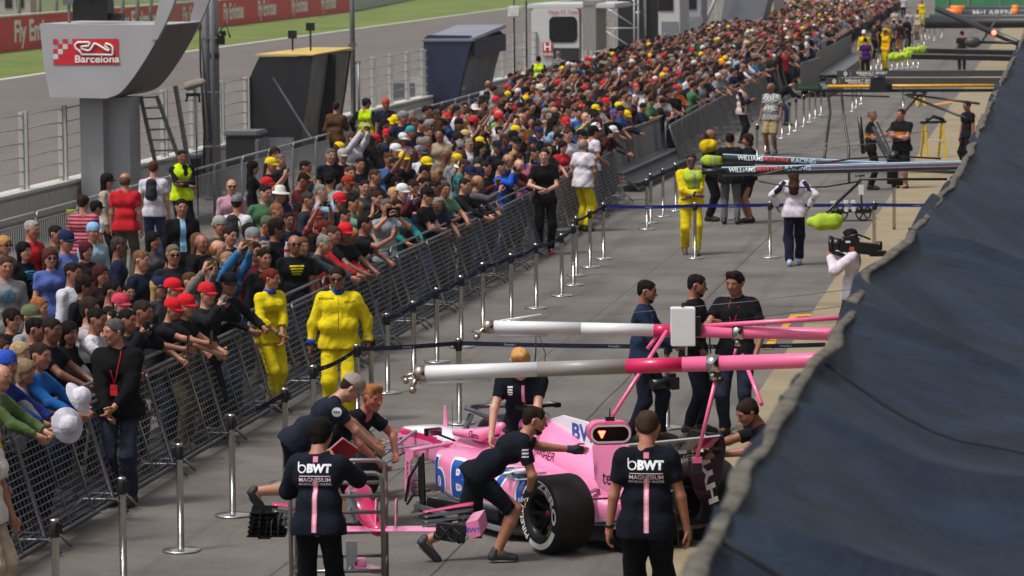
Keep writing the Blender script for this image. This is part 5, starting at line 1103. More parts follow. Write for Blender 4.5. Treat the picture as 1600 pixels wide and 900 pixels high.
for i, x in enumerate((-.42, .05)):
    q = MB(); R_ = Matrix.Rotation(pi/2, 3, 'X'); prof = [(.14, -.025), (.165, -.02), (.165, .02), (.14, .025), (.135, 0), (.14, -.025)]; q.lathe(prof, (x, 0, .165), 24, R=R_)
    for a in range(3): q.beam((x-.135*cos(a*pi/3), 0, .165-.135*sin(a*pi/3)), (x+.135*cos(a*pi/3), 0, .165+.135*sin(a*pi/3)), .02, .03)
    q.build('wheel', BLACKP, o)
q = MB(); q.box((-.15, .15, .2), (.9, .3, .06)); q.tube([(.05, .1, .2), (.0, .1, .9)], .02, 6); q.tube([(-.1, .1, .9), (.1, .1, .9)], .02, 6); q.build('frame', BLACKP, o); q = MB()
for x in (-.3, -.15): q.box((x, .02, .3), (.07, .1, .22))
q.box((0.02, .05, .62), (.09, .05, .2)); q.box((-.55, .05, .3), (.1, .1, .2)); q.build('white_parts', WHITE, o)
# ================================================================== people in the pit lane
def face(dx, dy): return atan2(-dx, dy)
def yaw(deg): a = radians(deg); return face(sin(a), -cos(a))     # 0 = toward the camera, 90 = to the right of the picture
NVY = '#14161f'; YEL = '#c9b400'; YM2 = cloth('#d0ba18')
def lanyard(o, J, s, col, parent, card='#cfcfcf', L=.32, k=1):
    R = J['R']; n = J['nec']; f = R@[0, 1, 0]; q = MB(); mid = n+R@[0, .155, -L]
    for x in (-1, 1): q.tube([n+R@[x*.05, .04, .0], n+R@[x*.055, .11, -.08], n+R@[x*.03, .145, -.2], mid], .006, 5)
    c = link('lanyard', q.mesh(), cloth(col), o); q = MB(); q.box((0, 0, 0), (.07, .012, .10)); me = q.mesh(); c2 = link('pass_card', me, cloth(card), c); c2.location = mid+R@[0, .02, -.05]; return c
# the man in the black sweater against the barrier
o, J, s, pt = person(at(192, 788), yaw(-12), dict(hyaw=42, lh=(-.02, .24, .96), rh=(.05, .25, .90), le=(-1, -.3, -.5), re=(1, -.3, -.5), lf=(-.10, .02, 0), rf=(.08, -.02, 0), side=2), 'h1', 1.84, .0095, ('long', '#0e0e10'), ('long', '#2b3040'), '#17181b', 1, ('short', '#4a4642'), loose=.016, label='man in black sweater and jeans leaning at the barrier with a red lanyard', seed=3)
lanyard(o, J, s, '#a8202c', o, '#b5232f')
# yellow suited marshals
def marshal_trim(o, J, col='#20409a', cuffs=True):
    q = collar_mesh(J, .078, .05); link('collar', q.mesh(), cloth(col), o)
    if cuffs:
        for k in 'lr':
            q = MB(); w = J[k+'w']; d = nv(J[k+'w']-J[k+'e']); q.tube([w-d*.07, w-d*.012], .052, 12); link('cuff', q.mesh(), cloth(col), o)
o, J, s, pt = person(at(424, 640), yaw(42), dict(fem=1, hyaw=-22, lh=(.0, .24, .93), rh=(.07, .24, .98), le=(-1, -.2, -.6), re=(1, -.2, -.6), rf=(.06, .10, 0), lf=(-.06, -.05, 0)), 'h2', 1.68, .0095, ('roll', YM2), ('long', '#d0ba18'), '#1d1a26', 1, ('bun', '#5e2216'), loose=.009, wide=.018, label='red-haired marshal in a yellow suit leaning by the barrier', seed=4)
marshal_trim(o, J, cuffs=False); q = MB(); q.tube([J['rw']-J['rhdv']*.03, J['rw']-J['rhdv']*.0], .033, 10); link('wristband', q.mesh(), cloth('#1d7a44'), o)
o, J, s, pt = person(at(531, 659), yaw(3), dict(fat=.75, hyaw=8, hpit=8, rh=(.33, .02, .82), lh=(-.33, -.02, .90), le=(-1, -.6, 0), re=(1, -.3, 0)), 'h3', 1.80, .0095, ('long', YM2), ('long', '#d0ba18'), '#1b1b20', 3, ('short', '#1d1512'), glasses=1, loose=.010, wide=.022, label='stout marshal in a yellow suit and dark sunglasses facing the camera', seed=5)
marshal_trim(o, J); text = MB(); q = MB(); q.tube([J['che']+J['R']@[0, .16, .12], J['pel']+J['R']@[0, .24, .12]], .004, 4); link('zip', q.mesh(), cloth('#8a7b10'), o)
bv = bvh_of([pt['shirt']])
decal('print', text_mesh('CIRCUIT', .035, .02), bv, tuple(J['che']+J['R']@[-.13, .5, .06]), (-1, 0, 0), (0, 0, 1), cloth('#3c3a18'), pt['shirt']); decal('print', text_mesh('BARCELONA', .03, .02), bv, tuple(J['che']+J['R']@[.13, .5, .10]), (-1, 0, 0), (0, 0, 1), cloth('#3c3a18'), pt['shirt'])
# team back print
def team_back(o, J, pt, y0=.055):
    sh = pt['shirt']; bv = bvh_of([sh]); R = J['R']; right = tuple(R@[1, 0, 0]); up = tuple(R@[0, 0, 1]); b = lambda x, z: tuple(J['che']+R@[x, -.5, z])
    W2 = mat('print_white', '#dedde2', .6, 0, .02); PK = cloth('#e08aa6')
    decal('print', text_mesh('BWT', .088, .055), bv, b(.030, y0), right, up, W2, sh)
    q = MB(); n = 20; vs = [(.034*cos(2*pi*k/n), .034*sin(2*pi*k/n), 0) for k in range(n)]+[(.024*cos(2*pi*k/n), .024*sin(2*pi*k/n), 0) for k in range(n)]; q.add(vs, [(k, (k+1) % n, (k+1) % n+n, k+n) for k in range(n)]); q.add([(-.034, 0, 0), (-.024, 0, 0), (-.024, .055, 0), (-.034, .055, 0)], [(0, 1, 2, 3)]); decal('emblem', q.mesh(), bv, b(-.105, y0), right, up, W2, sh)
    q = MB(); q.add([(-.125, -.003, 0), (.125, -.003, 0), (.125, .003, 0), (-.125, .003, 0)], [(0, 1, 2, 3)]); decal('print_line', q.mesh(), bv, b(0, y0-.058), right, up, W2, sh)
    decal('print', text_mesh('MAGNESIUM', .046, .01), bv, b(0, y0-.088), right, up, cloth('#e8c3cf'), sh); decal('print', text_mesh('MINERALIZED WATER', .027, .004), bv, b(0, y0-.122), right, up, W2, sh)
    for x, w, c in ((-.013, .006, PK), (0, .010, cloth('#e9b9c6')), (.013, .006, PK)):
        q = MB(); q.add([(x-w*1.0, 0, 0), (x+w*1.0, 0, 0), (x+w*1.0, .40, 0), (x-w*1.0, .40, 0)], [(0, 1, 2, 3)]); decal('stripe', q.mesh(), bv, b(-.0, y0-.50), right, up, c, sh)
    q = MB(); q.add([(-.02, 0, 0), (.02, 0, 0), (.02, .045, 0), (-.02, .045, 0)], [(0, 1, 2, 3)]); decal('stripe', q.mesh(), bv, b(-.0, y0+.052), right, up, PK, sh)
p6 = at(500, 999)
o, J, s, pt = person(p6, yaw(176), dict(hyaw=12, hpit=24, rh=(.10, .36, 1.36), lh=(-.05, .34, 1.18), re=(1, -.2, -.7), le=(-1, -.1, -.7), rdir=(-.3, .35, .7), rcurl=1.0, twist=-6, lean=6, lf=(-.1, 0, 0)), 'h6', 1.75, .0095, ('long', '#141824'), ('long', '#0b0c10'), '#111111', 1, ('curly', '#100c0a'), loose=.01, label='curly haired crewman in navy sweatshirt seen from behind, holding a red folder', seed=6)
team_back(o, J, pt); H6 = (o, J, s)
fw = wpos(o, J, s, J['rw']+np.array([.03, .09, .06])); q = MB(); q.box((0, 0, 0), (.24, .012, .19), Matrix.Rotation(.55, 3, 'X')@Matrix.Rotation(-.85, 3, 'Y')); f_ = q.build('folder', mat('folder_red', '#a8182e', .4), None, label='red folder held up by the curly haired crewman', cat='folder'); f_.location = fw; f_.rotation_euler = (0, 0, .2)
q = MB(); q.box((0, .008, .02), (.22, .004, .17), Matrix.Rotation(.55, 3, 'X')@Matrix.Rotation(-.85, 3, 'Y')); link('paper', q.mesh(), WHITE, f_)
o, J, s, pt = person(at(1012, 1006), yaw(172), dict(hyaw=8, hpit=14, rh=(.31, .06, .80), lh=(-.30, .02, .80), le=(-.6, -1, 0), re=(.6, -1, 0), twist=3), 'h9', 1.83, .0095, ('tee', '#12151f'), ('long', '#0b0c10'), '#111111', 1, ('short', '#3a2c22'), loose=.012, wide=.02, hem=-.12, label='short haired crewman in navy printed shirt seen from behind by the rear wheel', seed=7)
team_back(o, J, pt); q = MB(); q.tube([J['lw']-J['lhdv']*.035, J['lw']-J['lhdv']*.008], .034, 12); link('wristwatch', q.mesh(), BLACKP, o)
# cap man and fair haired man leaning on the front wheel
o, J, s, pt = person((0, 0, 0), yaw(100), dict(lean=48, pz=.86, py=-.25, hpit=40, hyaw=0, lh=(-.05, .55, .78), rh=(.10, .62, .66), le=(-1, 0, 0), re=(1, -.2, -.4), rf=(.12, .28, 0), lf=(-.10, -.62, .30), lheel=55, rcurl=1.1, lcurl=1.1), 'h4', 1.78, .0095, ('tee', '#1a1e2c'), ('shorts', '#0d0e14'), '#17181c', 0, ('short', '#2a1d16'), hat=('cap', '#8d8178'), label='crewman in grey-beige cap and navy tee bending over the front wheel', head_at=(549, 607), seed=8)
# place it at the front wheel depth
hw = at(549, 607, J['hd'][2]*s)
bv = bvh_of([pt['shirt']]); q = MB(); n = 18; q.add([(.045*cos(2*pi*k/n), .045*sin(2*pi*k/n), 0) for k in range(n)], [tuple(range(n))]); decal('badge', q.mesh(), bv, tuple(J['rs']+np.array([.5, .02, -.03])), (0, 1, 0), (0, 0, 1), mat('print_white', '#dedde2', .6), pt['shirt'])
decal('badge_text', text_mesh('FAN', .032, .04), bv, tuple(J['rs']+np.array([.5, .02, -.03])), (0, 1, 0), (0, 0, 1), cloth('#1a1e2c'), pt['shirt'], off=.006)
o, J, s, pt = person((0, 0, 0), yaw(62), dict(lean=56, pz=.74, py=-.25, hpit=10, hyaw=18, lh=(-.16, .42, .66), rh=(.14, .42, .62), le=(-1, 0, 0), re=(1, 0, 0), rf=(.12, .10, 0), lf=(-.12, -.4, 0)), 'h5', 1.80, .0095, ('tee', '#12151f'), ('long', '#0d0e14'), '#17181c', SKINR, ('quiff', '#8a5a34'), label='fair haired crewman in navy tee leaning with both hands on the front wheel', head_at=(582, 622), seed=9)
# blond man behind the cockpit
o, J, s, pt = person((0, 0, 0), yaw(-8), dict(lean=30, pz=.90, py=-.15, hpit=32, hyaw=0, lh=(-.10, .42, .86), rh=(.27, .40, .74), le=(-1, -.2, .1), re=(1, -.2, .3), lf=(-.1, -.1, 0)), 'h7', 1.80, .0095, ('tee', '#12151f'), ('long', '#0d0e14'), '#17181c', 4, ('quiff', '#b58a52'), label='blond crewman in navy tee leaning over the far side of the cockpit', head_at=(812, 566), seed=10)
bv = bvh_of([pt['shirt']]); R = J['R']
for z, w in ((.04, .05), (.02, .045), (0, .05), (-.02, .04)): q = MB(); q.add([(-w/2, -.006, 0), (w/2, -.006, 0), (w/2, .006, 0), (-w/2, .006, 0)], [(0, 1, 2, 3)]); decal('print', q.mesh(), bv, tuple(J['che']+R@[.10, .5, z+.05]), tuple(R@[-1, 0, 0]), tuple(R@[0, 0, 1]), mat('print_white', '#dedde2', .6), pt['shirt'])
q = MB(); q.add([(-.014, -.14, 0), (.014, -.14, 0), (.014, .1, 0), (-.014, .1, 0)], [(0, 1, 2, 3)]); decal('stripe', q.mesh(), bv, tuple(J['che']+R@[-.02, .5, .0]), tuple(R@[-1, 0, 0]), tuple(R@[0, 0, 1]), cloth('#e08aa6'), pt['shirt'])
# man pushing the rear wheel
hd8 = (836, 657)
o, J, s, pt = person((0, 0, 0), yaw(100), dict(lean=54, pz=.78, py=-.26, hpit=12, hyaw=8, side=0, rh=(.05, .20, .60), lh=(-.25, .80, .90), le=(-.4, 0, -1), re=(1, .4, -.6), rf=(.08, -.10, 0), lf=(-.08, -.72, .10), lheel=45, rcurl=.9, lcurl=.6, rk=(0, 1, .1)), 'h8', 1.76, .009, ('tee', '#12151f'), ('shorts', '#0f1219'), '#22252c', 1, ('short', '#22160f'), beard='#2b1c14', label='bearded crewman in navy shirt and shorts pushing the rear wheel', head_at=(836, 657), seed=11)
H8 = (o, J, s)
for k in 'lr':
    w, d, pn, sd = hand_frame(J, k); P = [RC(w-d*.03, w+d*.03, .036, .036, k=.015), RC(w+d*.03-sd*.02, w+d*.095-sd*.02, .022, .02, k=.02), RC(w+d*.03+sd*.02, w+d*.095+sd*.02, .022, .02, k=.02)]; V, Q = sdf(P, .009); g = npmesh('glove', V, Q); mb = MB(); fingers(mb, J, k); link('glove', g, cloth('#3c3f44'), o)
    mm_ = mb.mesh(); 
    for v in mm_.vertices: pass
    link('glove_fingers', mm_, cloth('#3c3f44'), bpy.data.objects[o.children[-1].name])
bv = bvh_of([pt['trousers']]); decal('print', text_mesh('BWT', .045, .02), bv, tuple(J['rn']+np.array([.5, -.02, .16])), (0, 1, 0), (0, 0, 1), mat('print_white', '#dedde2', .6), pt['trousers'])
bv = bvh_of([pt['shirt']])
for z in (.03, .0, -.03): q = MB(); q.add([(-.03, -.008, 0), (.03, -.008, 0), (.035, .008, 0), (-.025, .008, 0)], [(0, 1, 2, 3)]); decal('sleeve_print', q.mesh(), bv, tuple(J['rs']+np.array([.5, .01, z-.07])), (0, 1, 0), (0, 0, 1), mat('print_white', '#dedde2', .6), pt['shirt'])
# three men talking
o, J, s, pt = person(at(1006, 690), yaw(78), dict(hyaw=4, hpit=8, lh=(-.10, .34, 1.12), rh=(.12, .36, 1.08), re=(1, -.4, -.6), le=(-1, -.3, -.8), lf=(-.12, .16, 0), rf=(.12, -.14, 0)), 'm1', 1.79, .0105, ('jacket', '#1e2a40'), ('long', '#151a28'), '#15120f', 2, ('short', '#120e0c'), beard='#1d1512', loose=.012, label='bearded man in a navy denim jacket at left of the three talking, holding papers', seed=12)
hp = wpos(o, J, s, J['lw']+np.array([.06, .12, -.06])); q = MB(); q.box((0, 0, 0), (.02, .20, .16), Matrix.Rotation(.5, 3, 'X')); q.build('paper_sheet', WHITE, None, label='white papers in the hands of the man in the navy denim jacket', cat='papers').location = hp
o, J, s, pt = person(at(1084, 677), yaw(70), dict(hyaw=-6, hpit=8, lh=(-.16, .30, 1.10), rh=(.20, .15, .95), re=(1, -.6, -.4), rf=(.08, -.04, 0), lf=(-.08, .06, 0)), 'm2', 1.79, .0105, ('long', '#101114'), ('long', '#141928'), '#121212', 2, ('short', '#16110f'), beard='#2a241f', loose=.008, label='middle man of the three talking, black top, camera hanging at his hip', seed=13)
q = MB(); q.tube([(0, 0, 0), (.02, .0, -.3)], .01, 5); q.build('strap', BLACKP, None, label='black strap of the hip camera on the middle man', cat='strap').location = wpos(o, J, s, J['pel']+np.array([-.02, .17, .25]))
def camera_thing(loc, rz, lbl, sc=1.0, lens=.13, col=None, grp=None):
    q = MB(); q.box((0, 0, 0), (.145*sc, .07*sc, .10*sc)); q.box((0, 0, .06*sc), (.06*sc, .06*sc, .035*sc)); r = q.build('photo_camera', BLACKP if not col else mat('cam_'+col, col, .35, .4), None, bevel=.006, label=lbl, cat='camera', group=grp)
    q = MB(); q.tube([(0, .03*sc, 0), (0, (.03+lens)*sc, 0)], [.036*sc, .042*sc], 12); q.build('lens', BLACKP, r); r.location = loc; r.rotation_euler = (0, 0, rz); return r
camera_thing(atY(1049, 598, 36.7), yaw(-60), 'black camera hanging at the hip of the middle man of the three', 1.35, .16)
o, J, s, pt = person(at(1152, 684), yaw(-22), dict(hyaw=10, hpit=10, rh=(.08, .33, 1.25), lh=(-.26, .16, .92), re=(1, -.1, -.8), le=(-1, -.5, 0), rdir=(.5, .9, .1), rcurl=.4, lf=(-.13, .0, 0), rf=(.15, -.05, 0)), 'm3', 1.86, .0105, ('tee', '#131519'), ('long', '#222a38'), '#101010', 2, ('quiff', '#1b1512'), loose=.014, label='tall man in black polo at right of the three talking, pointing with one hand', seed=14)
lanyard(o, J, s, '#a8202c', o, '#8a8a8a', .28)
# man crouching behind the rear wing
o, J, s, pt = person((0, 0, 0), yaw(-78), dict(lean=35, pz=.60, py=-.25, hpit=28, hyaw=-8, lh=(-.12, .50, .82), rh=(.10, .58, .84), le=(-1, 0, -.5), re=(1, 0, -.5), lf=(-.14, .15, 0), rf=(.14, -.3, 0)), 'h11', 1.78, .0105, ('tee', '#14171f'), ('shorts', '#0d0e14'), '#17181c', 2, ('short', '#241812'), beard='#3a332c', label='grey bearded man crouching behind the rear wing, reaching to it', head_at=(1168, 645), seed=15)
# cameraman
o, J, s, pt = person((0, 0, 0), yaw(-100), dict(hyaw=0, hpit=6, lh=(-.12, .28, 1.40), rh=(.20, .22, 1.50), re=(1, .2, -.8), le=(-1, 0, -1), rdir=(0, .3, 1)), 'h12', 1.76, .0105, ('long', '#c9bfcb'), ('long', '#15161c'), '#111111', 2, ('short', '#161110'), loose=.016, label='cameraman in a pale shirt with a large television camera on his shoulder', head_at=(1327, 372), seed=16)
Z0 = o.location.y-.1
tv = empty('television_camera', (0, 0, 0), label='large black television camera on the cameraman shoulder', cat='television camera')
def px3(x, y, dz=0): return atY(x, y, Z0+dz)
q = MB(); q.beam(px3(1312, 384), px3(1372, 390), .17, .15); q.box(px3(1330, 376), (.2, .14, .1)); q.build('body', BLACKP, tv, bevel=.012)
q = MB(); q.tube([px3(1314, 382), px3(1301, 381)], [.075, .085], 14); q.tube([px3(1301, 381), px3(1295, 381)], [.10, .11], 4); q.build('lens', BLACKP, tv)
q = MB(); q.tube([px3(1370, 384), px3(1378, 384)], .06, 10); q.box(px3(1372, 396), (.22, .12, .07)); q.tube([px3(1300, 393), px3(1325, 402)], .03, 6); q.tube([px3(1318, 372), px3(1340, 366), px3(1360, 374)], .014, 6); q.build('battery', BLACKP, tv)
q = MB(); q.box(px3(1331, 389, -.09), (.06, .02, .05)); q.build('orange_label', mat('label_orange', '#c2553a', .5), tv); q = MB(); q.box(px3(1325, 378, -.09), (.06, .02, .025)); q.build('white_label', WHITE, tv); q = MB(); q.box(px3(1331, 394, -.088), (.055, .02, .03)); q.build('purple_label', mat('label_purple', '#4b3a9a', .5), tv)
# woman walking away
o, J, s, pt = person(at(1241, 414), yaw(176), dict(fem=1, hpit=8, lh=(-.30, .04, 1.02), rh=(.26, .0, 1.02), re=(1, -.6, 0), le=(-1, -.6, 0), lf=(-.08, -.18, 0), rf=(.09, .16, 0), lheel=10), 'h13', 1.74, .0105, ('long', '#c9c0cc'), ('long', '#14182c'), '#9fb4d6', 1, ('verylong', '#3a1f16'), loose=.006, wide=.022, label='woman with very long brown hair walking away in a white and navy top', seed=17)
q = MB()
for k in 'lr': q.tube([J[k+'s']+np.array([0, -.03, .04]), J[k+'s']*.5+J[k+'e']*.5+np.array([.0, -.03, 0]), J[k+'e']+np.array([0, -.02, 0]), J[k+'w']+np.array([0, 0, 0])], [.05, .052, .047, .036], 10)
link('sleeve_panels', q.mesh(), cloth('#1a1e36'), pt['shirt'])
# yellow suited man walking toward the camera, arms folded
o, J, s, pt = person(at(1080, 397), yaw(4), dict(hyaw=4, fat=.4, lh=(.07, .22, 1.02), rh=(-.05, .25, 1.06), le=(-1, -.1, -.7), re=(1, -.1, -.7), lf=(-.08, .14, 0), rf=(.10, -.12, .03), rheel=20), 'h14', 1.80, .0105, ('long', YM2), ('long', '#d0ba18'), '#4a2c20', 3, ('short', '#2a211c'), glasses=1, loose=.016, wide=.022, label='marshal in a yellow suit walking toward the camera with folded arms', seed=18)
marshal_trim(o, J)
# group of three behind him
person(at(1108, 345), yaw(78), dict(hyaw=6, lh=(-.24, .1, .8), rh=(.10, .28, 1.1)), 'h15', 1.85, .0115, ('long', '#101115'), ('long', '#0d0e12'), '#15130c', 3, ('bald', '#2a211c'), loose=.012, label='bald man in black with a yellow shoulder bag behind the yellow suited man', seed=19)
V, Q = sdf([RC((-.05, 0, 0), (.08, .02, .02), .13, .12)], .02, (), .01, 2); link('shoulder_bag', npmesh('b', V, Q), cloth('#c9a90f'), None, label='yellow and black bag on the shoulder of the bald man in black', cat='bag').location = atY(1106, 229, at(1108, 345).y-.25)
person(at(1141, 350), yaw(170), dict(hpit=2, lh=(-.22, .16, .95), rh=(.22, .16, .95), lf=(-.12, .02, 0), rf=(.14, -.02, 0)), 'h16', 1.80, .0115, ('jacket', '#15171b'), ('long', '#55595a'), '#121212', 1, ('short', '#15110e'), loose=.014, hem=-.14, label='man in a black jacket and grey trousers standing with his back to the camera', seed=20)
person(at(1171, 347), yaw(-72), dict(fem=1, hyaw=-8, lh=(-.1, .22, 1.0), rh=(.06, .25, .98), le=(-1, -.2, -.5), re=(1, -.2, -.5)), 'h17', 1.76, .0115, ('jacket', '#12141d'), ('skirt', '#101218'), '#14110f', 1, ('bob', '#2b1410'), loose=.008, label='dark haired woman in a black jacket and skirt facing left', seed=21)
# the man in black polo, the white shirted man
o, J, s, pt = person(at(852, 397), yaw(6), dict(hyaw=14, hpit=3, lh=(.0, .27, 1.07), rh=(.09, .27, 1.10), le=(-1, -.3, -.4), re=(1, -.3, -.4)), 'h18', 1.90, .0105, ('tee', '#0d0d10'), ('long', '#0b0b0e'), '#6e1620', 4, ('short', '#2a211b'), loose=.008, wide=.014, sx=.94, label='tall man in black polo and black trousers with red shoes standing at the barrier', seed=22)
person(at(911, 361), yaw(128), dict(fat=1.0, hyaw=-10, hpit=4, lh=(-.2, .16, .98), rh=(.16, .2, .95), re=(1, -.3, -.3)), 'h19', 1.80, .0115, ('tee', '#c6bfc7'), ('long', '#d0ba18'), '#3c2017', 1, ('bald', '#77706a'), loose=.02, wide=.03, label='balding man in a white tee and yellow trousers watching the crowd', seed=23)
person(at(926, 330), yaw(120), 'R' and dict(hyaw=0, lh=(-.2, .2, 1.0), rh=(.2, .2, 1.0)), 'h19b', 1.78, .014, ('tee', '#c9c2cb'), ('long', '#3d4a66'), '#222222', 1, ('curly', '#17110d'), label='dark haired man in a white tee and jeans beside the balding man', seed=24)
# farther figures in the lane
def plaid():
    m = bpy.data.materials.new('plaid'); m.use_nodes = True; nt = m.node_tree; b = nt.nodes['Principled BSDF']; b.inputs['Roughness'].default_value = .9; tc = nt.nodes.new('ShaderNodeTexCoord'); ck = nt.nodes.new('ShaderNodeTexChecker'); ck.inputs['Scale'].default_value = 26; ck.inputs[1].default_value = (*C('#c4c4c2'), 1); ck.inputs[2].default_value = (*C('#2f3844'), 1); nt.links.new(tc.outputs['Object'], ck.inputs[0]); nt.links.new(ck.outputs[0], b.inputs['Base Color']); return m
def stripes(c1, c2, sc=22, w=.5):
    m = bpy.data.materials.new('stripes'); m.use_nodes = True; nt = m.node_tree; b = nt.nodes['Principled BSDF']; b.inputs['Roughness'].default_value = .9; N = nt.nodes.new; tc = N('ShaderNodeTexCoord'); sp = N('ShaderNodeSeparateXYZ'); nt.links.new(tc.outputs['Object'], sp.inputs[0]); a = N('ShaderNodeMath'); a.operation = 'MULTIPLY'; a.inputs[1].default_value = sc; nt.links.new(sp.outputs[2], a.inputs[0]); f = N('ShaderNodeMath'); f.operation = 'FRACT'; nt.links.new(a.outputs[0], f.inputs[0]); g = N('ShaderNodeMath'); g.operation = 'GREATER_THAN'; g.inputs[1].default_value = w; nt.links.new(f.outputs[0], g.inputs[0]); mx = N('ShaderNodeMix'); mx.data_type = 'RGBA'; mx.inputs[6].default_value = (*C(c1), 1); mx.inputs[7].default_value = (*C(c2), 1); nt.links.new(g.outputs[0], mx.inputs[0]); nt.links.new(mx.outputs[2], b.inputs['Base Color']); return m
PLAID = plaid(); STRP = stripes('#12162c', '#b9b6c0', 16, .62); STRR = stripes('#c25560', '#151a38', 18, .6)
person(at(1206, 242), yaw(-30), dict(hyaw=20, fat=.5, lh=(-.26, .12, .9), rh=(.26, .1, .9)), 'h20', 1.92, .015, ('tee', PLAID), ('shorts', '#98865f'), '#3a3028', 3, ('bald', '#6a5a50'), label='bald man in a checked shirt and khaki shorts standing by the belt posts', seed=25)
o, J, s, pt = person(at(1159, 224), yaw(70), dict(hyaw=20, lh=(-.06, .3, 1.2), rh=(.08, .3, 1.22)), 'h21', 1.76, .015, ('long', '#181a28'), ('long', '#181a24'), '#222222', 2, ('short', '#1a1411'), label='man in a white and orange bib over a dark shirt clapping by the barrier', seed=26)
link('bib', shirt_mesh(J, .015, 'vest', 2, -.12, .018), cloth('#c9b3ae'), o)
person(at(1228, 196), yaw(80), dict(lean=50, pz=.82, py=-.3, hpit=45, lh=(-.06, .48, .85), rh=(.08, .48, .85)), 'h22', 1.80, .015, ('long', '#111118'), ('long', '#2a3350'), '#191919', 1, ('short', '#1a1411'), label='man in a black top bending forward over the belt posts', seed=27)
person(at(1360, 296), yaw(80), dict(hyaw=6, lh=(-.2, .2, 1.0), rh=(.15, .3, 1.2)), 'h23', 1.80, .013, ('tee', '#17181c'), ('long', '#101114'), '#151515', 1, ('short', '#6e675f'), label='grey haired crewman in black and yellow shirt facing right', seed=28)
person(at(1409, 296), yaw(-25), dict(hyaw=18, fat=.4, lh=(.06, .24, 1.18), rh=(-.06, .26, 1.14), le=(-1, 0, -.6), re=(1, 0, -.6)), 'h24', 1.82, .013, ('tee', '#15161a'), ('shorts', '#101114'), '#151515', 1, ('short', '#332219'), label='crewman in black and yellow shirt and shorts with folded arms', seed=29)
for hn in ('h23', 'h24'):
    J = POSEC[('J', hn)]; me = shirt_mesh(J, .014, 'vest', 2, -.02, .016); bm = bmesh.new(); bm.from_mesh(me); bmesh.ops.delete(bm, geom=[v for v in bm.verts if not 1.14 < v.co.z < 1.27], context='VERTS'); bm.to_mesh(me); bm.free()
    me.polygons.foreach_set('use_smooth', [True]*len(me.polygons)); oo = [p_ for p_ in PEOPLE if p_.data == POSEC.get(('bodyTrue', hn))][0]; link('yellow_panel', me, cloth('#c9850f'), oo)
person(at(1512, 268), yaw(-60), dict(hyaw=0), 'h25', 1.72, .015, ('tee', '#131418'), ('long', '#101114'), '#151515', 2, ('short', '#17110e'), label='dark haired man half hidden by the awning edge', seed=30)
for x, y, yw, h, top, bot, hair, hat, lb in (
    (1350, 110, -10, 1.8, ('long', '#d1b30a'), '#cdb70a', '#3a2a20', ('cap', '#d5d5d8'), 'far marshal in yellow with a white cap behind the purple shirted man'),
    (1352, 125, 175, 1.76, ('tee', '#3b1c5c'), '#101014', '#1a1210', None, 'man in a purple shirt seen from behind at the solid barrier'),
    (1384, 110, -60, 1.82, ('long', '#d19e0a'), '#cdb00a', '#3a2a20', ('cap', '#4c4a44'), 'far marshal in orange-yellow with a grey cap facing left'),
    (1386, 92, 30, 1.8, ('long', '#d1a60a'), '#15151a', '#1a1210', None, 'third far yellow marshal behind the one with the grey cap'),
    (1366, 92, 120, 1.85, ('tee', '#2a2622'), '#141418', '#1a1210', None, 'man in a dark brown tee behind the far yellow marshals'),
    (1372, 84, 40, 1.8, ('long', '#15161c'), '#141418', '#2a1a12', None, 'man in black to the right of the dark brown tee'),
    (1397, 84, 200, 1.75, ('tee', '#4a4660'), '#1c2030', '#1a1210', None, 'man in a grey-purple tee right of the far yellow marshals'),
    (1407, 86, 200, 1.8, ('tee', '#2e1518'), '#a0611a', '#1a1210', None, 'man in a maroon top and tan trousers with the photographers'),
    (1417, 78, 30, 1.8, ('long', '#15161c'), '#141418', '#1a1210', None, 'photographer in black crouched by the far belt posts'),
    (1398, 60, 190, 1.82, ('tee', '#b3aaa0'), '#141418', '#1a1210', None, 'photographer in a beige vest seen from behind'),
    (1420, 62, 190, 1.8, ('tee', '#a8a4b8'), '#1a1a22', '#8c8478', None, 'photographer in a pale lilac bib seen from behind'),
    (1434, 62, -60, 1.8, ('long', '#a89a82'), '#6e6048', '#1a1210', None, 'photographer in a sand coloured vest with a white lens'),
    (1440, 40, -20, 1.8, ('long', '#d1b30a'), '#cdb70a', '#1a1210', None, 'tiny marshal in a yellow jacket above the photographers'),
    (1412, 28, 190, 1.8, ('tee', '#c4bcc8'), '#15151a', '#1a1210', None, 'tiny man in a white tee beyond the photographers'),
    (1503, 112, 175, 1.8, ('tee', '#1a1b20'), '#15151a', '#241812', None, 'man in a dark tee walking away beyond the lime green boom covers')):
    person(at(x, y), yaw(yw), dict(lh=(-.22, .18, 1.05), rh=(.2, .2, 1.1)) if yw in (30, 40) else {}, 'far%d' % (yw in (30, 40)), h, .02, top, ('long', bot), '#151515', 1, ('short', hair), hat=hat, label=lb, fing=False)
# at the bottom left edge
person((0, 0, 0), yaw(70), dict(fem=1, lh=(-.22, .12, .86), rh=(.24, .08, .83), hyaw=0), 'h26', 1.66, .0105, ('tee', '#cfc8c0'), ('long', '#b3a08a'), '#333333', 1, ('long', '#7a5030'), loose=.012, label='fair haired woman in a white tee cut by the left picture edge', head_at=(-16, 674), seed=31)
o, J, s, pt = person((0, 0, 0), yaw(60), dict(rh=(.30, .10, .86), lh=(-.28, .1, .85)), 'h27', 1.78, .0105, ('long', YM2), ('long', '#d0ba18'), '#222222', 2, ('short', '#2a1d16'), loose=.02, wide=.03, label='yellow marshal sleeve with a blue cuff at the bottom left corner', head_at=(-38, 622), seed=32)
marshal_trim(o, J)
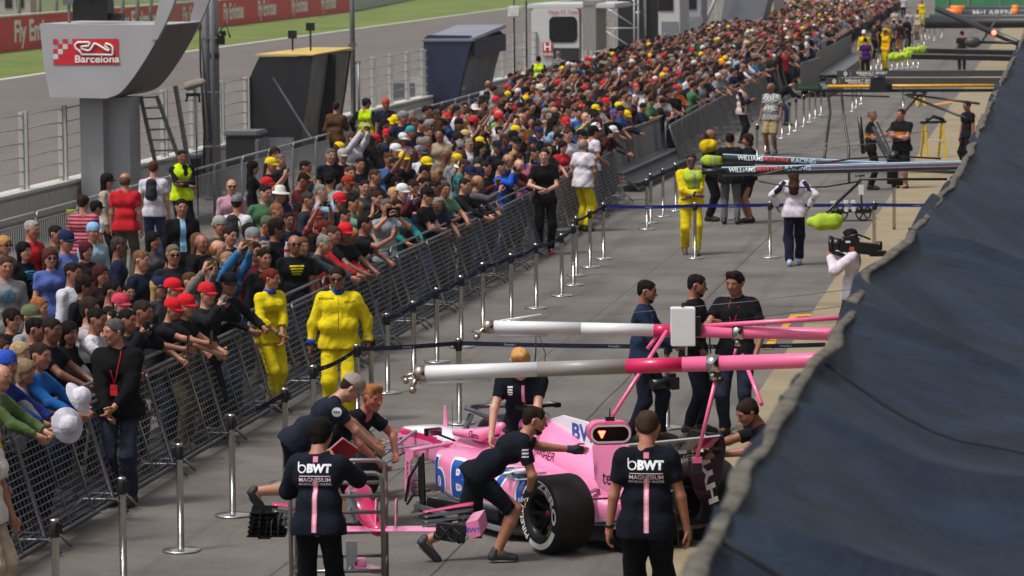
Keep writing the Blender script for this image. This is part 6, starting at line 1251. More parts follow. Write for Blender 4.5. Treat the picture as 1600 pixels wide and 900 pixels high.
# guards and bystanders at the back
def vest(o, J, res=.015, col='#b9d416'): 
    v = link('hi_vis_vest', shirt_mesh(J, res, 'vest', 3, -.10, .016), cloth(col), o)
    me = shirt_mesh(J, res, 'vest', 3, -.10, .020); bm = bmesh.new(); bm.from_mesh(me); z0 = J['wai'][2]+.06; bmesh.ops.delete(bm, geom=[q for q in bm.verts if not z0 < q.co.z < z0+.055], context='VERTS'); bm.to_mesh(me); bm.free(); link('reflective_band', me, cloth('#a9aca6'), v)
for x, y, yw, h, k, P, lb, hr_, top in (
    (286, 383, 25, 1.78, 'g1', dict(lh=(.08, .24, 1.14), rh=(-.06, .26, 1.10), le=(-1, 0, -.6), re=(1, 0, -.6), hyaw=0), 'young guard in a hi-vis vest with folded arms behind the crowd at left', ('short', '#17110d'), '#14161c'),
    (572, 269, 165, 1.82, 'g2', dict(rh=(.28, -.02, 1.0), lh=(-.28, -.02, 1.0), hyaw=40), 'hi-vis guard with hands on hips left of the navy tee man', ('short', '#0f0b0a'), '#101116'),
    (842, 168, 170, 1.8, 'g3', {}, 'guard in a hi-vis vest seen from behind by the grey box unit', ('short', '#120d0b'), '#101116'),
    (922, 110, 60, 1.78, 'g4', {}, 'small guard in a hi-vis vest beside the white rounded stand', ('short', '#120d0b'), '#101116'),
    (1005, 105, 60, 1.8, 'g4', {}, 'guard in a hi-vis vest in front of the tall black screen', ('short', '#120d0b'), '#101116'),
    (1160, 50, 60, 1.85, 'g4', {}, 'hi-vis guard at the top of the crowd before a pale cabin', ('short', '#120d0b'), '#101116')):
    o, J, s, pt = person(at(x, y), yaw(yw), P, k, h, .014, ('long', top), ('long', '#101014'), '#111111', 2, hr_, hat=('cap', '#1b2036') if k == 'g2' else None, label=lb, group=None, seed=33)
    vest(o, J)
o, J, s, pt = person(at(604, 271), yaw(5), dict(lh=(-.22, .08, .82), rh=(.24, .1, .85)), 'g5', 1.84, .014, ('tee', '#171b2c'), ('shorts', '#15171f'), '#222222', 2, ('short', '#2a1c14'), hat=('capback', '#b5402c'), label='man in a navy tee with a white pass card and orange cap', seed=34); lanyard(o, J, s, '#333344', o, '#d5d5d8', .42)
person(at(526, 279), yaw(160), dict(lh=(-.22, .2, .95), rh=(.1, .4, 1.15)), 'g6', 1.84, .014, ('long', '#4e3524'), ('long', '#2c2a2c'), '#222222', 1, ('short', '#221812'), loose=.02, label='man in a brown suede jacket seen from behind at the hand rail', seed=35)
person(at(873, 158), yaw(172), {}, 'g3', 1.82, .014, ('long', STRP), ('long', '#191c2c'), '#222222', 1, ('short', '#77706a'), label='grey haired man in a navy striped sweater seen from behind', seed=36)
# ================================================================== the crowd behind the barriers
CP = {
 'S': dict(lh=(-.25, .06, .80), rh=(.25, .06, .80), hpit=3), 'S2': dict(lh=(-.22, .16, .95), rh=(.24, .02, .82), hpit=2, hyaw=25), 'S3': dict(lh=(-.24, .03, .8), rh=(.2, .14, .95), hpit=6, hyaw=-20),
 'R': dict(lean=14, py=-.12, hpit=6, lh=(-.16, .42, 1.10), rh=(.14, .44, 1.10), le=(-1, -.2, -.4), re=(1, -.2, -.4), hyaw=18, rcurl=.9, lcurl=.9),
 'R2': dict(lean=28, py=-.2, hpit=14, lh=(-.06, .50, 1.12), rh=(.05, .52, 1.12), le=(-1, 0, -.3), re=(1, 0, -.3), hyaw=10, rcurl=.9, lcurl=.9),
 'X': dict(lean=20, py=-.16, hpit=10, lh=(-.15, .42, 1.10), rh=(.12, .68, 1.20), le=(-1, 0, -.3), re=(1, 0, -.6), hyaw=12),
 'P': dict(lh=(-.075, .27, 1.52), rh=(.075, .27, 1.52), le=(-1, .1, -.8), re=(1, .1, -.8), hpit=2, rcurl=1.1, lcurl=1.1, rdir=(-.4, .2, .9), ldir=(.4, .2, .9)),
 'H': dict(lh=(-.10, .36, 1.80), rh=(.10, .36, 1.80), le=(-1, .3, -.5), re=(1, .3, -.5), hpit=-6, rcurl=1.0, lcurl=1.0, rdir=(-.2, .2, 1), ldir=(.2, .2, 1)),
 'O': dict(lean=10, py=-.08, lh=(-.14, .36, 1.10), rh=(.10, .46, 1.46), re=(1, .1, -.8), le=(-1, 0, -.4), hpit=2, rcurl=.9, rdir=(-.1, .2, 1)),
 'F': dict(lh=(.08, .22, 1.15), rh=(-.08, .24, 1.12), le=(-1, 0, -.5), re=(1, 0, -.5)), 'L': dict(lh=(-.06, .30, 1.22), rh=(.05, .32, 1.24), le=(-1, -.2, -.6), re=(1, -.2, -.6), hpit=24, rcurl=.9, lcurl=.9),
 'FS': dict(fem=1, lh=(-.25, .08, .82), rh=(.24, .08, .82), hpit=3), 'FR': dict(fem=1, lean=12, py=-.1, hpit=6, lh=(-.14, .42, 1.10), rh=(.14, .44, 1.10), le=(-1, -.2, -.4), re=(1, -.2, -.4), hyaw=14),
 'FL': dict(fem=1, lh=(-.06, .30, 1.2), rh=(.05, .32, 1.2), le=(-1, -.2, -.6), re=(1, -.2, -.6), hpit=14), 'FP': dict(fem=1, lh=(-.075, .27, 1.52), rh=(.075, .27, 1.52), le=(-1, .1, -.8), re=(1, .1, -.8), hpit=2, rcurl=1.1, lcurl=1.1),
}
POSEW = {'S': 'standing', 'S2': 'looking left', 'S3': 'looking aside', 'R': 'leaning on the rail', 'R2': 'bent over the rail', 'X': 'reaching over the rail', 'P': 'taking a photo', 'H': 'raising both arms to film', 'O': 'holding up one hand', 'F': 'with folded arms', 'L': 'looking down', 'FS': 'standing', 'FR': 'leaning on the rail', 'FL': 'looking down', 'FP': 'taking a photo'}
for k in CP: POSEC[('J', 'c'+k)] = joints(CP[k])
GP = 'phones and cameras held by the crowd'
PHB = None
def phone(loc, rz, lbl, col='#111114', wide=True, tilt=0):
    q = MB(); d = (.15, .012, .075) if wide else (.075, .012, .15); q.box((0, 0, 0), d); 
    k = ('ph', wide)
    if k not in POSEC:
        r = q.build('smartphone', None, None, bevel=.004); r.data.materials.append(None); POSEC[k] = r.data
        q = MB(); q.box((0, -.0065, 0), (d[0]*.9, .002, d[2]*.9)); c = q.build('screen', mat('phone_screen', '#1d2430', .15), r); POSEC[k+(1,)] = c.data
    else:
        r = link('smartphone', POSEC[k]); c = link('screen', POSEC[k+(1,)], parent=r)
    setmat(r, 0, mat('phone_'+col[1:], col, .3)); tag(r, lbl, 'phone', GP); r.location = loc; r.rotation_euler = (tilt, 0, rz); return r
LIST = """
51 359 60 S tee b3262c short 8d8a86 - - 1 184 grey haired man in a red basketball shirt at the left edge of the crowd
7 383 50 FS tee 6b5444 bob a8794c - - 0 168 g fair haired woman in sunglasses at the far left edge
38 392 55 FS tee 101116 long 0f0b0b - - 4 168 black haired woman in a black tee with a turquoise print
79 403 20 FS tee 4a5c98 long 4a2418 - - 0 172 g auburn haired woman in sunglasses and a blue tee
9 417 25 S long 807e80 short 3a2b22 - - 1 178 man in a grey sweatshirt with a round blue emblem
104 377 60 S tee 53669c short 3b2c24 cap 1c2648 1 182 man in a navy cap and blue tee behind the white jacketed man
88 366 60 S tee 4a4a50 short 1d1512 - - 1 176 dark haired man half hidden behind the navy cap
131 317 165 S tee STRR short 2b1a12 - - 1 178 man in a red and navy striped shirt seen from behind
151 326 120 S tee c9c6c8 short 1c1512 cap 15161a 2 158 boy in a black cap beside the striped shirt
168 283 80 FS jacket a8988a long 0f0c0c cap 16171b 1 170 woman in a black cap and beige jacket with long black hair
196 281 172 S tee b01f2a bald 5a4238 - - 1 184 bald man in a bright red polo seen from behind
146 363 35 S roll 8ba2ae short 17110e capback 7fa6cf 1 174 young man in a pale denim shirt and light blue cap
135 392 50 FS long 2b1c20 bob 4a1620 - - 0 164 dark red haired woman behind the white jacketed man
187 386 95 S long 1b2136 short 3b322c - - 3 182 g man in sunglasses and a navy jacket in profile
115 427 62 S jacket b9bac2 short 1b1411 - - 2 180 man in a white track jacket over a black and yellow shirt
158 429 55 FS long 2a1a1a long 3a1714 - - 1 166 woman with long auburn hair in a dark cardigan
176 456 80 S long 17181c short 120d0c - - 2 176 black haired man in dark clothes behind the pink-red cap
62 482 70 S long 2b2d33 short 8a5530 - - 0 174 ginger haired man with glasses on his head
49 496 60 S long 86868c short 2b1d16 cap 5d6046 1 172 man in a camouflage cap and grey sweater
20 500 60 FS long 1b1516 curly 1c100d - - 1 166 dark curly haired woman at the left edge
82 516 75 R tee 14161f short 1f1713 - - 3 180 man with glasses in a dark navy polo at the barrier
57 515 80 S long 1a1b20 short 100c0b - - 2 172 black haired man behind the dark navy polo
109 520 60 FR long 121216 long 0d0a0a - - 2 166 black haired woman between the navy polo and the white tee
153 500 80 R tee c3c1c8 short 120e0c - - 2 178 bearded black haired man in a white tee near the barrier
142 484 70 P tee 9a8f92 curly 2b211b - - 1 178 curly haired man in a grey-pink tee filming with a camera
64 556 75 R long 1f5a9c short 2a1c15 - - 1 178 bearded man in a bright blue polo at the barrier
33 553 60 FS long 5e5f48 long 9a8160 - - 0 166 blonde woman with straight hair near the bottom left
40 581 80 FR long 8f9396 bob 7d6a50 - - 1 164 woman with a blonde bob leaning at the barrier near the left edge
11 571 80 R long 1d2a6a short 3b2c24 beanie 2a4aa8 1 176 man in a bright blue hat at the left edge
2 588 80 R long 51643a bald a8a6a2 - - 0 176 white haired man at the left edge behind the barrier
3 547 60 S tee 3b5a3a short 3a2218 - - 0 160 child with brown hair at the left edge
240 263 176 S tee bfbac4 short 4a2c1e - - 0 184 man in a white tee and camouflage backpack, back turned
284 324 15 S jacket 101114 short 12100e - - 1 182 man in a black jacket over a light blue shirt facing the camera
240 376 60 FS tee 4b4b50 long 120d0c - - 1 168 black haired woman with glasses pushed up on her hair
222 407 65 S long 1a1f33 short 6a4a30 - - 0 180 light brown haired man in a navy shirt
271 398 20 S tee 1c1f26 short 5f544a - - 1 180 g man with sunglasses in a dark tee facing the camera
311 378 60 FS long 141417 long 5a3c28 - - 0 168 girl with long brown hair in black
344 353 50 S long 3c4038 short 2a1d16 capback 8d8b84 1 178 young man in a backward pale grey cap
360 369 45 S long 24272c short 21160f - - 0 180 dark haired man with a broad face beside the backward cap
342 389 70 S long 7b7d80 bald 8a4a28 - - 0 180 balding ginger man with glasses in a grey top
371 318 165 S long c4c2c6 short 2a1d16 cap 6c6d70 1 176 man in a white hoodie and grey cap with a small backpack, back turned
362 291 10 S long a8808e bald c4c2be - - 0 178 g white haired man in a pink shirt and sunglasses
331 421 50 S long 131418 short 17110e cap 111216 2 174 man in a black cap with white sunglasses on it
358 444 60 R long 121318 short 17110e cap 17171b 2 172 man in a black cap with red lettering leaning forward
249 449 60 FS long 3a3a40 long a08050 cap 1b2440 0 162 blonde woman in a navy cap with a white brim
271 453 70 S tee 15161b short 3a2218 cap c2202a 0 172 youth in a white edged red cap, highest of three red caps
324 460 55 P long 1c1d1f short 2a1a12 cap b8242c 0 174 man in a plain red cap taking a photo with a silver camera
291 478 80 R tee 131418 short 3a2218 cap c41f2a 0 170 youth in a red cap with a white brim edge leaning forward
271 484 75 X tee 17181d short 3a1a12 cap bd1f28 1 168 youth in a red cap lowest of the three red caps, holding a phone
202 457 30 S long 4c7a58 short 120d0c - - 1 140 boy in a green sweater with black hair
224 488 78 X tee 14161c short 2a1f19 - - 2 180 man with glasses in a black printed tee holding out a phone
200 501 60 P long 16171b short 120d0c - - 2 172 woman in black photographing with a small camera
189 477 60 S tee 5a3a40 short 2b1a14 cap b93a52 0 168 person in a pink-red cap left of the boy in green
298 441 50 H long 6e6a66 short 4a3022 - - 0 172 brown haired person filming with a gold phone over the red caps
396 262 90 FS long 131319 long 120c0c - - 1 172 woman with long black curly hair in profile at the back
424 258 70 S tee 14161d short 2a1a12 cap d2b414 1 178 youth in a yellow cap and black tee at the back
418 289 80 H tee 707378 short 17110e cap b5202c 1 170 youth in a red cap with a white stripe, both arms high holding a camera
438 251 70 S long 20222c short 6a5a4c - - 0 176 grey-brown haired man behind the yellow cap
430 240 30 FS long 1d1c22 long 2a1812 - - 1 176 g woman in sunglasses behind the yellow cap
476 283 80 S jacket a9acb4 short 2a1d16 cap d26a1c 2 176 man in an orange cap and a white and navy jacket
478 262 70 S long 4a5068 short 130f0d - - 2 178 black haired man behind the orange cap
517 243 25 S tee 12131c short 54504c - - 0 184 grey haired man in a dark navy polo with red trim
536 244 25 S long 1d2028 short 6a625c cap 9a9a98 0 178 bearded man in a pale grey cap beside the navy polo
516 282 160 S tee 8b9598 short 17110e capback 131418 1 174 man in a black cap and pale grey-blue tee with back turned
547 271 30 S long 5f564e short 4a2f1f - - 0 176 brown haired man with glasses below the pale grey cap
544 287 60 S long 3a2220 short 2a1a12 cap 8f3020 2 172 man in a rust red cap
433 331 70 S long 202228 short 7a5236 - - 1 178 light brown haired man with glasses in a dark shirt
482 313 75 S jacket 2a2d36 short 3a302a - - 1 180 man with a shaved head raising a black camera
418 353 70 L long 2b3a5a short 4a3a2c cap 4f5144 1 176 man in a khaki cap looking at his phone
496 342 20 H tee 8a3a48 short 120d0c cap 7a2a30 1 168 man with glasses in a dark red cap filming with both arms up
531 315 60 S tee 1a1b20 short 2a1a12 cap c4222c 2 174 man in a bright red cap behind the plaid shirt
552 318 60 O roll 5b7a6a short 120e0c - - 1 178 black haired man in a green checked shirt holding up a phone
461 381 15 S tee 121316 bald 5a4a40 - - 2 178 g man in sunglasses and a black tee with yellow print holding a bottle
473 385 30 FS tee 2b2a30 bun 5a3a28 - - 1 170 smiling woman with a white head band
507 382 80 R2 long 3a3b40 short 77736e - - 0 178 grey haired man with glasses in a dark grey jacket bending over the barrier
522 367 70 R long a02228 short 3a2a20 - - 1 176 short haired man in a red and yellow top
540 364 60 R tee 131418 short 2a1a12 cap c2222c 3 178 man with glasses in a red cap and black tee with lanyard
413 404 35 S long 1a1b20 short 17110d - - 1 176 smiling bearded dark haired man above the red-haired marshal
398 393 40 S long 5a1c22 short 130f0d - - 1 174 dark haired man in a maroon top behind the gold phone
357 408 45 H long 2f6a9c short 8a6a50 - - 0 172 fair man in a blue top holding up a wide gold phone
619 236 60 S long c6c3cc short 3a2a20 cap c9c9cc 1 180 man in a white sweatshirt and white and black cap standing tall
587 276 65 S long 42312c short 3a2c22 - - 1 180 brown haired man beside the white sweatshirt
570 293 20 S long 33353c short 1d1512 - - 0 174 dark haired man with glasses below the brown haired man
622 287 80 S long 4a3236 short 0f0c0b - - 3 178 black haired man in profile below the white sweatshirt
646 293 40 L tee 3f5590 short 2a1a12 - - 0 178 brown haired man in a blue tee looking at his phone
662 289 60 R tee 15161b short 120e0c - - 1 174 g black haired man in sunglasses leaning on the rail
677 296 80 R2 long 1f70a8 short 4a3022 - - 1 174 brown haired man in a bright blue jacket bending over the rail
696 296 40 R tee 52795e short 3a2c22 - - 1 176 man with glasses in a green tee by the rail
604 324 25 P tee 84878c short 55504c - - 1 178 grey haired man in a grey tee shooting with a black tablet
621 324 40 R long 1d6a6a short 17110d - - 1 172 smiling man in teal behind the grey tee
589 311 50 S long 1a1b20 short 2a1c14 - - 0 176 dark haired man in profile behind the grey haired photographer
616 304 40 FS long 6a4a40 bun b08a60 - - 0 166 blonde woman with hair tied back
571 351 80 O tee 15161c short 120d0c - - 2 176 young black haired man in a black tee with a phone
661 240 20 S tee c0bfc4 short 2a1a12 cap 4a4a4e 2 180 g man with sunglasses in a dark grey cap and white tee
667 257 40 S long 1d1a16 short 2a1a12 cap d2b414 2 176 man in a yellow cap with a black brim
700 246 110 FS long 7d7c82 verylong 6a4a36 - - 0 168 girl with very long light brown hair in a grey sweater
642 207 60 S long 15161f short 3a2a1e capback 2a8a94 1 176 young man in a turquoise backward cap
671 197 45 F tee 101114 short 2a1c16 capback 77787c 1 182 g man in a grey backward cap and black tee
693 172 50 FS tee b52430 long 2a1612 - - 0 172 dark haired woman in a red polo with a lanyard
727 168 10 S tee c03a44 short 1d1411 - - 1 184 g man in sunglasses and a coral red printed tee
742 172 10 S long 1a1c22 short 3a2a20 sunhat c6c0b6 2 176 g man in a white sun hat
716 217 60 S long c4c2ca short 2a1a12 cap 1d2030 1 176 man in a white jacket and a navy and white cap
728 213 60 S long 6a5a4c short 4a3022 capback b39a6a 1 174 person in a straw coloured cap behind the white jacket
780 179 60 S tee 6a9a4c bald 6a5044 - - 1 180 bald man in a lime green shirt
794 199 40 S tee 7a98a6 bald 8d8a86 - - 0 174 grey balding man in a pale blue shirt
806 206 60 S long 2a2c34 short 2a1a12 cap d2b414 1 174 man in a yellow cap with a dark brim beside the pale blue shirt
807 224 40 S long 16222c short 6a3a20 cap 1a1d1c 0 176 red bearded man in a black cap
777 230 40 S long 1c1e28 short 2a1a12 cap 1d2233 2 172 man in a navy cap left of the red bearded man
798 166 40 L tee b3aeb8 short 120e0c - - 2 176 black haired man in a pale tee clapping his hands
822 157 50 FS tee 4a3a30 long 2a1812 cap d2b414 1 170 woman in a yellow cap with long dark hair
784 152 40 FS long 1d1a20 bob 3a221a - - 0 168 dark haired woman behind the bald man in green
763 132 170 S tee a8a6ae bald 6a5044 - - 1 182 man in a pale tee with a black shoulder bag, back turned
760 263 60 S tee 15161b short 1d1512 - - 1 176 man with glasses in dark clothes beside the blue jacket
782 261 80 P long 1f4fb0 short 0d0b0b - - 0 174 black haired man in a bright blue jacket taking photos
727 290 70 R long 17181d short 1d1410 - - 0 172 dark haired young man bending by the rail in black
747 284 80 O long 4a4a4e bald 6a4a34 - - 1 172 man with an arm stretched up holding a phone upright
733 268 60 S long 3a2a28 short 1a1210 - - 1 172 dark haired person behind the raised phone arm
811 249 80 FP long 8a4a5c bun 3a1f16 - - 0 168 woman with tied brown hair photographing in a pink top
844 140 60 S tee 4f6684 short 2a1a12 cap c4b9a6 1 190 child in a cream cap and blue shirt raised above the crowd
882 154 40 O tee 15161b short 17110d - - 2 178 g man in sunglasses and a black tee raising an arm
913 126 40 S long b3b2bc short 120e0c - - 2 180 black haired bearded man in a white shirt
923 143 60 S long 55545c short 1d1512 - - 1 176 short haired man beside the white shirt
899 103 40 S long 15161b bald 6a5044 - - 1 178 bald man in black behind the crowd near the striped sweater
947 161 60 S long 4a1c22 short 2a1a12 cap c4222c 1 174 man in a red cap near the yellow caps
931 172 50 S long 8f2028 short 2a1a12 cap d2b414 1 172 man in a yellow cap and red top
911 157 30 S long 44464c short 2a1a12 cap 17181b 2 174 man in a black cap left of the red cap
887 172 80 P long 7484a8 short 17110d - - 1 180 black haired man in a pale blue shirt photographing
866 174 60 S long 17181c bald 5a4236 - - 1 176 bald man in dark clothes beside the pale blue shirt
967 168 60 R long 1a1b24 short 2a1a12 cap d8ba16 1 172 man in a yellow cap, upper of two by the stepped barrier
979 181 70 R2 long 1b2036 short 2a1a12 cap d8ba16 1 170 man in a yellow cap, lower of two by the stepped barrier
959 180 50 R tee 121216 short 2a1a12 cap 5a4a78 2 174 man in a purple cap and black tee
939 206 60 R tee 5a6a54 short 3a2218 - - 0 140 child leaning on the barrier
931 194 70 S long 77706c short 1d1512 - - 1 172 dark haired man behind the leaning child
873 217 80 R2 tee 17171c short 0f0c0b - - 2 178 black haired man in a black tee bent over the barrier
891 208 60 S long 2a2430 short 2a1a12 cap 191a20 2 172 man in a black cap beside the white tee
842 208 60 S long 1a1e34 short 2a1a12 cap 2a2f50 2 172 man in a navy and orange cap
835 240 60 S long 4b2c78 short 17110d - - 1 168 person in a purple top behind the man in the black polo
"""
random.seed(11)
placed = []
def crowd_person(x, y, yw, pose, kind, top, hs_, hc, hat, hatc, sk, h, lbl, gl, grp, at_ts=None, bot=None, z=0):
    tops = STRR if top == 'STRR' else '#'+top
    # variety in width
    o, J, s, pt = person((0, 0, 0), yaw(yw), CP[pose], 'c'+pose, h/100, .0155, (kind, tops), ('long', bot or random.choice(['#1c2230', '#22242a', '#2b3040', '#17181c', '#4a4438', '#2a3450'])), '#1a1a1c', sk, (hs_, '#'+hc), hat=(hat, '#'+hatc) if hat != '-' else None, glasses=gl, label=lbl, group=grp, sx=random.uniform(.94, 1.04), head_at=(x, y) if at_ts is None else None)
    if at_ts is not None: o.location = ln(at_ts[0], at_ts[1])
    placed.append(ts(o.location)); return o, J, s, pt
held = 0
desc = {}
for L in LIST.strip().split('\n'):
    w = L.split(); x, y, yw = float(w[0]), float(w[1]), float(w[2]); pose, kind, top, hs_, hc, hat, hatc = w[3:10]; sk = int(w[10]); h = float(w[11]); rest = w[12:]
    gl = rest[0] == 'g'; lbl = ' '.join(rest[1:] if gl else rest)
    o, J, s, pt = crowd_person(x, y, yw, pose, kind, top, hs_, hc, hat, hatc, sk, h, lbl, gl, None)
    rz = o.rotation_euler.z; short_ = lbl.split(' in ')[0] if len(lbl.split(' in ')[0].split()) > 2 else lbl
    ref = lbl
    for wd in (' filming', ' holding', ' looking', ' taking', ' both arms', ' photographing', ', both', ', the'): ref = ref.split(wd)[0]
    rw_ = ref.split()[:10]
    while rw_[-1] in ('a', 'the', 'with', 'and', 'in', 'of', 'his', 'over', 'an'): rw_ = rw_[:-1]
    ref = ' '.join(rw_).rstrip(',')
    if pose in ('P', 'FP'):
        p = wpos(o, J, s, (J['lw']+J['rw'])/2+np.array([0, .03, .06]))
        if 'silver' in lbl: camera_thing(p, rz, 'silver camera held by the '+ref, .8, .04, '#8d8f92', GP)
        elif 'tablet' in lbl: phone(p, rz, 'black tablet held by the '+ref).scale = (1.5, 1, 2.0)
        else: camera_thing(p, rz, 'black camera held by the '+ref, .85, .08, None, GP)
    elif pose == 'H': phone(wpos(o, J, s, (J['lw']+J['rw'])/2+np.array([0, .04, .09])), rz, 'wide phone held up by the '+ref, '#8a7550' if 'gold' in lbl else '#121316')
    elif pose == 'O' and 'arm' not in ref: phone(wpos(o, J, s, J['rw']+np.array([-.03, .05, .09])), rz, 'upright phone held by the '+ref, '#15161a', False)
    elif pose == 'L' and 'phone' in lbl: phone(wpos(o, J, s, (J['lw']+J['rw'])/2+np.array([0, .06, .05])), rz, 'phone in the hands of the '+ref, '#d0d0d4', False, -.6)
    elif 'phone' in lbl and pose == 'X': phone(wpos(o, J, s, J['rw']+np.array([0, .08, .06])), rz, 'dark phone held out by the '+ref, '#1a1420', False)
    if 'backpack' in lbl or 'shoulder bag' in lbl:
        V, Q = sdf([RC((0, -.02, -.18), (0, -.02, .16), .15, .13, k=.05, sq=(1.1, .75, 1)), RC((0, -.10, -.16), (0, -.10, 0), .09, .08, k=.04)], .02, (), .006, 2); big = 'large' in lbl
        bg = link('backpack', npmesh('bp', V, Q), cloth('#2c2c26' if big else '#2e3034'), None, label=('large camouflage' if big else ('small dark' if 'hoodie' in lbl else 'black'))+' bag on the back of the '+' '.join(lbl.split()[:6]), cat='backpack'); bg.location = wpos(o, J, s, J['che']+np.array([0, -.22, 0])); bg.rotation_euler = (0, 0, rz); k = 1.1 if big else .65; bg.scale = (k, k*.8, k)
        for sx_ in (-1, 1): q = MB(); q.tube([(sx_*.1, .02, .1), (sx_*.11, .16, .17), (sx_*.1, .26, .1)], .018, 5); q.build('strap', cloth('#1d1d1c'), bg)
    R = J['R']
    if 'turquoise print' in lbl or 'round blue emblem' in lbl or 'yellow print' in lbl or 'coral red' in lbl or 'black printed' in lbl:
        bv = bvh_of([pt['shirt']]); q = MB(); n = 14; c = {'t': '#2f8fb0', 'r': '#3f7fa8', 'y': '#c9b81c', 'c': '#d8b0b4', 'b': '#b8a41c'}['t' if 'turq' in lbl else 'r' if 'round' in lbl else 'y' if 'yellow' in lbl else 'c' if 'coral' in lbl else 'b']
        if 'round' in lbl:
            a_ = [(.085*cos(2*pi*k/n), .085*sin(2*pi*k/n), 0) for k in range(n)]; b_ = [(.062*cos(2*pi*k/n), .062*sin(2*pi*k/n), 0) for k in range(n)]; q.add(a_+b_, [(k, (k+1) % n, (k+1) % n+n, k+n) for k in range(n)]); q.add([(0, .04, 0), (-.04, -.03, 0), (.04, -.03, 0)], [(0, 1, 2)])
        else:
            for i in range(4): ww = .10-.012*i; q.add([(-ww, .06-i*.035, 0), (ww, .06-i*.035, 0), (ww*.9, .08-i*.035, 0), (-ww*.9, .082-i*.035, 0)], [(0, 1, 2, 3)])
        decal('print', q.mesh(), bv, tuple(J['che']+R@[0, .5, -.02]), (-1, 0, 0), (0, 0, 1), cloth(c), pt['shirt'])
    if 'light blue shirt' in lbl or 'black and yellow shirt' in lbl:
        bv = bvh_of([v for k_, v in pt.items() if k_ == 'shirt']); q = MB(); q.add([(-.05, -.3, 0), (.05, -.3, 0), (.035, .17, 0), (-.035, .17, 0)], [(0, 1, 2, 3)]); decal('shirt_front', q.mesh(), bv, tuple(J['che']+R@[0, .5, 0]), (-1, 0, 0), (0, 0, 1), cloth('#7fa9c8' if 'light' in lbl else '#15161a'), pt['shirt'])
        if 'yellow' in lbl: q = MB(); q.add([(-.02, .0, 0), (.045, .0, 0), (.045, .05, 0), (-.02, .05, 0)], [(0, 1, 2, 3)]); decal('yellow_patch', q.mesh(), bv, tuple(J['che']+R@[0, .5, 0]), (-1, 0, 0), (0, 0, 1), cloth('#c9a41c'), pt['shirt'], off=.008)
    if o['label'].startswith('man in a red cap and black') or 'lanyard' in lbl: lanyard(o, J, s, '#22242c', o, '#c8c8cc')
    if 'bottle' in lbl:
        q = MB(); q.lathe([(.001, 0), (.03, 0), (.032, .02), (.032, .12), (.012, .17), (.012, .2), (.001, .2)], n=12); b_ = q.build('bottle', mat('bottle_clear', '#a8a4a0', .15), None, label='clear bottle with a red label held by the sunglassed man in black', cat='bottle'); b_.location = atY(448, 402, o.location.y-.35); q = MB(); q.lathe([(.0335, .07), (.0335, .11)], n=12); q.build('bottle_label', cloth('#b8242c'), b_)
# white sun hats held over the barrier
for x, y, lb, rx in ((119, 624, 'crumpled white sun hat held over the barrier, upper one', .6), (104, 664, 'crumpled white sun hat hanging over the barrier, lower one', 1.2)):
    hh = link('sun_hat', hat_mb('sunhat').mesh(), cloth('#c8c5d0'), None, label=lb, cat='hat'); p = atY(x, y, 31.0); hh.location = p; hh.rotation_euler = (rx, .9, .4)
camera_thing(atY(466, 325, 52), yaw(-10), 'black camera with big lens raised beside the shaved head', 1.1, .1, None, GP)
# anonymous part of the crowd
TOPS = [('black', '121317'), ('navy', '1a2038'), ('dark grey', '33353a'), ('grey', '77797d'), ('white', 'c3c0c8'), ('maroon', '4a1a20'), ('red', 'ab2630'), ('blue', '35538c'), ('light blue', '7f9cb8'), ('green', '3f6246'), ('brown', '4f3a2c'), ('beige', '9a8a74'), ('pink', 'a86a78'), ('teal', '2a6468'), ('orange', 'b8622a'), ('purple', '4a3268')]
TW_ = [30, 15, 12, 8, 8, 6, 5, 4, 4, 3, 5, 4, 2, 2, 1.2, 1.2]
HATS = [(None, '-', '-'), ('red cap', 'cap', 'bd2430'), ('yellow cap', 'cap', 'd4b416'), ('black cap', 'cap', '15161a'), ('white cap', 'cap', 'c9c8ca'), ('orange cap', 'cap', 'c8642a'), ('navy cap', 'cap', '1d2440'), ('backward grey cap', 'capback', '77787c'), ('white sun hat', 'sunhat', 'c6c1b8')]
HW = [70, 6, 4.5, 7, 5, 1.5, 3, 3, 1.5]
MH = [('dark haired', 'short', '1a1310'), ('brown haired', 'short', '3f2a1d'), ('grey haired', 'short', '77726c'), ('bald', 'bald', '5a483c'), ('curly haired', 'curly', '1c1310'), ('fair haired', 'quiff', '80603c')]
FHs = [('long dark haired', 'long', '1a110e'), ('long brown haired', 'long', '4a2e1e'), ('blonde', 'bob', '94764a'), ('red haired', 'bun', '5a2216')]
used = set()
def rnd_person():
    for _ in range(400):
        fem = random.random() < .25; tn, tc = random.choices(TOPS, TW_)[0]; hn, ht, hc = random.choices(HATS, HW)[0]; hr_ = random.choice(FHs) if fem else random.choices(MH, [6, 4, 3, 2, 2, 1])[0]
        gl = random.random() < .16; kind = random.choice(['tee', 'tee', 'long', 'long', 'jacket']); kn = {'tee': 'tee', 'long': 'sweater', 'jacket': 'jacket'}[kind]
        key_ = (fem, tn, hn, hr_[0], gl, kind)
        if key_ not in used: used.add(key_); break
    lbl = '%s%s %s, %s %s%s' % ('sunglassed ' if gl else '', hr_[0], 'woman' if fem else 'man', tn, kn, ', '+hn if hn else '')
    return fem, tc, ht, hc, hr_, gl, kind, lbl
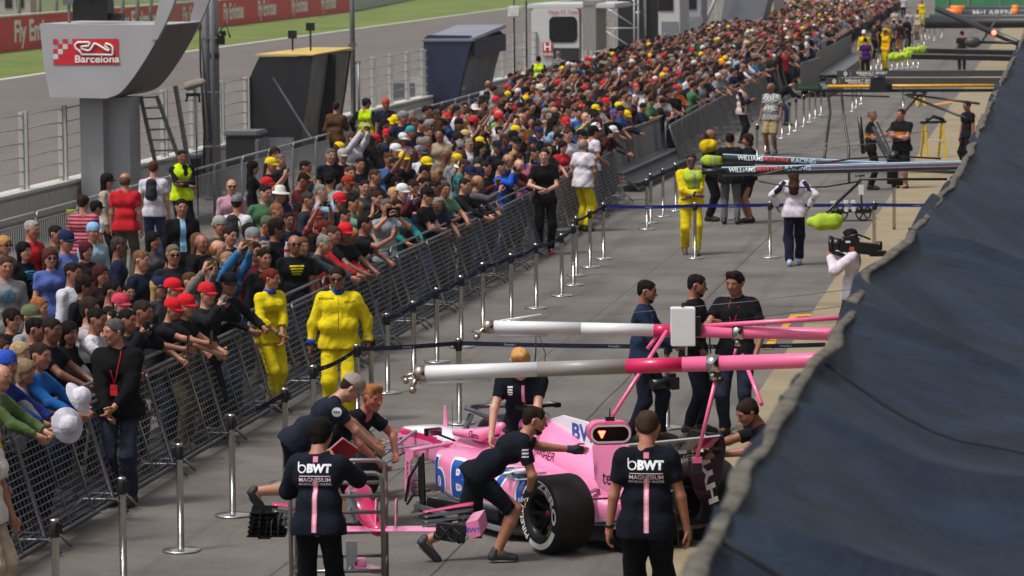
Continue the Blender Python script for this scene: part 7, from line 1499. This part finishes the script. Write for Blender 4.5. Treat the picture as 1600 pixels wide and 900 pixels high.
# distant crowd positions in lane coordinates: rows packed toward the barrier
cand = []
for s_ in np.arange(27, 330, .62):
    t0 = -9.55 if s_ < 74 else (-10.2 if s_ < 84 else (-10.0 if s_ < 130 else (-10.6 if s_ < 165 else -10.9-(s_-165)*.02)))
    depth = 2.4 if s_ < 50 else (3.4 if s_ < 66 else (5.0 if s_ < 90 else 6.0))
    if s_ > 100: depth = 7.4
    for r_ in range(int(depth/.62)):
        cand.append((t0-.15-r_*.62+random.uniform(-.16, .16), s_+random.uniform(-.2, .2), r_))
def free(t, s, d=.44): return all((t-a)**2+(s-b)**2 > d*d for a, b in placed)
sel = []
for t, s, r_ in cand:
    pr = .7 if s < 50 else (.62 if s < 74 else .66)
    if random.random() < pr and free(t, s, .62 if s < 60 else .58): sel.append((t, s, r_)); placed.append((t, s))
sel.sort(key=lambda c: c[1])
NIND = 300-len(PEOPLE)+6; NIND = min(NIND, len(sel))
print('people before', len(PEOPLE), 'candidates', len(sel), 'individual', NIND)
for i, (t, s_, r_) in enumerate(sel[:NIND]):
    fem, tc, ht, hc, hr_, gl, kind, lbl = rnd_person()
    if r_ == 0: pose = random.choice(['FR', 'FR', 'FP', 'FL'] if fem else ['R', 'R2', 'R', 'S', 'P', 'L', 'O', 'F', 'R2', 'S2'])
    else: pose = random.choice(['FS', 'FS', 'FL', 'FP', 'FS'] if fem else ['S', 'S2', 'S3', 'S', 'L', 'P', 'F', 'S3', 'H', 'S2'])
    yw = random.gauss(66, 22) if r_ == 0 else random.gauss(58, 32)
    o, J, s, pt = crowd_person(0, 0, yw, pose, kind, tc, hr_[1], hr_[2], ht, hc, random.choice([0, 1, 1, 2, 3, 4]), random.gauss(166 if fem else 177, 7), lbl+', in the crowd '+POSEW[pose], gl, None, at_ts=(t, s_))
    if pose in ('P', 'FP', 'O', 'H'):
        p = wpos(o, J, s, ((J['lw']+J['rw'])/2 if pose != 'O' else J['rw'])+np.array([0, .04, .07])); phone(p, o.rotation_euler.z, 'phone held by the '+' '.join(lbl.split()[:12]), random.choice(['#121316', '#15161a', '#c4c4c8']))
# the far mass of spectators as one body of low detail figures
V = []; Fm = []; mi = []; far_m = []
mats_far = [SKINS[1]]+[cloth(c) for _, c in TOPS]+[mat('hair_1a1310', '#1a1310', .7), mat('hair_77726c', '#77726c', .7)]+[cloth(h[2]) for h in HATS[1:]]
lows = {}
for k in ('S', 'L', 'R', 'FS', 'H'):
    J = POSEC[('J', 'c'+k)]; a = sdf(body_prims(J), .034); b = sdf(torso(J, .02)+arm(J, 'l', .016, .8)+arm(J, 'r', .016, .8), .034); c = sdf(leg(J, 'l', .02, 1.9)+leg(J, 'r', .02, 1.9), .045)
    hd_ = hair_mesh('short'); n_ = len(hd_.vertices); hv = np.zeros(n_*3); hd_.vertices.foreach_get('co', hv); 
    hv2, hq2 = sdf([RC((0, -.028, .032), (0, .004, .034), .097, .088)], .03, [((0, .03, .0), (0, .7, -.7))]); hv2 = hv2@J['HR'].T+J['hd']
    lows[k] = (a, b, c, (hv2, hq2))
nb = 0
for t, s_, r_ in sel[NIND:]:
    k = random.choice(['S', 'L', 'S', 'FS', 'L', 'S', 'FS', 'S', 'S', 'H'][:(10 if t < -11 else 9)]) if r_ else random.choice('RSL'); a, b, c, hh = lows[k]; an = yaw(random.gauss(60, 30)); ca, sa = cos(an), sin(an); p = ln(t, s_); sc = random.gauss(1.0, .03)
    tm = 1+random.choices(range(16), TW_)[0]; hm = 17+(random.random() < .2); hi = random.choices(range(9), [80, 4, 3, 5, 3, 1, 2, 3, 1])[0]
    if hi: hm = 18+hi
    for (vv, qq), m_ in ((a, 0), (b, tm), (c, random.choice([1, 2, 3])), (hh, hm)):
        w = vv*sc; V.append(np.stack([w[:, 0]*ca-w[:, 1]*sa+p.x, w[:, 0]*sa+w[:, 1]*ca+p.y, w[:, 2]], 1)); Fm.append(qq+nb); nb += len(vv); mi.append(np.full(len(qq), m_))
if V:
    me = npmesh('crowd', np.concatenate(V), np.concatenate(Fm), True, np.concatenate(mi)); link('distant_crowd', me, mats_far, None, kind='stuff', label='distant mass of spectators packed behind the far barriers', cat='crowd')
print('people', len(PEOPLE), 'far', len(sel)-NIND)
# ================================================================== the racing car
cpt = at(842, 865); YA = radians(31.5); CF = Vector((-sin(YA), cos(YA), 0)); CL = Vector((-cos(YA), -sin(YA), 0)); cor = cpt-CL*1.02
car = empty('racing_car', cor, atan2(CF.y, CF.x), label='pink, white and blue open wheel racing car without its nose, pushed toward the garages', cat='racing car'); car.scale = (1.02, 1.02, 1.05)
CPK = mat('car_pink', '#ea86b2', .28, 0, .03, 2, coat=.6); CWH = mat('car_white', '#dedde4', .28, 0, .03, 2, coat=.6); CHP = mat('car_hot_pink', '#c0185a', .28, 0, .03, 2, coat=.6); CBL = mat('car_blue', '#1d4fa6', .35, 0, .03, 2, coat=.4)
def cr_interp(st, m):
    st = np.array(st, float); out = []
    for i in range(len(st)-1):
        p0 = st[max(i-1, 0)]; p1 = st[i]; p2 = st[i+1]; p3 = st[min(i+2, len(st)-1)]
        for k in range(m): t = k/m; out.append(.5*((2*p1)+(-p0+p2)*t+(2*p0-5*p1+4*p2-p3)*t*t+(-p0+3*p1-3*p2+p3)*t**3))
    out.append(st[-1]); return np.array(out)
def loft(name, st, mats, colf, parent, n=56, m=16, mirror=False):
    """station: x, yc, zc, half width, half height, exponent"""
    S = cr_interp(st, m); V = []; F = []
    for x, yc, zc, hw, hh, e in S:
        for k in range(n):
            a = 2*pi*k/n; c, s = cos(a), sin(a); V.append((x, (yc+hw*math.copysign(abs(c)**(2/e), c))*(-1 if mirror else 1), zc+hh*math.copysign(abs(s)**(2/e), s)))
    for i in range(len(S)-1):
        for k in range(n):
            a = i*n+k; b = i*n+(k+1) % n; f = (a, b, b+n, a+n); F.append(f if mirror else f[::-1])
    V = np.array(V); c0 = len(V); V = np.vstack([V, [[S[0][0], S[0][1]*(-1 if mirror else 1), S[0][2]], [S[-1][0], S[-1][1]*(-1 if mirror else 1), S[-1][2]]]])
    T = []
    for k in range(n): T.append((c0, k, (k+1) % n)); T.append((c0+1, c0-n+(k+1) % n, c0-n+k))
    faces = F+T; mi = []
    for f in faces: c = V[list(f)].mean(0); mi.append(colf(c[0], c[1], c[2]))
    me = npmesh(name, V, faces, True, mi); bm = bmesh.new(); bm.from_mesh(me); bmesh.ops.recalc_face_normals(bm, faces=bm.faces); bm.to_mesh(me); bm.free(); return link(name, me, mats, parent)
def mono_c(x, y, z):
    if x > 2.75: return 1 if z > .585 else (2 if z > .53-.0*(x-3) else 0)
    return 0
mono = loft('chassis', [(4.0, 0, .45, .15, .14, 4), (3.65, 0, .47, .175, .165, 4), (3.2, 0, .475, .22, .185, 3.6), (2.85, 0, .47, .28, .205, 3.4), (2.4, 0, .45, .35, .22, 3.2), (1.9, 0, .45, .36, .24, 3), (1.4, 0, .45, .33, .26, 3), (.9, 0, .42, .28, .26, 2.6), (.3, 0, .38, .18, .22, 2.4), (-.25, 0, .36, .09, .12, 2.4)], [CPK, CWH, CHP], mono_c, car)
q = MB(); q.box((4.02, 0, .45), (.04, .22, .2)); q.tube([(4.0, 0, .52), (4.12, 0, .50)], .03, 8); q.build('front_bulkhead', CARB, car)
def eng_c(x, y, z):
    if x < .30+.9*(.62-z) and z > .25: return 2
    return 0
eng = loft('engine_cover', [(1.86, 0, .86, .125, .115, 2.6), (1.7, 0, .80, .15, .19, 2.6), (1.45, 0, .67, .20, .27, 2.3), (1.1, 0, .56, .25, .31, 2.1), (.7, 0, .48, .23, .28, 2.0), (.25, 0, .41, .16, .22, 2.0), (-.2, 0, .37, .08, .14, 2.0), (-.42, 0, .38, .06, .10, 2)], [CPK, CWH, CHP], eng_c, car)
q = MB(); q.lathe([(.001, 0), (.085, 0), (.09, -.02)], (1.885, 0, .865), 20, R=Matrix.Rotation(pi/2, 3, 'Y')); q.build('air_intake', DARK, car)
fin = MB(); fp_ = [(1.45, .92), (1.15, 1.0), (.75, .985), (-.05, .80), (-.36, .70), (-.38, .45), (.1, .50), (.7, .68)]
fin.prism(fp_, -.012, .012); fn = fin.build('shark_fin', CWH, car, bevel=.004)
pods = []
def pod_c(x, y, z):
    if z < .245 + .03*(x-1): return 1
    return 0
for mr in (False, True):
    p = loft('sidepod', [(2.28, .545, .46, .18, .16, 4.5), (2.18, .55, .43, .22, .20, 4), (1.95, .545, .40, .245, .235, 3.2), (1.55, .51, .375, .25, .235, 3), (1.1, .44, .34, .25, .22, 2.8), (.7, .34, .30, .20, .185, 2.6), (.3, .22, .27, .12, .14, 2.5), (.0, .13, .26, .06, .1, 2.3)], [CPK, CWH], pod_c, car, mirror=mr); pods.append(p)
    s = -1 if mr else 1; q = MB(); q.prism([(s*.545+x*.155, .45+z*.125) for x, z in ((-1, -.8), (-.8, -1), (.8, -1), (1, -.8), (1, .8), (.8, 1), (-.8, 1), (-1, .8))], 2.285, 2.295, lambda u, v, d: (d, u, v)); q.build('inlet', DARK, p)
# cockpit opening, headrest, halo
q = MB(); n = 28; ring = [(2.28+.44*cos(a), .235*sin(a)*(1-.25*cos(a)), .682) for a in [2*pi*k/n for k in range(n)]]; q.tube(ring+[ring[0]], .035, 8, cap=False); q.build('cockpit_rim', CPK, car)
q = MB(); q.add([(x, y, .665) for x, y, z in ring], [tuple(range(n))]); q.build('cockpit_opening', DARK, car)
q = MB(); q.box((2.33, 0, .70), (.05, .26, .10)); q.tube([(2.33, -.12, .72), (2.33, .12, .72)], .02, 8); q.build('steering_wheel', CARB, car)
q = MB(); V, Q = sdf([RC((2.05, 0, .74), (1.8, 0, .80), .11, .13, sq=(1, 1.3, 1))], .025); link('headrest', npmesh('headrest', V, Q), CPK, car)
HG = mat('halo_dark', '#2c2e33', .3, .1, .05, coat=.4)
q = MB(); q.tube([(2.95, 0, .64), (2.82, 0, .83), (2.74, 0, .90)], [.035, .026, .03], 10); hp_ = [(1.72, .26, .80), (1.9, .285, .89), (2.2, .29, .925), (2.5, .235, .925), (2.68, .12, .915), (2.74, 0, .91)]; hp_ = hp_+[(x, -y, z) for x, y, z in hp_[-2::-1]]; q.tube(hp_, .032, 10, flat=.75); halo = q.build('halo', HG, car)
def side_text(parent, target, s, x, z, size, m, bold=.0, squeeze=1.0, right=(-1, 0, 0), up=(0, 0, 1), y=1.3, L=.04, off=.004, shear=0, name='lettering', space=1.0):
    me = text_mesh(s, size, bold, 0, shear, 'CENTER', space)
    for v in me.vertices: v.co.x *= squeeze
    return decal(name, me, bvh_of([target]), (x, y, z), right, up, m, parent, off, L, 2.4)
q = MB(); V, Q = sdf([RC((2.62, .30, .70), (2.1, .33, .74), .035, .06, k=.02), RC((2.1, .33, .74), (1.8, .28, .84), .05, .05, k=.04)], .02); fr_ = link('halo_fairing', npmesh('f', V, Q), CPK, car); side_text(fr_, fr_, 'Claro', 2.15, .735, .085, cloth('#3a1520'), .01)
q = MB()
for i, (x, y) in enumerate(((2.3, .285), (2.15, .29))): pass
# sidepod marks: blue letters with a white outline
LW = [(pods[0], 'b', 2.33, .20), (pods[0], 'BWT', 1.68, .36)]
OUT = mat('outline_white', '#eceaf0', .35, coat=.4)
for s, x, sz in (('b', 2.10, .44), ('BWT', 1.33, .46)):
    side_text(pods[0], pods[0], s, x, .385, sz, OUT, .075, 1.0 if s == 'b' else 1.02, off=.004, name='outline', space=1.18); side_text(pods[0], pods[0], s, x, .385, sz, CBL, .03, 1.0 if s == 'b' else 1.02, off=.0085, space=1.18 if s != 'b' else 1)
side_text(eng, eng, 'KINGFISHER', 1.22, .655, .105, cloth('#3b1420'), .0, .95); side_text(eng, eng, 'PREMIUM', 1.25, .585, .045, cloth('#8a2a40'), .01)
tgt = eng
side_text(eng, eng, '利来W66', .98, .50, .115, cloth('#2b1a22'), .0, .95, shear=.15)
side_text(fn, fn, 'BWT', .72, .87, .20, CBL, .03, 1.25, off=.003, y=.5); side_text(eng, eng, 'HYPE', 1.66, .80, .12, cloth('#14141a'), .03, 1.1)
side_text(eng, eng, 'HYPE', 0, .80, .10, cloth('#14141a'), .03, 1.0, right=(0, 1, 0)) if False else None
bt = MB(); bt.box((1.55, 0, 1.005), (.05, .03, .06)); bt.box((1.58, 0, 1.04), (.10, .34, .03)); bt.box((1.60, .19, 1.035), (.13, .06, .045)); bt.box((1.60, -.19, 1.035), (.13, .06, .045)); bt.build('roll_hoop_camera', BLACKP, car, bevel=.006)
q = MB(); q.box((1.58, 0, 1.058), (.09, .28, .006)); q.build('camera_top', WHITE, car)
# floor
q = MB(); fl = [(3.0, .0), (2.95, .32), (2.55, .52), (2.45, .86), (2.3, .90), (.75, .88), (.42, .70), (.36, .50), (-.3, .42), (-.3, 0)]; full = fl+[(x, -y) for x, y in fl[::-1]]
q.prism(full, .055, .08, lambda u, v, d: (u, v, d)); q.build('floor', CARB, car)
q = MB(); q.beam((2.35, .90, .10), (.7, .88, .085), .05, .035); q.build('floor_edge', mat('edge_silver', '#9da0a6', .3, .6), car); q = MB(); q.beam((2.3, .80, .13), (1.1, .74, .16), .02, .09); q.build('lower_side', DARK, car)
tx = text_on(car, '8', (1.35, .93, .15), .09, cloth('#a6c81e'), right=(-1, 0, 0), bold=.03)
# barge boards and turning vanes
for i in range(8):
    for s in (1, -1):
        x = 2.38+i*.085; q = MB(); y = s*(.80-.045*i); q.prism([(x-.035, .09), (x+.04, .09), (x+.035, .50-.012*i), (x-.01, .58-.02*i)], y-.009, y+.009); q.build('barge_board', DARK, car)
for s in (1, -1):
    for z in (.15, .22, .29): q = MB(); q.beam((2.6, s*.75, z), (3.15, s*.50, z+.02), .06, .008); q.build('turning_vane', CARB, car)
    q = MB(); q.tube([(3.15, s*.28, .09), (2.9, s*.62, .10), (2.55, s*.88, .09)], .014, 6); q.tube([(2.62, s*.86, .10), (2.58, s*.84, .32), (2.52, s*.74, .52)], .014, 6); q.build('strake', CARB, car)
    q = MB(); q.prism([(2.58, .16), (2.68, .18), (2.66, .56), (2.50, .60), (2.50, .52), (2.56, .48)], s*.83-.006, s*.83+.006); d_ = q.build('pod_deflector', CPK, car, bevel=.003); q = MB(); q.beam((2.55, s*.83, .585), (2.50, s*.42, .63), .13, .02); q.build('pod_wing', CPK, d_, bevel=.004)
    text_on(d_, 'RAUCH', (2.615, s*.83+.008*s, .38), .055, cloth('#14141a'), right=(0, 0, -1) if s > 0 else (0, 0, 1), up=(-1, 0, 0) if s > 0 else (1, 0, 0), bold=.02)
    text_on(d_, 'WALKER', (2.53, s*.62, .625), .07, cloth('#14141a'), right=(0, -1, 0), up=(1, 0, 0), bold=.02, off=.006 if False else .006)
    q = MB(); q.tube([(2.62, s*.30, .62), (2.60, s*.50, .70)], .012, 6); q.box((2.60, s*.56, .73), (.06, .17, .07)); mr_ = q.build('mirror', CARB, car, bevel=.01); q = MB(); q.box((2.56, s*.56, .73), (.004, .15, .055)); q.build('mirror_glass', mat('mirror_glass', '#8f949a', .05, 1, 0), mr_)
q = MB(); q.prism([(3.28, .66), (3.36, .66), (3.34, .86), (3.31, .86)], -.004, .004); q.build('pitot_fin', CPK, car); q = MB(); q.tube([(3.1, .05, .66), (3.1, .05, .92)], .003, 4); q.build('antenna', DARK, car)
# suspension
SG = mat('wishbone_grey', '#8d8c94', .35, .3, .05)
def strut(a, b, m=SG, nm='wishbone', w=.055, t=.014): q = MB(); q.beam(a, b, w, t); q.build(nm, m, car, bevel=.004)
for s in (1, -1):
    strut((3.95, s*.14, .50), (3.66, s*.70, .44)); strut((3.30, s*.20, .50), (3.62, s*.70, .44)); strut((3.95, s*.13, .34), (3.68, s*.70, .22)); strut((3.25, s*.20, .34), (3.60, s*.70, .22)); strut((3.60, s*.17, .60), (3.64, s*.68, .30), SG, 'push_rod', .04, .02); strut((3.92, s*.14, .40), (3.82, s*.70, .33), SG, 'track_rod', .04, .016)
    q = MB(); q.lathe([(.001, -.03), (.12, -.03), (.15, .0), (.15, .08), (.001, .08)], (3.65, s*.66, .335), 20, 'y'); q.build('brake_duct', CARB, car)
    strut((.35, s*.12, .45), (.02, s*.60, .44), CARB); strut((-.25, s*.08, .44), (-.02, s*.60, .44), CARB); strut((.35, s*.12, .24), (.02, s*.60, .22), CARB); strut((-.2, s*.08, .24), (-.02, s*.60, .22), CARB)
# wheels
def ring_text(s, r, a0, a1, h, m, parent, y, bold=.03):
    me = text_mesh(s, 1.0, bold, 0, 0, 'LEFT'); subdiv_mesh(me, .25); xs = [v.co.x for v in me.vertices]; ys = [v.co.y for v in me.vertices]; x0, x1 = min(xs), max(xs); y0, y1 = min(ys), max(ys)
    for v in me.vertices:
        A = radians(a0+(a1-a0)*(v.co.x-x0)/(x1-x0)); R = r+h*((v.co.y-y0)/(y1-y0)-.5); yb = (R-.27)*.10; v.co = (-R*cos(A), y-abs(yb)*.6, R*sin(A))
    return link('lettering', me, m, parent)
def arc(r0, r1, a0, a1, y, m, parent, n=30):
    q = MB(); vs = []
    for k in range(n+1): A = radians(a0+(a1-a0)*k/n); vs += [(-r0*cos(A), y, r0*sin(A)), (-r1*cos(A), y-.004, r1*sin(A))]
    q.add(vs, [(2*k, 2*k+1, 2*k+3, 2*k+2) for k in range(n)]); return q.build('stripe', m, parent)
WL = mat('tyre_lettering', '#d6d6d8', .6); YLm = mat('tyre_yellow', '#b59a1c', .6)
def wheel(x, y, w, s, rear):
    root = empty('wheel', (x, s*y, .335)); root.parent = car; h = w/2
    prof = [(.185, -h+.02), (.20, -h+.004), (.26, -h-.004), (.305, -h+.006), (.325, -h+.025), (.335, -h+.06), (.335, h-.06), (.325, h-.025), (.305, h-.006), (.26, h+.004), (.20, h-.004), (.185, h-.02)]
    q = MB(); q.lathe(prof, n=72, axis='y'); q.build('tyre', RUB, root)
    o_ = s*(h+.0)
    q = MB(); q.lathe([(.19, o_-s*.02), (.178, o_-s*.03), (.17, o_-s*.10), (.16, o_-s*.16), (.001, o_-s*.17)], n=40, axis='y'); rm = q.build('rim', mat('rim_dark', '#1b1b1e', .3, .7, .1), root)
    for k in range(9):
        A = 2*pi*k/9; q = MB(); q.beam((.03*cos(A), o_-s*.14, .03*sin(A)), (.172*cos(A), o_-s*.05, .172*sin(A)), .018, .03); q.build('spoke', mat('rim_dark', '#1b1b1e', .3, .7, .1), rm)
    q = MB(); q.lathe([(.001, o_-s*.08), (.025, o_-s*.08), (.04, o_-s*.13)], n=12, axis='y'); q.build('wheel_nut', mat('nut', '#8a2a30', .3, .6), rm)
    if s > 0:
        y_ = h+.006; ring_text('P ZERO', .268, 118, -12, .072, WL, root, y_+.004, .04); ring_text('PIRELLI', .268, 232, 168, .058, WL, root, y_+.004, .02); arc(.288, .302, 165, 122, y_-.002, WL, root); arc(.25, .300, -26, -122, y_-.001, WL, root); ring_text('MEDIUM', .222, 170, 128, .022, YLm, root, y_+.001, .02); ring_text('P ZERO', .225, -18, -48, .022, YLm, root, y_+.001)
    return root
for s in (1, -1): wheel(0, .80, .405, s, True); wheel(3.65, .845, .305, s, False)
# rear wing
def plate(poly, y, th, nm, m, bev=.003): q = MB(); q.prism(poly, y-th/2, y+th/2); return q.build(nm, m, car, bevel=bev)
ep = [(-.16, .60), (-.12, .92), (-.18, .98), (-.70, .98), (-.73, .88), (-.68, .66), (-.58, .46), (-.45, .36), (-.30, .38), (-.22, .48)]
e1 = plate([(-.16, .62), (-.12, .90), (-.18, .98), (-.70, .98), (-.73, .88), (-.67, .68), (-.56, .57), (-.35, .54), (-.22, .56)], .505, .014, 'rear_wing_endplate', CPK); e2 = plate(ep, -.505, .014, 'rear_wing_endplate', CPK); e2.data.materials.clear(); e2.data.materials.append(CARB)
text_on(e1, 'tec', (-.40, .517, .66), .17, cloth('#3b1420'), right=(-1, 0, 0), bold=.0)
text_on(e2, 'HYPE', (-.47, -.494, .66), .20, WT, right=(.35, 0, .94), up=(.94, 0, -.35), bold=.04, squeeze=1.3)
q = MB(); q.prism([(-.20, .76), (-.22, .80), (-.45, .80), (-.52, .83), (-.50, .79), (-.42, .765)], -.5, .5); mp = q.build('rear_wing_main_plane', CARB, car)
text_on(mp, 'KINGFISHER', (-.535, -.02, .79), .085, mat('king_silver', '#9c9aa0', .4), right=(0, -1, 0), up=(-.2, 0, .9), bold=.01, squeeze=1.3, off=.006)
q = MB(); q.prism([(-.50, .855), (-.53, .86), (-.66, .975), (-.645, .985), (-.52, .89)], -.5, .5); fl_ = q.build('rear_wing_flap', mat('flap_grey', '#a6a2a4', .35, coat=.4), car)
fr = (0, -1, 0); fu = Vector((-.13, 0, .115)).normalized(); c_ = Vector((-.597, 0, .915)); off_ = .012
text_on(fl_, 'BWT', (c_.x, .02, c_.z), .13, CBL, right=fr, up=fu, bold=.03, squeeze=1.2, off=off_)
for y0, m_ in ((-.28, CHP), (-.36, CPK), (.34, CHP)):
    n_ = Vector(fr).cross(fu); q = MB(); u2 = fu*.075; q.add([c_+Vector((0, y0, 0))-u2+n_*.009, c_+Vector((0, y0-.09, 0))-u2+n_*.009, c_+Vector((0, y0-.14, 0))+u2+n_*.009, c_+Vector((0, y0-.05, 0))+u2+n_*.009], [(0, 1, 2, 3)]); q.build('stripe', m_, fl_)
q = MB(); q.beam((-.2, 0, .40), (-.40, 0, .78), .03, .12); q.build('wing_pylon', CARB, car); q = MB(); q.lathe([(.045, -.55), (.05, -.2), (.05, .0)], (0, 0, .36), 16, R=Matrix.Rotation(pi/2, 3, 'Y')) ; q.build('exhaust', mat('exhaust', '#5c5a5a', .35, .8), car)
q = MB(); q.box((-.45, 0, .20), (.35, .9, .03)); 
for y in (-.35, -.2, -.05, .1, .25, .4): q.box((-.45, y, .13), (.4, .01, .14))
q.build('diffuser', CARB, car); q = MB(); q.box((-.62, 0, .30), (.05, .07, .12)); q.build('rain_light', mat('rain_red', '#5a1014', .3), car)
# ================================================================== trolley with the front wing
Zt = 27.3; tw = lambda x, y, Z=Zt: atY(x, y, Z)
tro = empty('wing_trolley', tw(525, 990), 0, label='tubular steel trolley carrying the front wing, beside the curly haired crewman', cat='trolley'); T0 = tro.location.copy(); T0.z = 0; tro.location = T0
L_ = lambda x, y, Z=Zt: tw(x, y, Z)-T0
TS = mat('trolley_steel', '#8d8b8a', .3, .8, .1, 8)
a = L_(456, 740); b = L_(599, 740); q = MB(); r_ = .05
for Z2, dx in ((Zt-.25, 0), (Zt+.45, .05)):
    a = L_(456, 733, Zt); b = L_(599, 733, Zt); oy = Z2-Zt; z = a.z; P_l = [Vector((a.x, oy, 0.05)), Vector((a.x, oy, z-.06)), Vector((a.x+.05, oy, z)), Vector((b.x-.06, oy, z)), Vector((b.x-.015, oy, z-.02)), Vector((b.x, oy, z-.08)), Vector((b.x, oy, .05))]; q.tube(P_l, .019, 8)
for zy in (768, 793, 884):
    z = L_(500, zy).z
    for oy in (-.25, .45): q.tube([(a.x, oy, z), (b.x, oy, z)], .016, 8)
    for x in (a.x, b.x, (a.x+b.x)/2+.1): q.tube([(x, -.25, z), (x, .45, z)], .016, 8)
q.build('tube_frame', TS, tro); q = MB()
for x in (a.x, b.x):
    for y in (-.25, .45): q.lathe([(.001, -.02), (.05, -.02), (.05, .02), (.001, .02)], (x, y, .05), 12, 'y')
q.build('castors', DARK, tro)
q = MB(); q.box(L_(550, 790)+Vector((0, -.05, 0)), (.09, .04, .26)); q.box(L_(550, 868)+Vector((0, -.05, 0)), (.09, .04, .26)); q.build('holder', mat('holder_grey', '#8f9096', .4), tro)
fwg = empty('front_wing', tw(572, 832)+Vector((0, .15, 0)), -.03, label='pink front wing with black cascades resting on the trolley', cat='front wing')
fwg.scale = (.98, .98, .98)
W0 = fwg.location; K = lambda x, y, dy=0: tw(x, y, W0.y)-W0+Vector((0, dy, 0))
xl = K(404, 830).x; xr = K(757, 830).x
q = MB(); q.prism([(-.10, 0), (-.06, .014), (.06, .018), (.10, .008), (.06, .002)], K(470, 830).x, xr-.04, lambda u, v, d: (d, u, v)); q.build('main_plane', CPK, fwg)
for s in (-1, 1):
    xe = xl if s < 0 else xr
    for i in range(4):
        q = MB(); n = 10; vs = []
        for k in range(n+1):
            t = k/n; x = xe-s*(.08+.42*t); z = .015+.034*i+(.02+.012*i)*sin(pi*(1-t)*.5)*(1-t*.5); y0 = .02+.05*i-.03*t
            vs += [(x, y0, z), (x, y0+.05, z+.02*(1-t*.6))]
        q.add(vs, [(2*k, 2*k+1, 2*k+3, 2*k+2) for k in range(n)], True); me = q.mesh(); bm = bmesh.new(); bm.from_mesh(me); bmesh.ops.solidify(bm, geom=bm.faces[:], thickness=.008); bm.to_mesh(me); bm.free(); link('flap', me, CARB if i != 3 else CHP, fwg)
    q = MB(); q.prism([(-.22, -.04), (.30, -.04), (.34, .06), (.28, .15), (.0, .14), (-.20, .05)], xe-.006, xe+.006, lambda u, v, d: (d, u, v))
    if s < 0:
        for i in range(6): q.prism([(-.20+.05*i, -.03+.03*i), (-.06+.05*i, -.035+.03*i), (.03+.05*i, .0+.03*i), (.03+.05*i, .012+.03*i), (-.06+.05*i, -.02+.03*i), (-.20+.05*i, -.018+.03*i)], xe-.10, xe+.22-.02*i, lambda u, v, d: (d, u, v))
        for xx in (-.06, .06, .16): q.prism([(-.20, -.03), (.25, -.03), (.27, .12), (-.02, .10), (-.18, .03)], xe+xx-.005, xe+xx+.005, lambda u, v, d: (d, u, v)); e_ = q.build('endplate', mat('dull_black', '#08080a', .6, 0, .4, 20, spec=.15) if s < 0 else CPK, fwg, bevel=.003)
    q = MB(); q.prism([(-.20, -.045), (.30, -.045), (.30, -.03), (-.2, -.03)], xe-s*.10, xe+s*.005, lambda u, v, d: (d, u, v)); q.build('footplate', CARB, e_)
    for i in range(3):
        q = MB(); q.prism([(-.16+.07*i, -.02+.02*i), (.02+.07*i, .0+.02*i), (.04+.07*i, .10+.01*i), (-.14+.07*i, .08+.01*i)], xe-s*(.10+.05*i)-.004, xe-s*(.10+.05*i)+.004, lambda u, v, d: (d, u, v)); q.build('cascade', CARB, fwg)
    if s > 0: text_on(e_, 'BWT', (xe-.02, -.225, .06), .10, CBL, bold=.03) if False else None
q = MB(); pr = [(733, 808), (752, 803), (757, 828), (739, 834)]; q.add([K(x, y, -.25) for x, y in pr]+[K(x+8, y-2, .2) for x, y in pr], [(0, 3, 2, 1), (0, 1, 5, 4), (1, 2, 6, 5), (2, 3, 7, 6), (3, 0, 4, 7), (4, 5, 6, 7)]); ew = q.build('endplate_skirt', CPK, fwg); text_on(ew, 'BWT', K(745, 819, -.275), .055, CBL, bold=.03)
for (x, y, w_, h_) in ((700, 822, .16, .10), (722, 826, .11, .13), (712, 838, .20, .035), (690, 833, .10, .05)):
    q = MB(); q.box(K(x, y, -.12), (w_, .10, h_), Matrix.Rotation(.15, 3, 'Y')); q.tube([K(x-8, y-6, -.18), K(x, y+2, -.2), K(x+7, y-4, -.18), K(x+10, y+6, -.16)], .010, 6); q.build('cascade', DARK, fwg, bevel=.012)
V, Q = sdf([RC(K(592, 828), K(560, 800, .3), .07, .10, k=.03, sq=(1.1, 1, .8)), RC(K(560, 800, .3), K(553, 785, .5), .10, .11, k=.05, sq=(1.1, 1, .8))], .022); link('nose_cone', npmesh('nose', V, Q), CHP, fwg)
for x in (586, 618): q = MB(); q.prism([(0, .0), (.28, .0), (.30, .22), (.12, .24)], 0, .012, lambda u, v, d: (d, u, v)); p_ = q.build('pylon', CPK, fwg, bevel=.003); p_.location = K(x, 826, -.05)
f2 = empty('spare_wing_part', tw(575, 888), 0, label='pink spare wing part on the lower shelf of the trolley', cat='wing part'); q = MB(); q.box((0, 0, 0), (.24, .2, .035), Matrix.Rotation(.2, 3, 'Y')); q.box((-.06, .02, .05), (.10, .18, .05)); q.build('flap', CPK, f2, bevel=.01)
# ================================================================== air
hzb = MB(); hzb.box((-55, 420, 9), (830, 1030, 20)); hm_ = bpy.data.materials.new('haze_air'); hm_.use_nodes = True; nt = hm_.node_tree; nt.nodes.remove(nt.nodes['Principled BSDF']); pv = nt.nodes.new('ShaderNodeVolumePrincipled'); pv.inputs['Density'].default_value = .00012; pv.inputs['Color'].default_value = (.93, .93, .95, 1); nt.links.new(pv.outputs[0], nt.nodes['Material Output'].inputs['Volume'])
hzb.build('haze', hm_, kind='stuff', label='faint pale haze filling the air over the whole circuit', cat='haze')
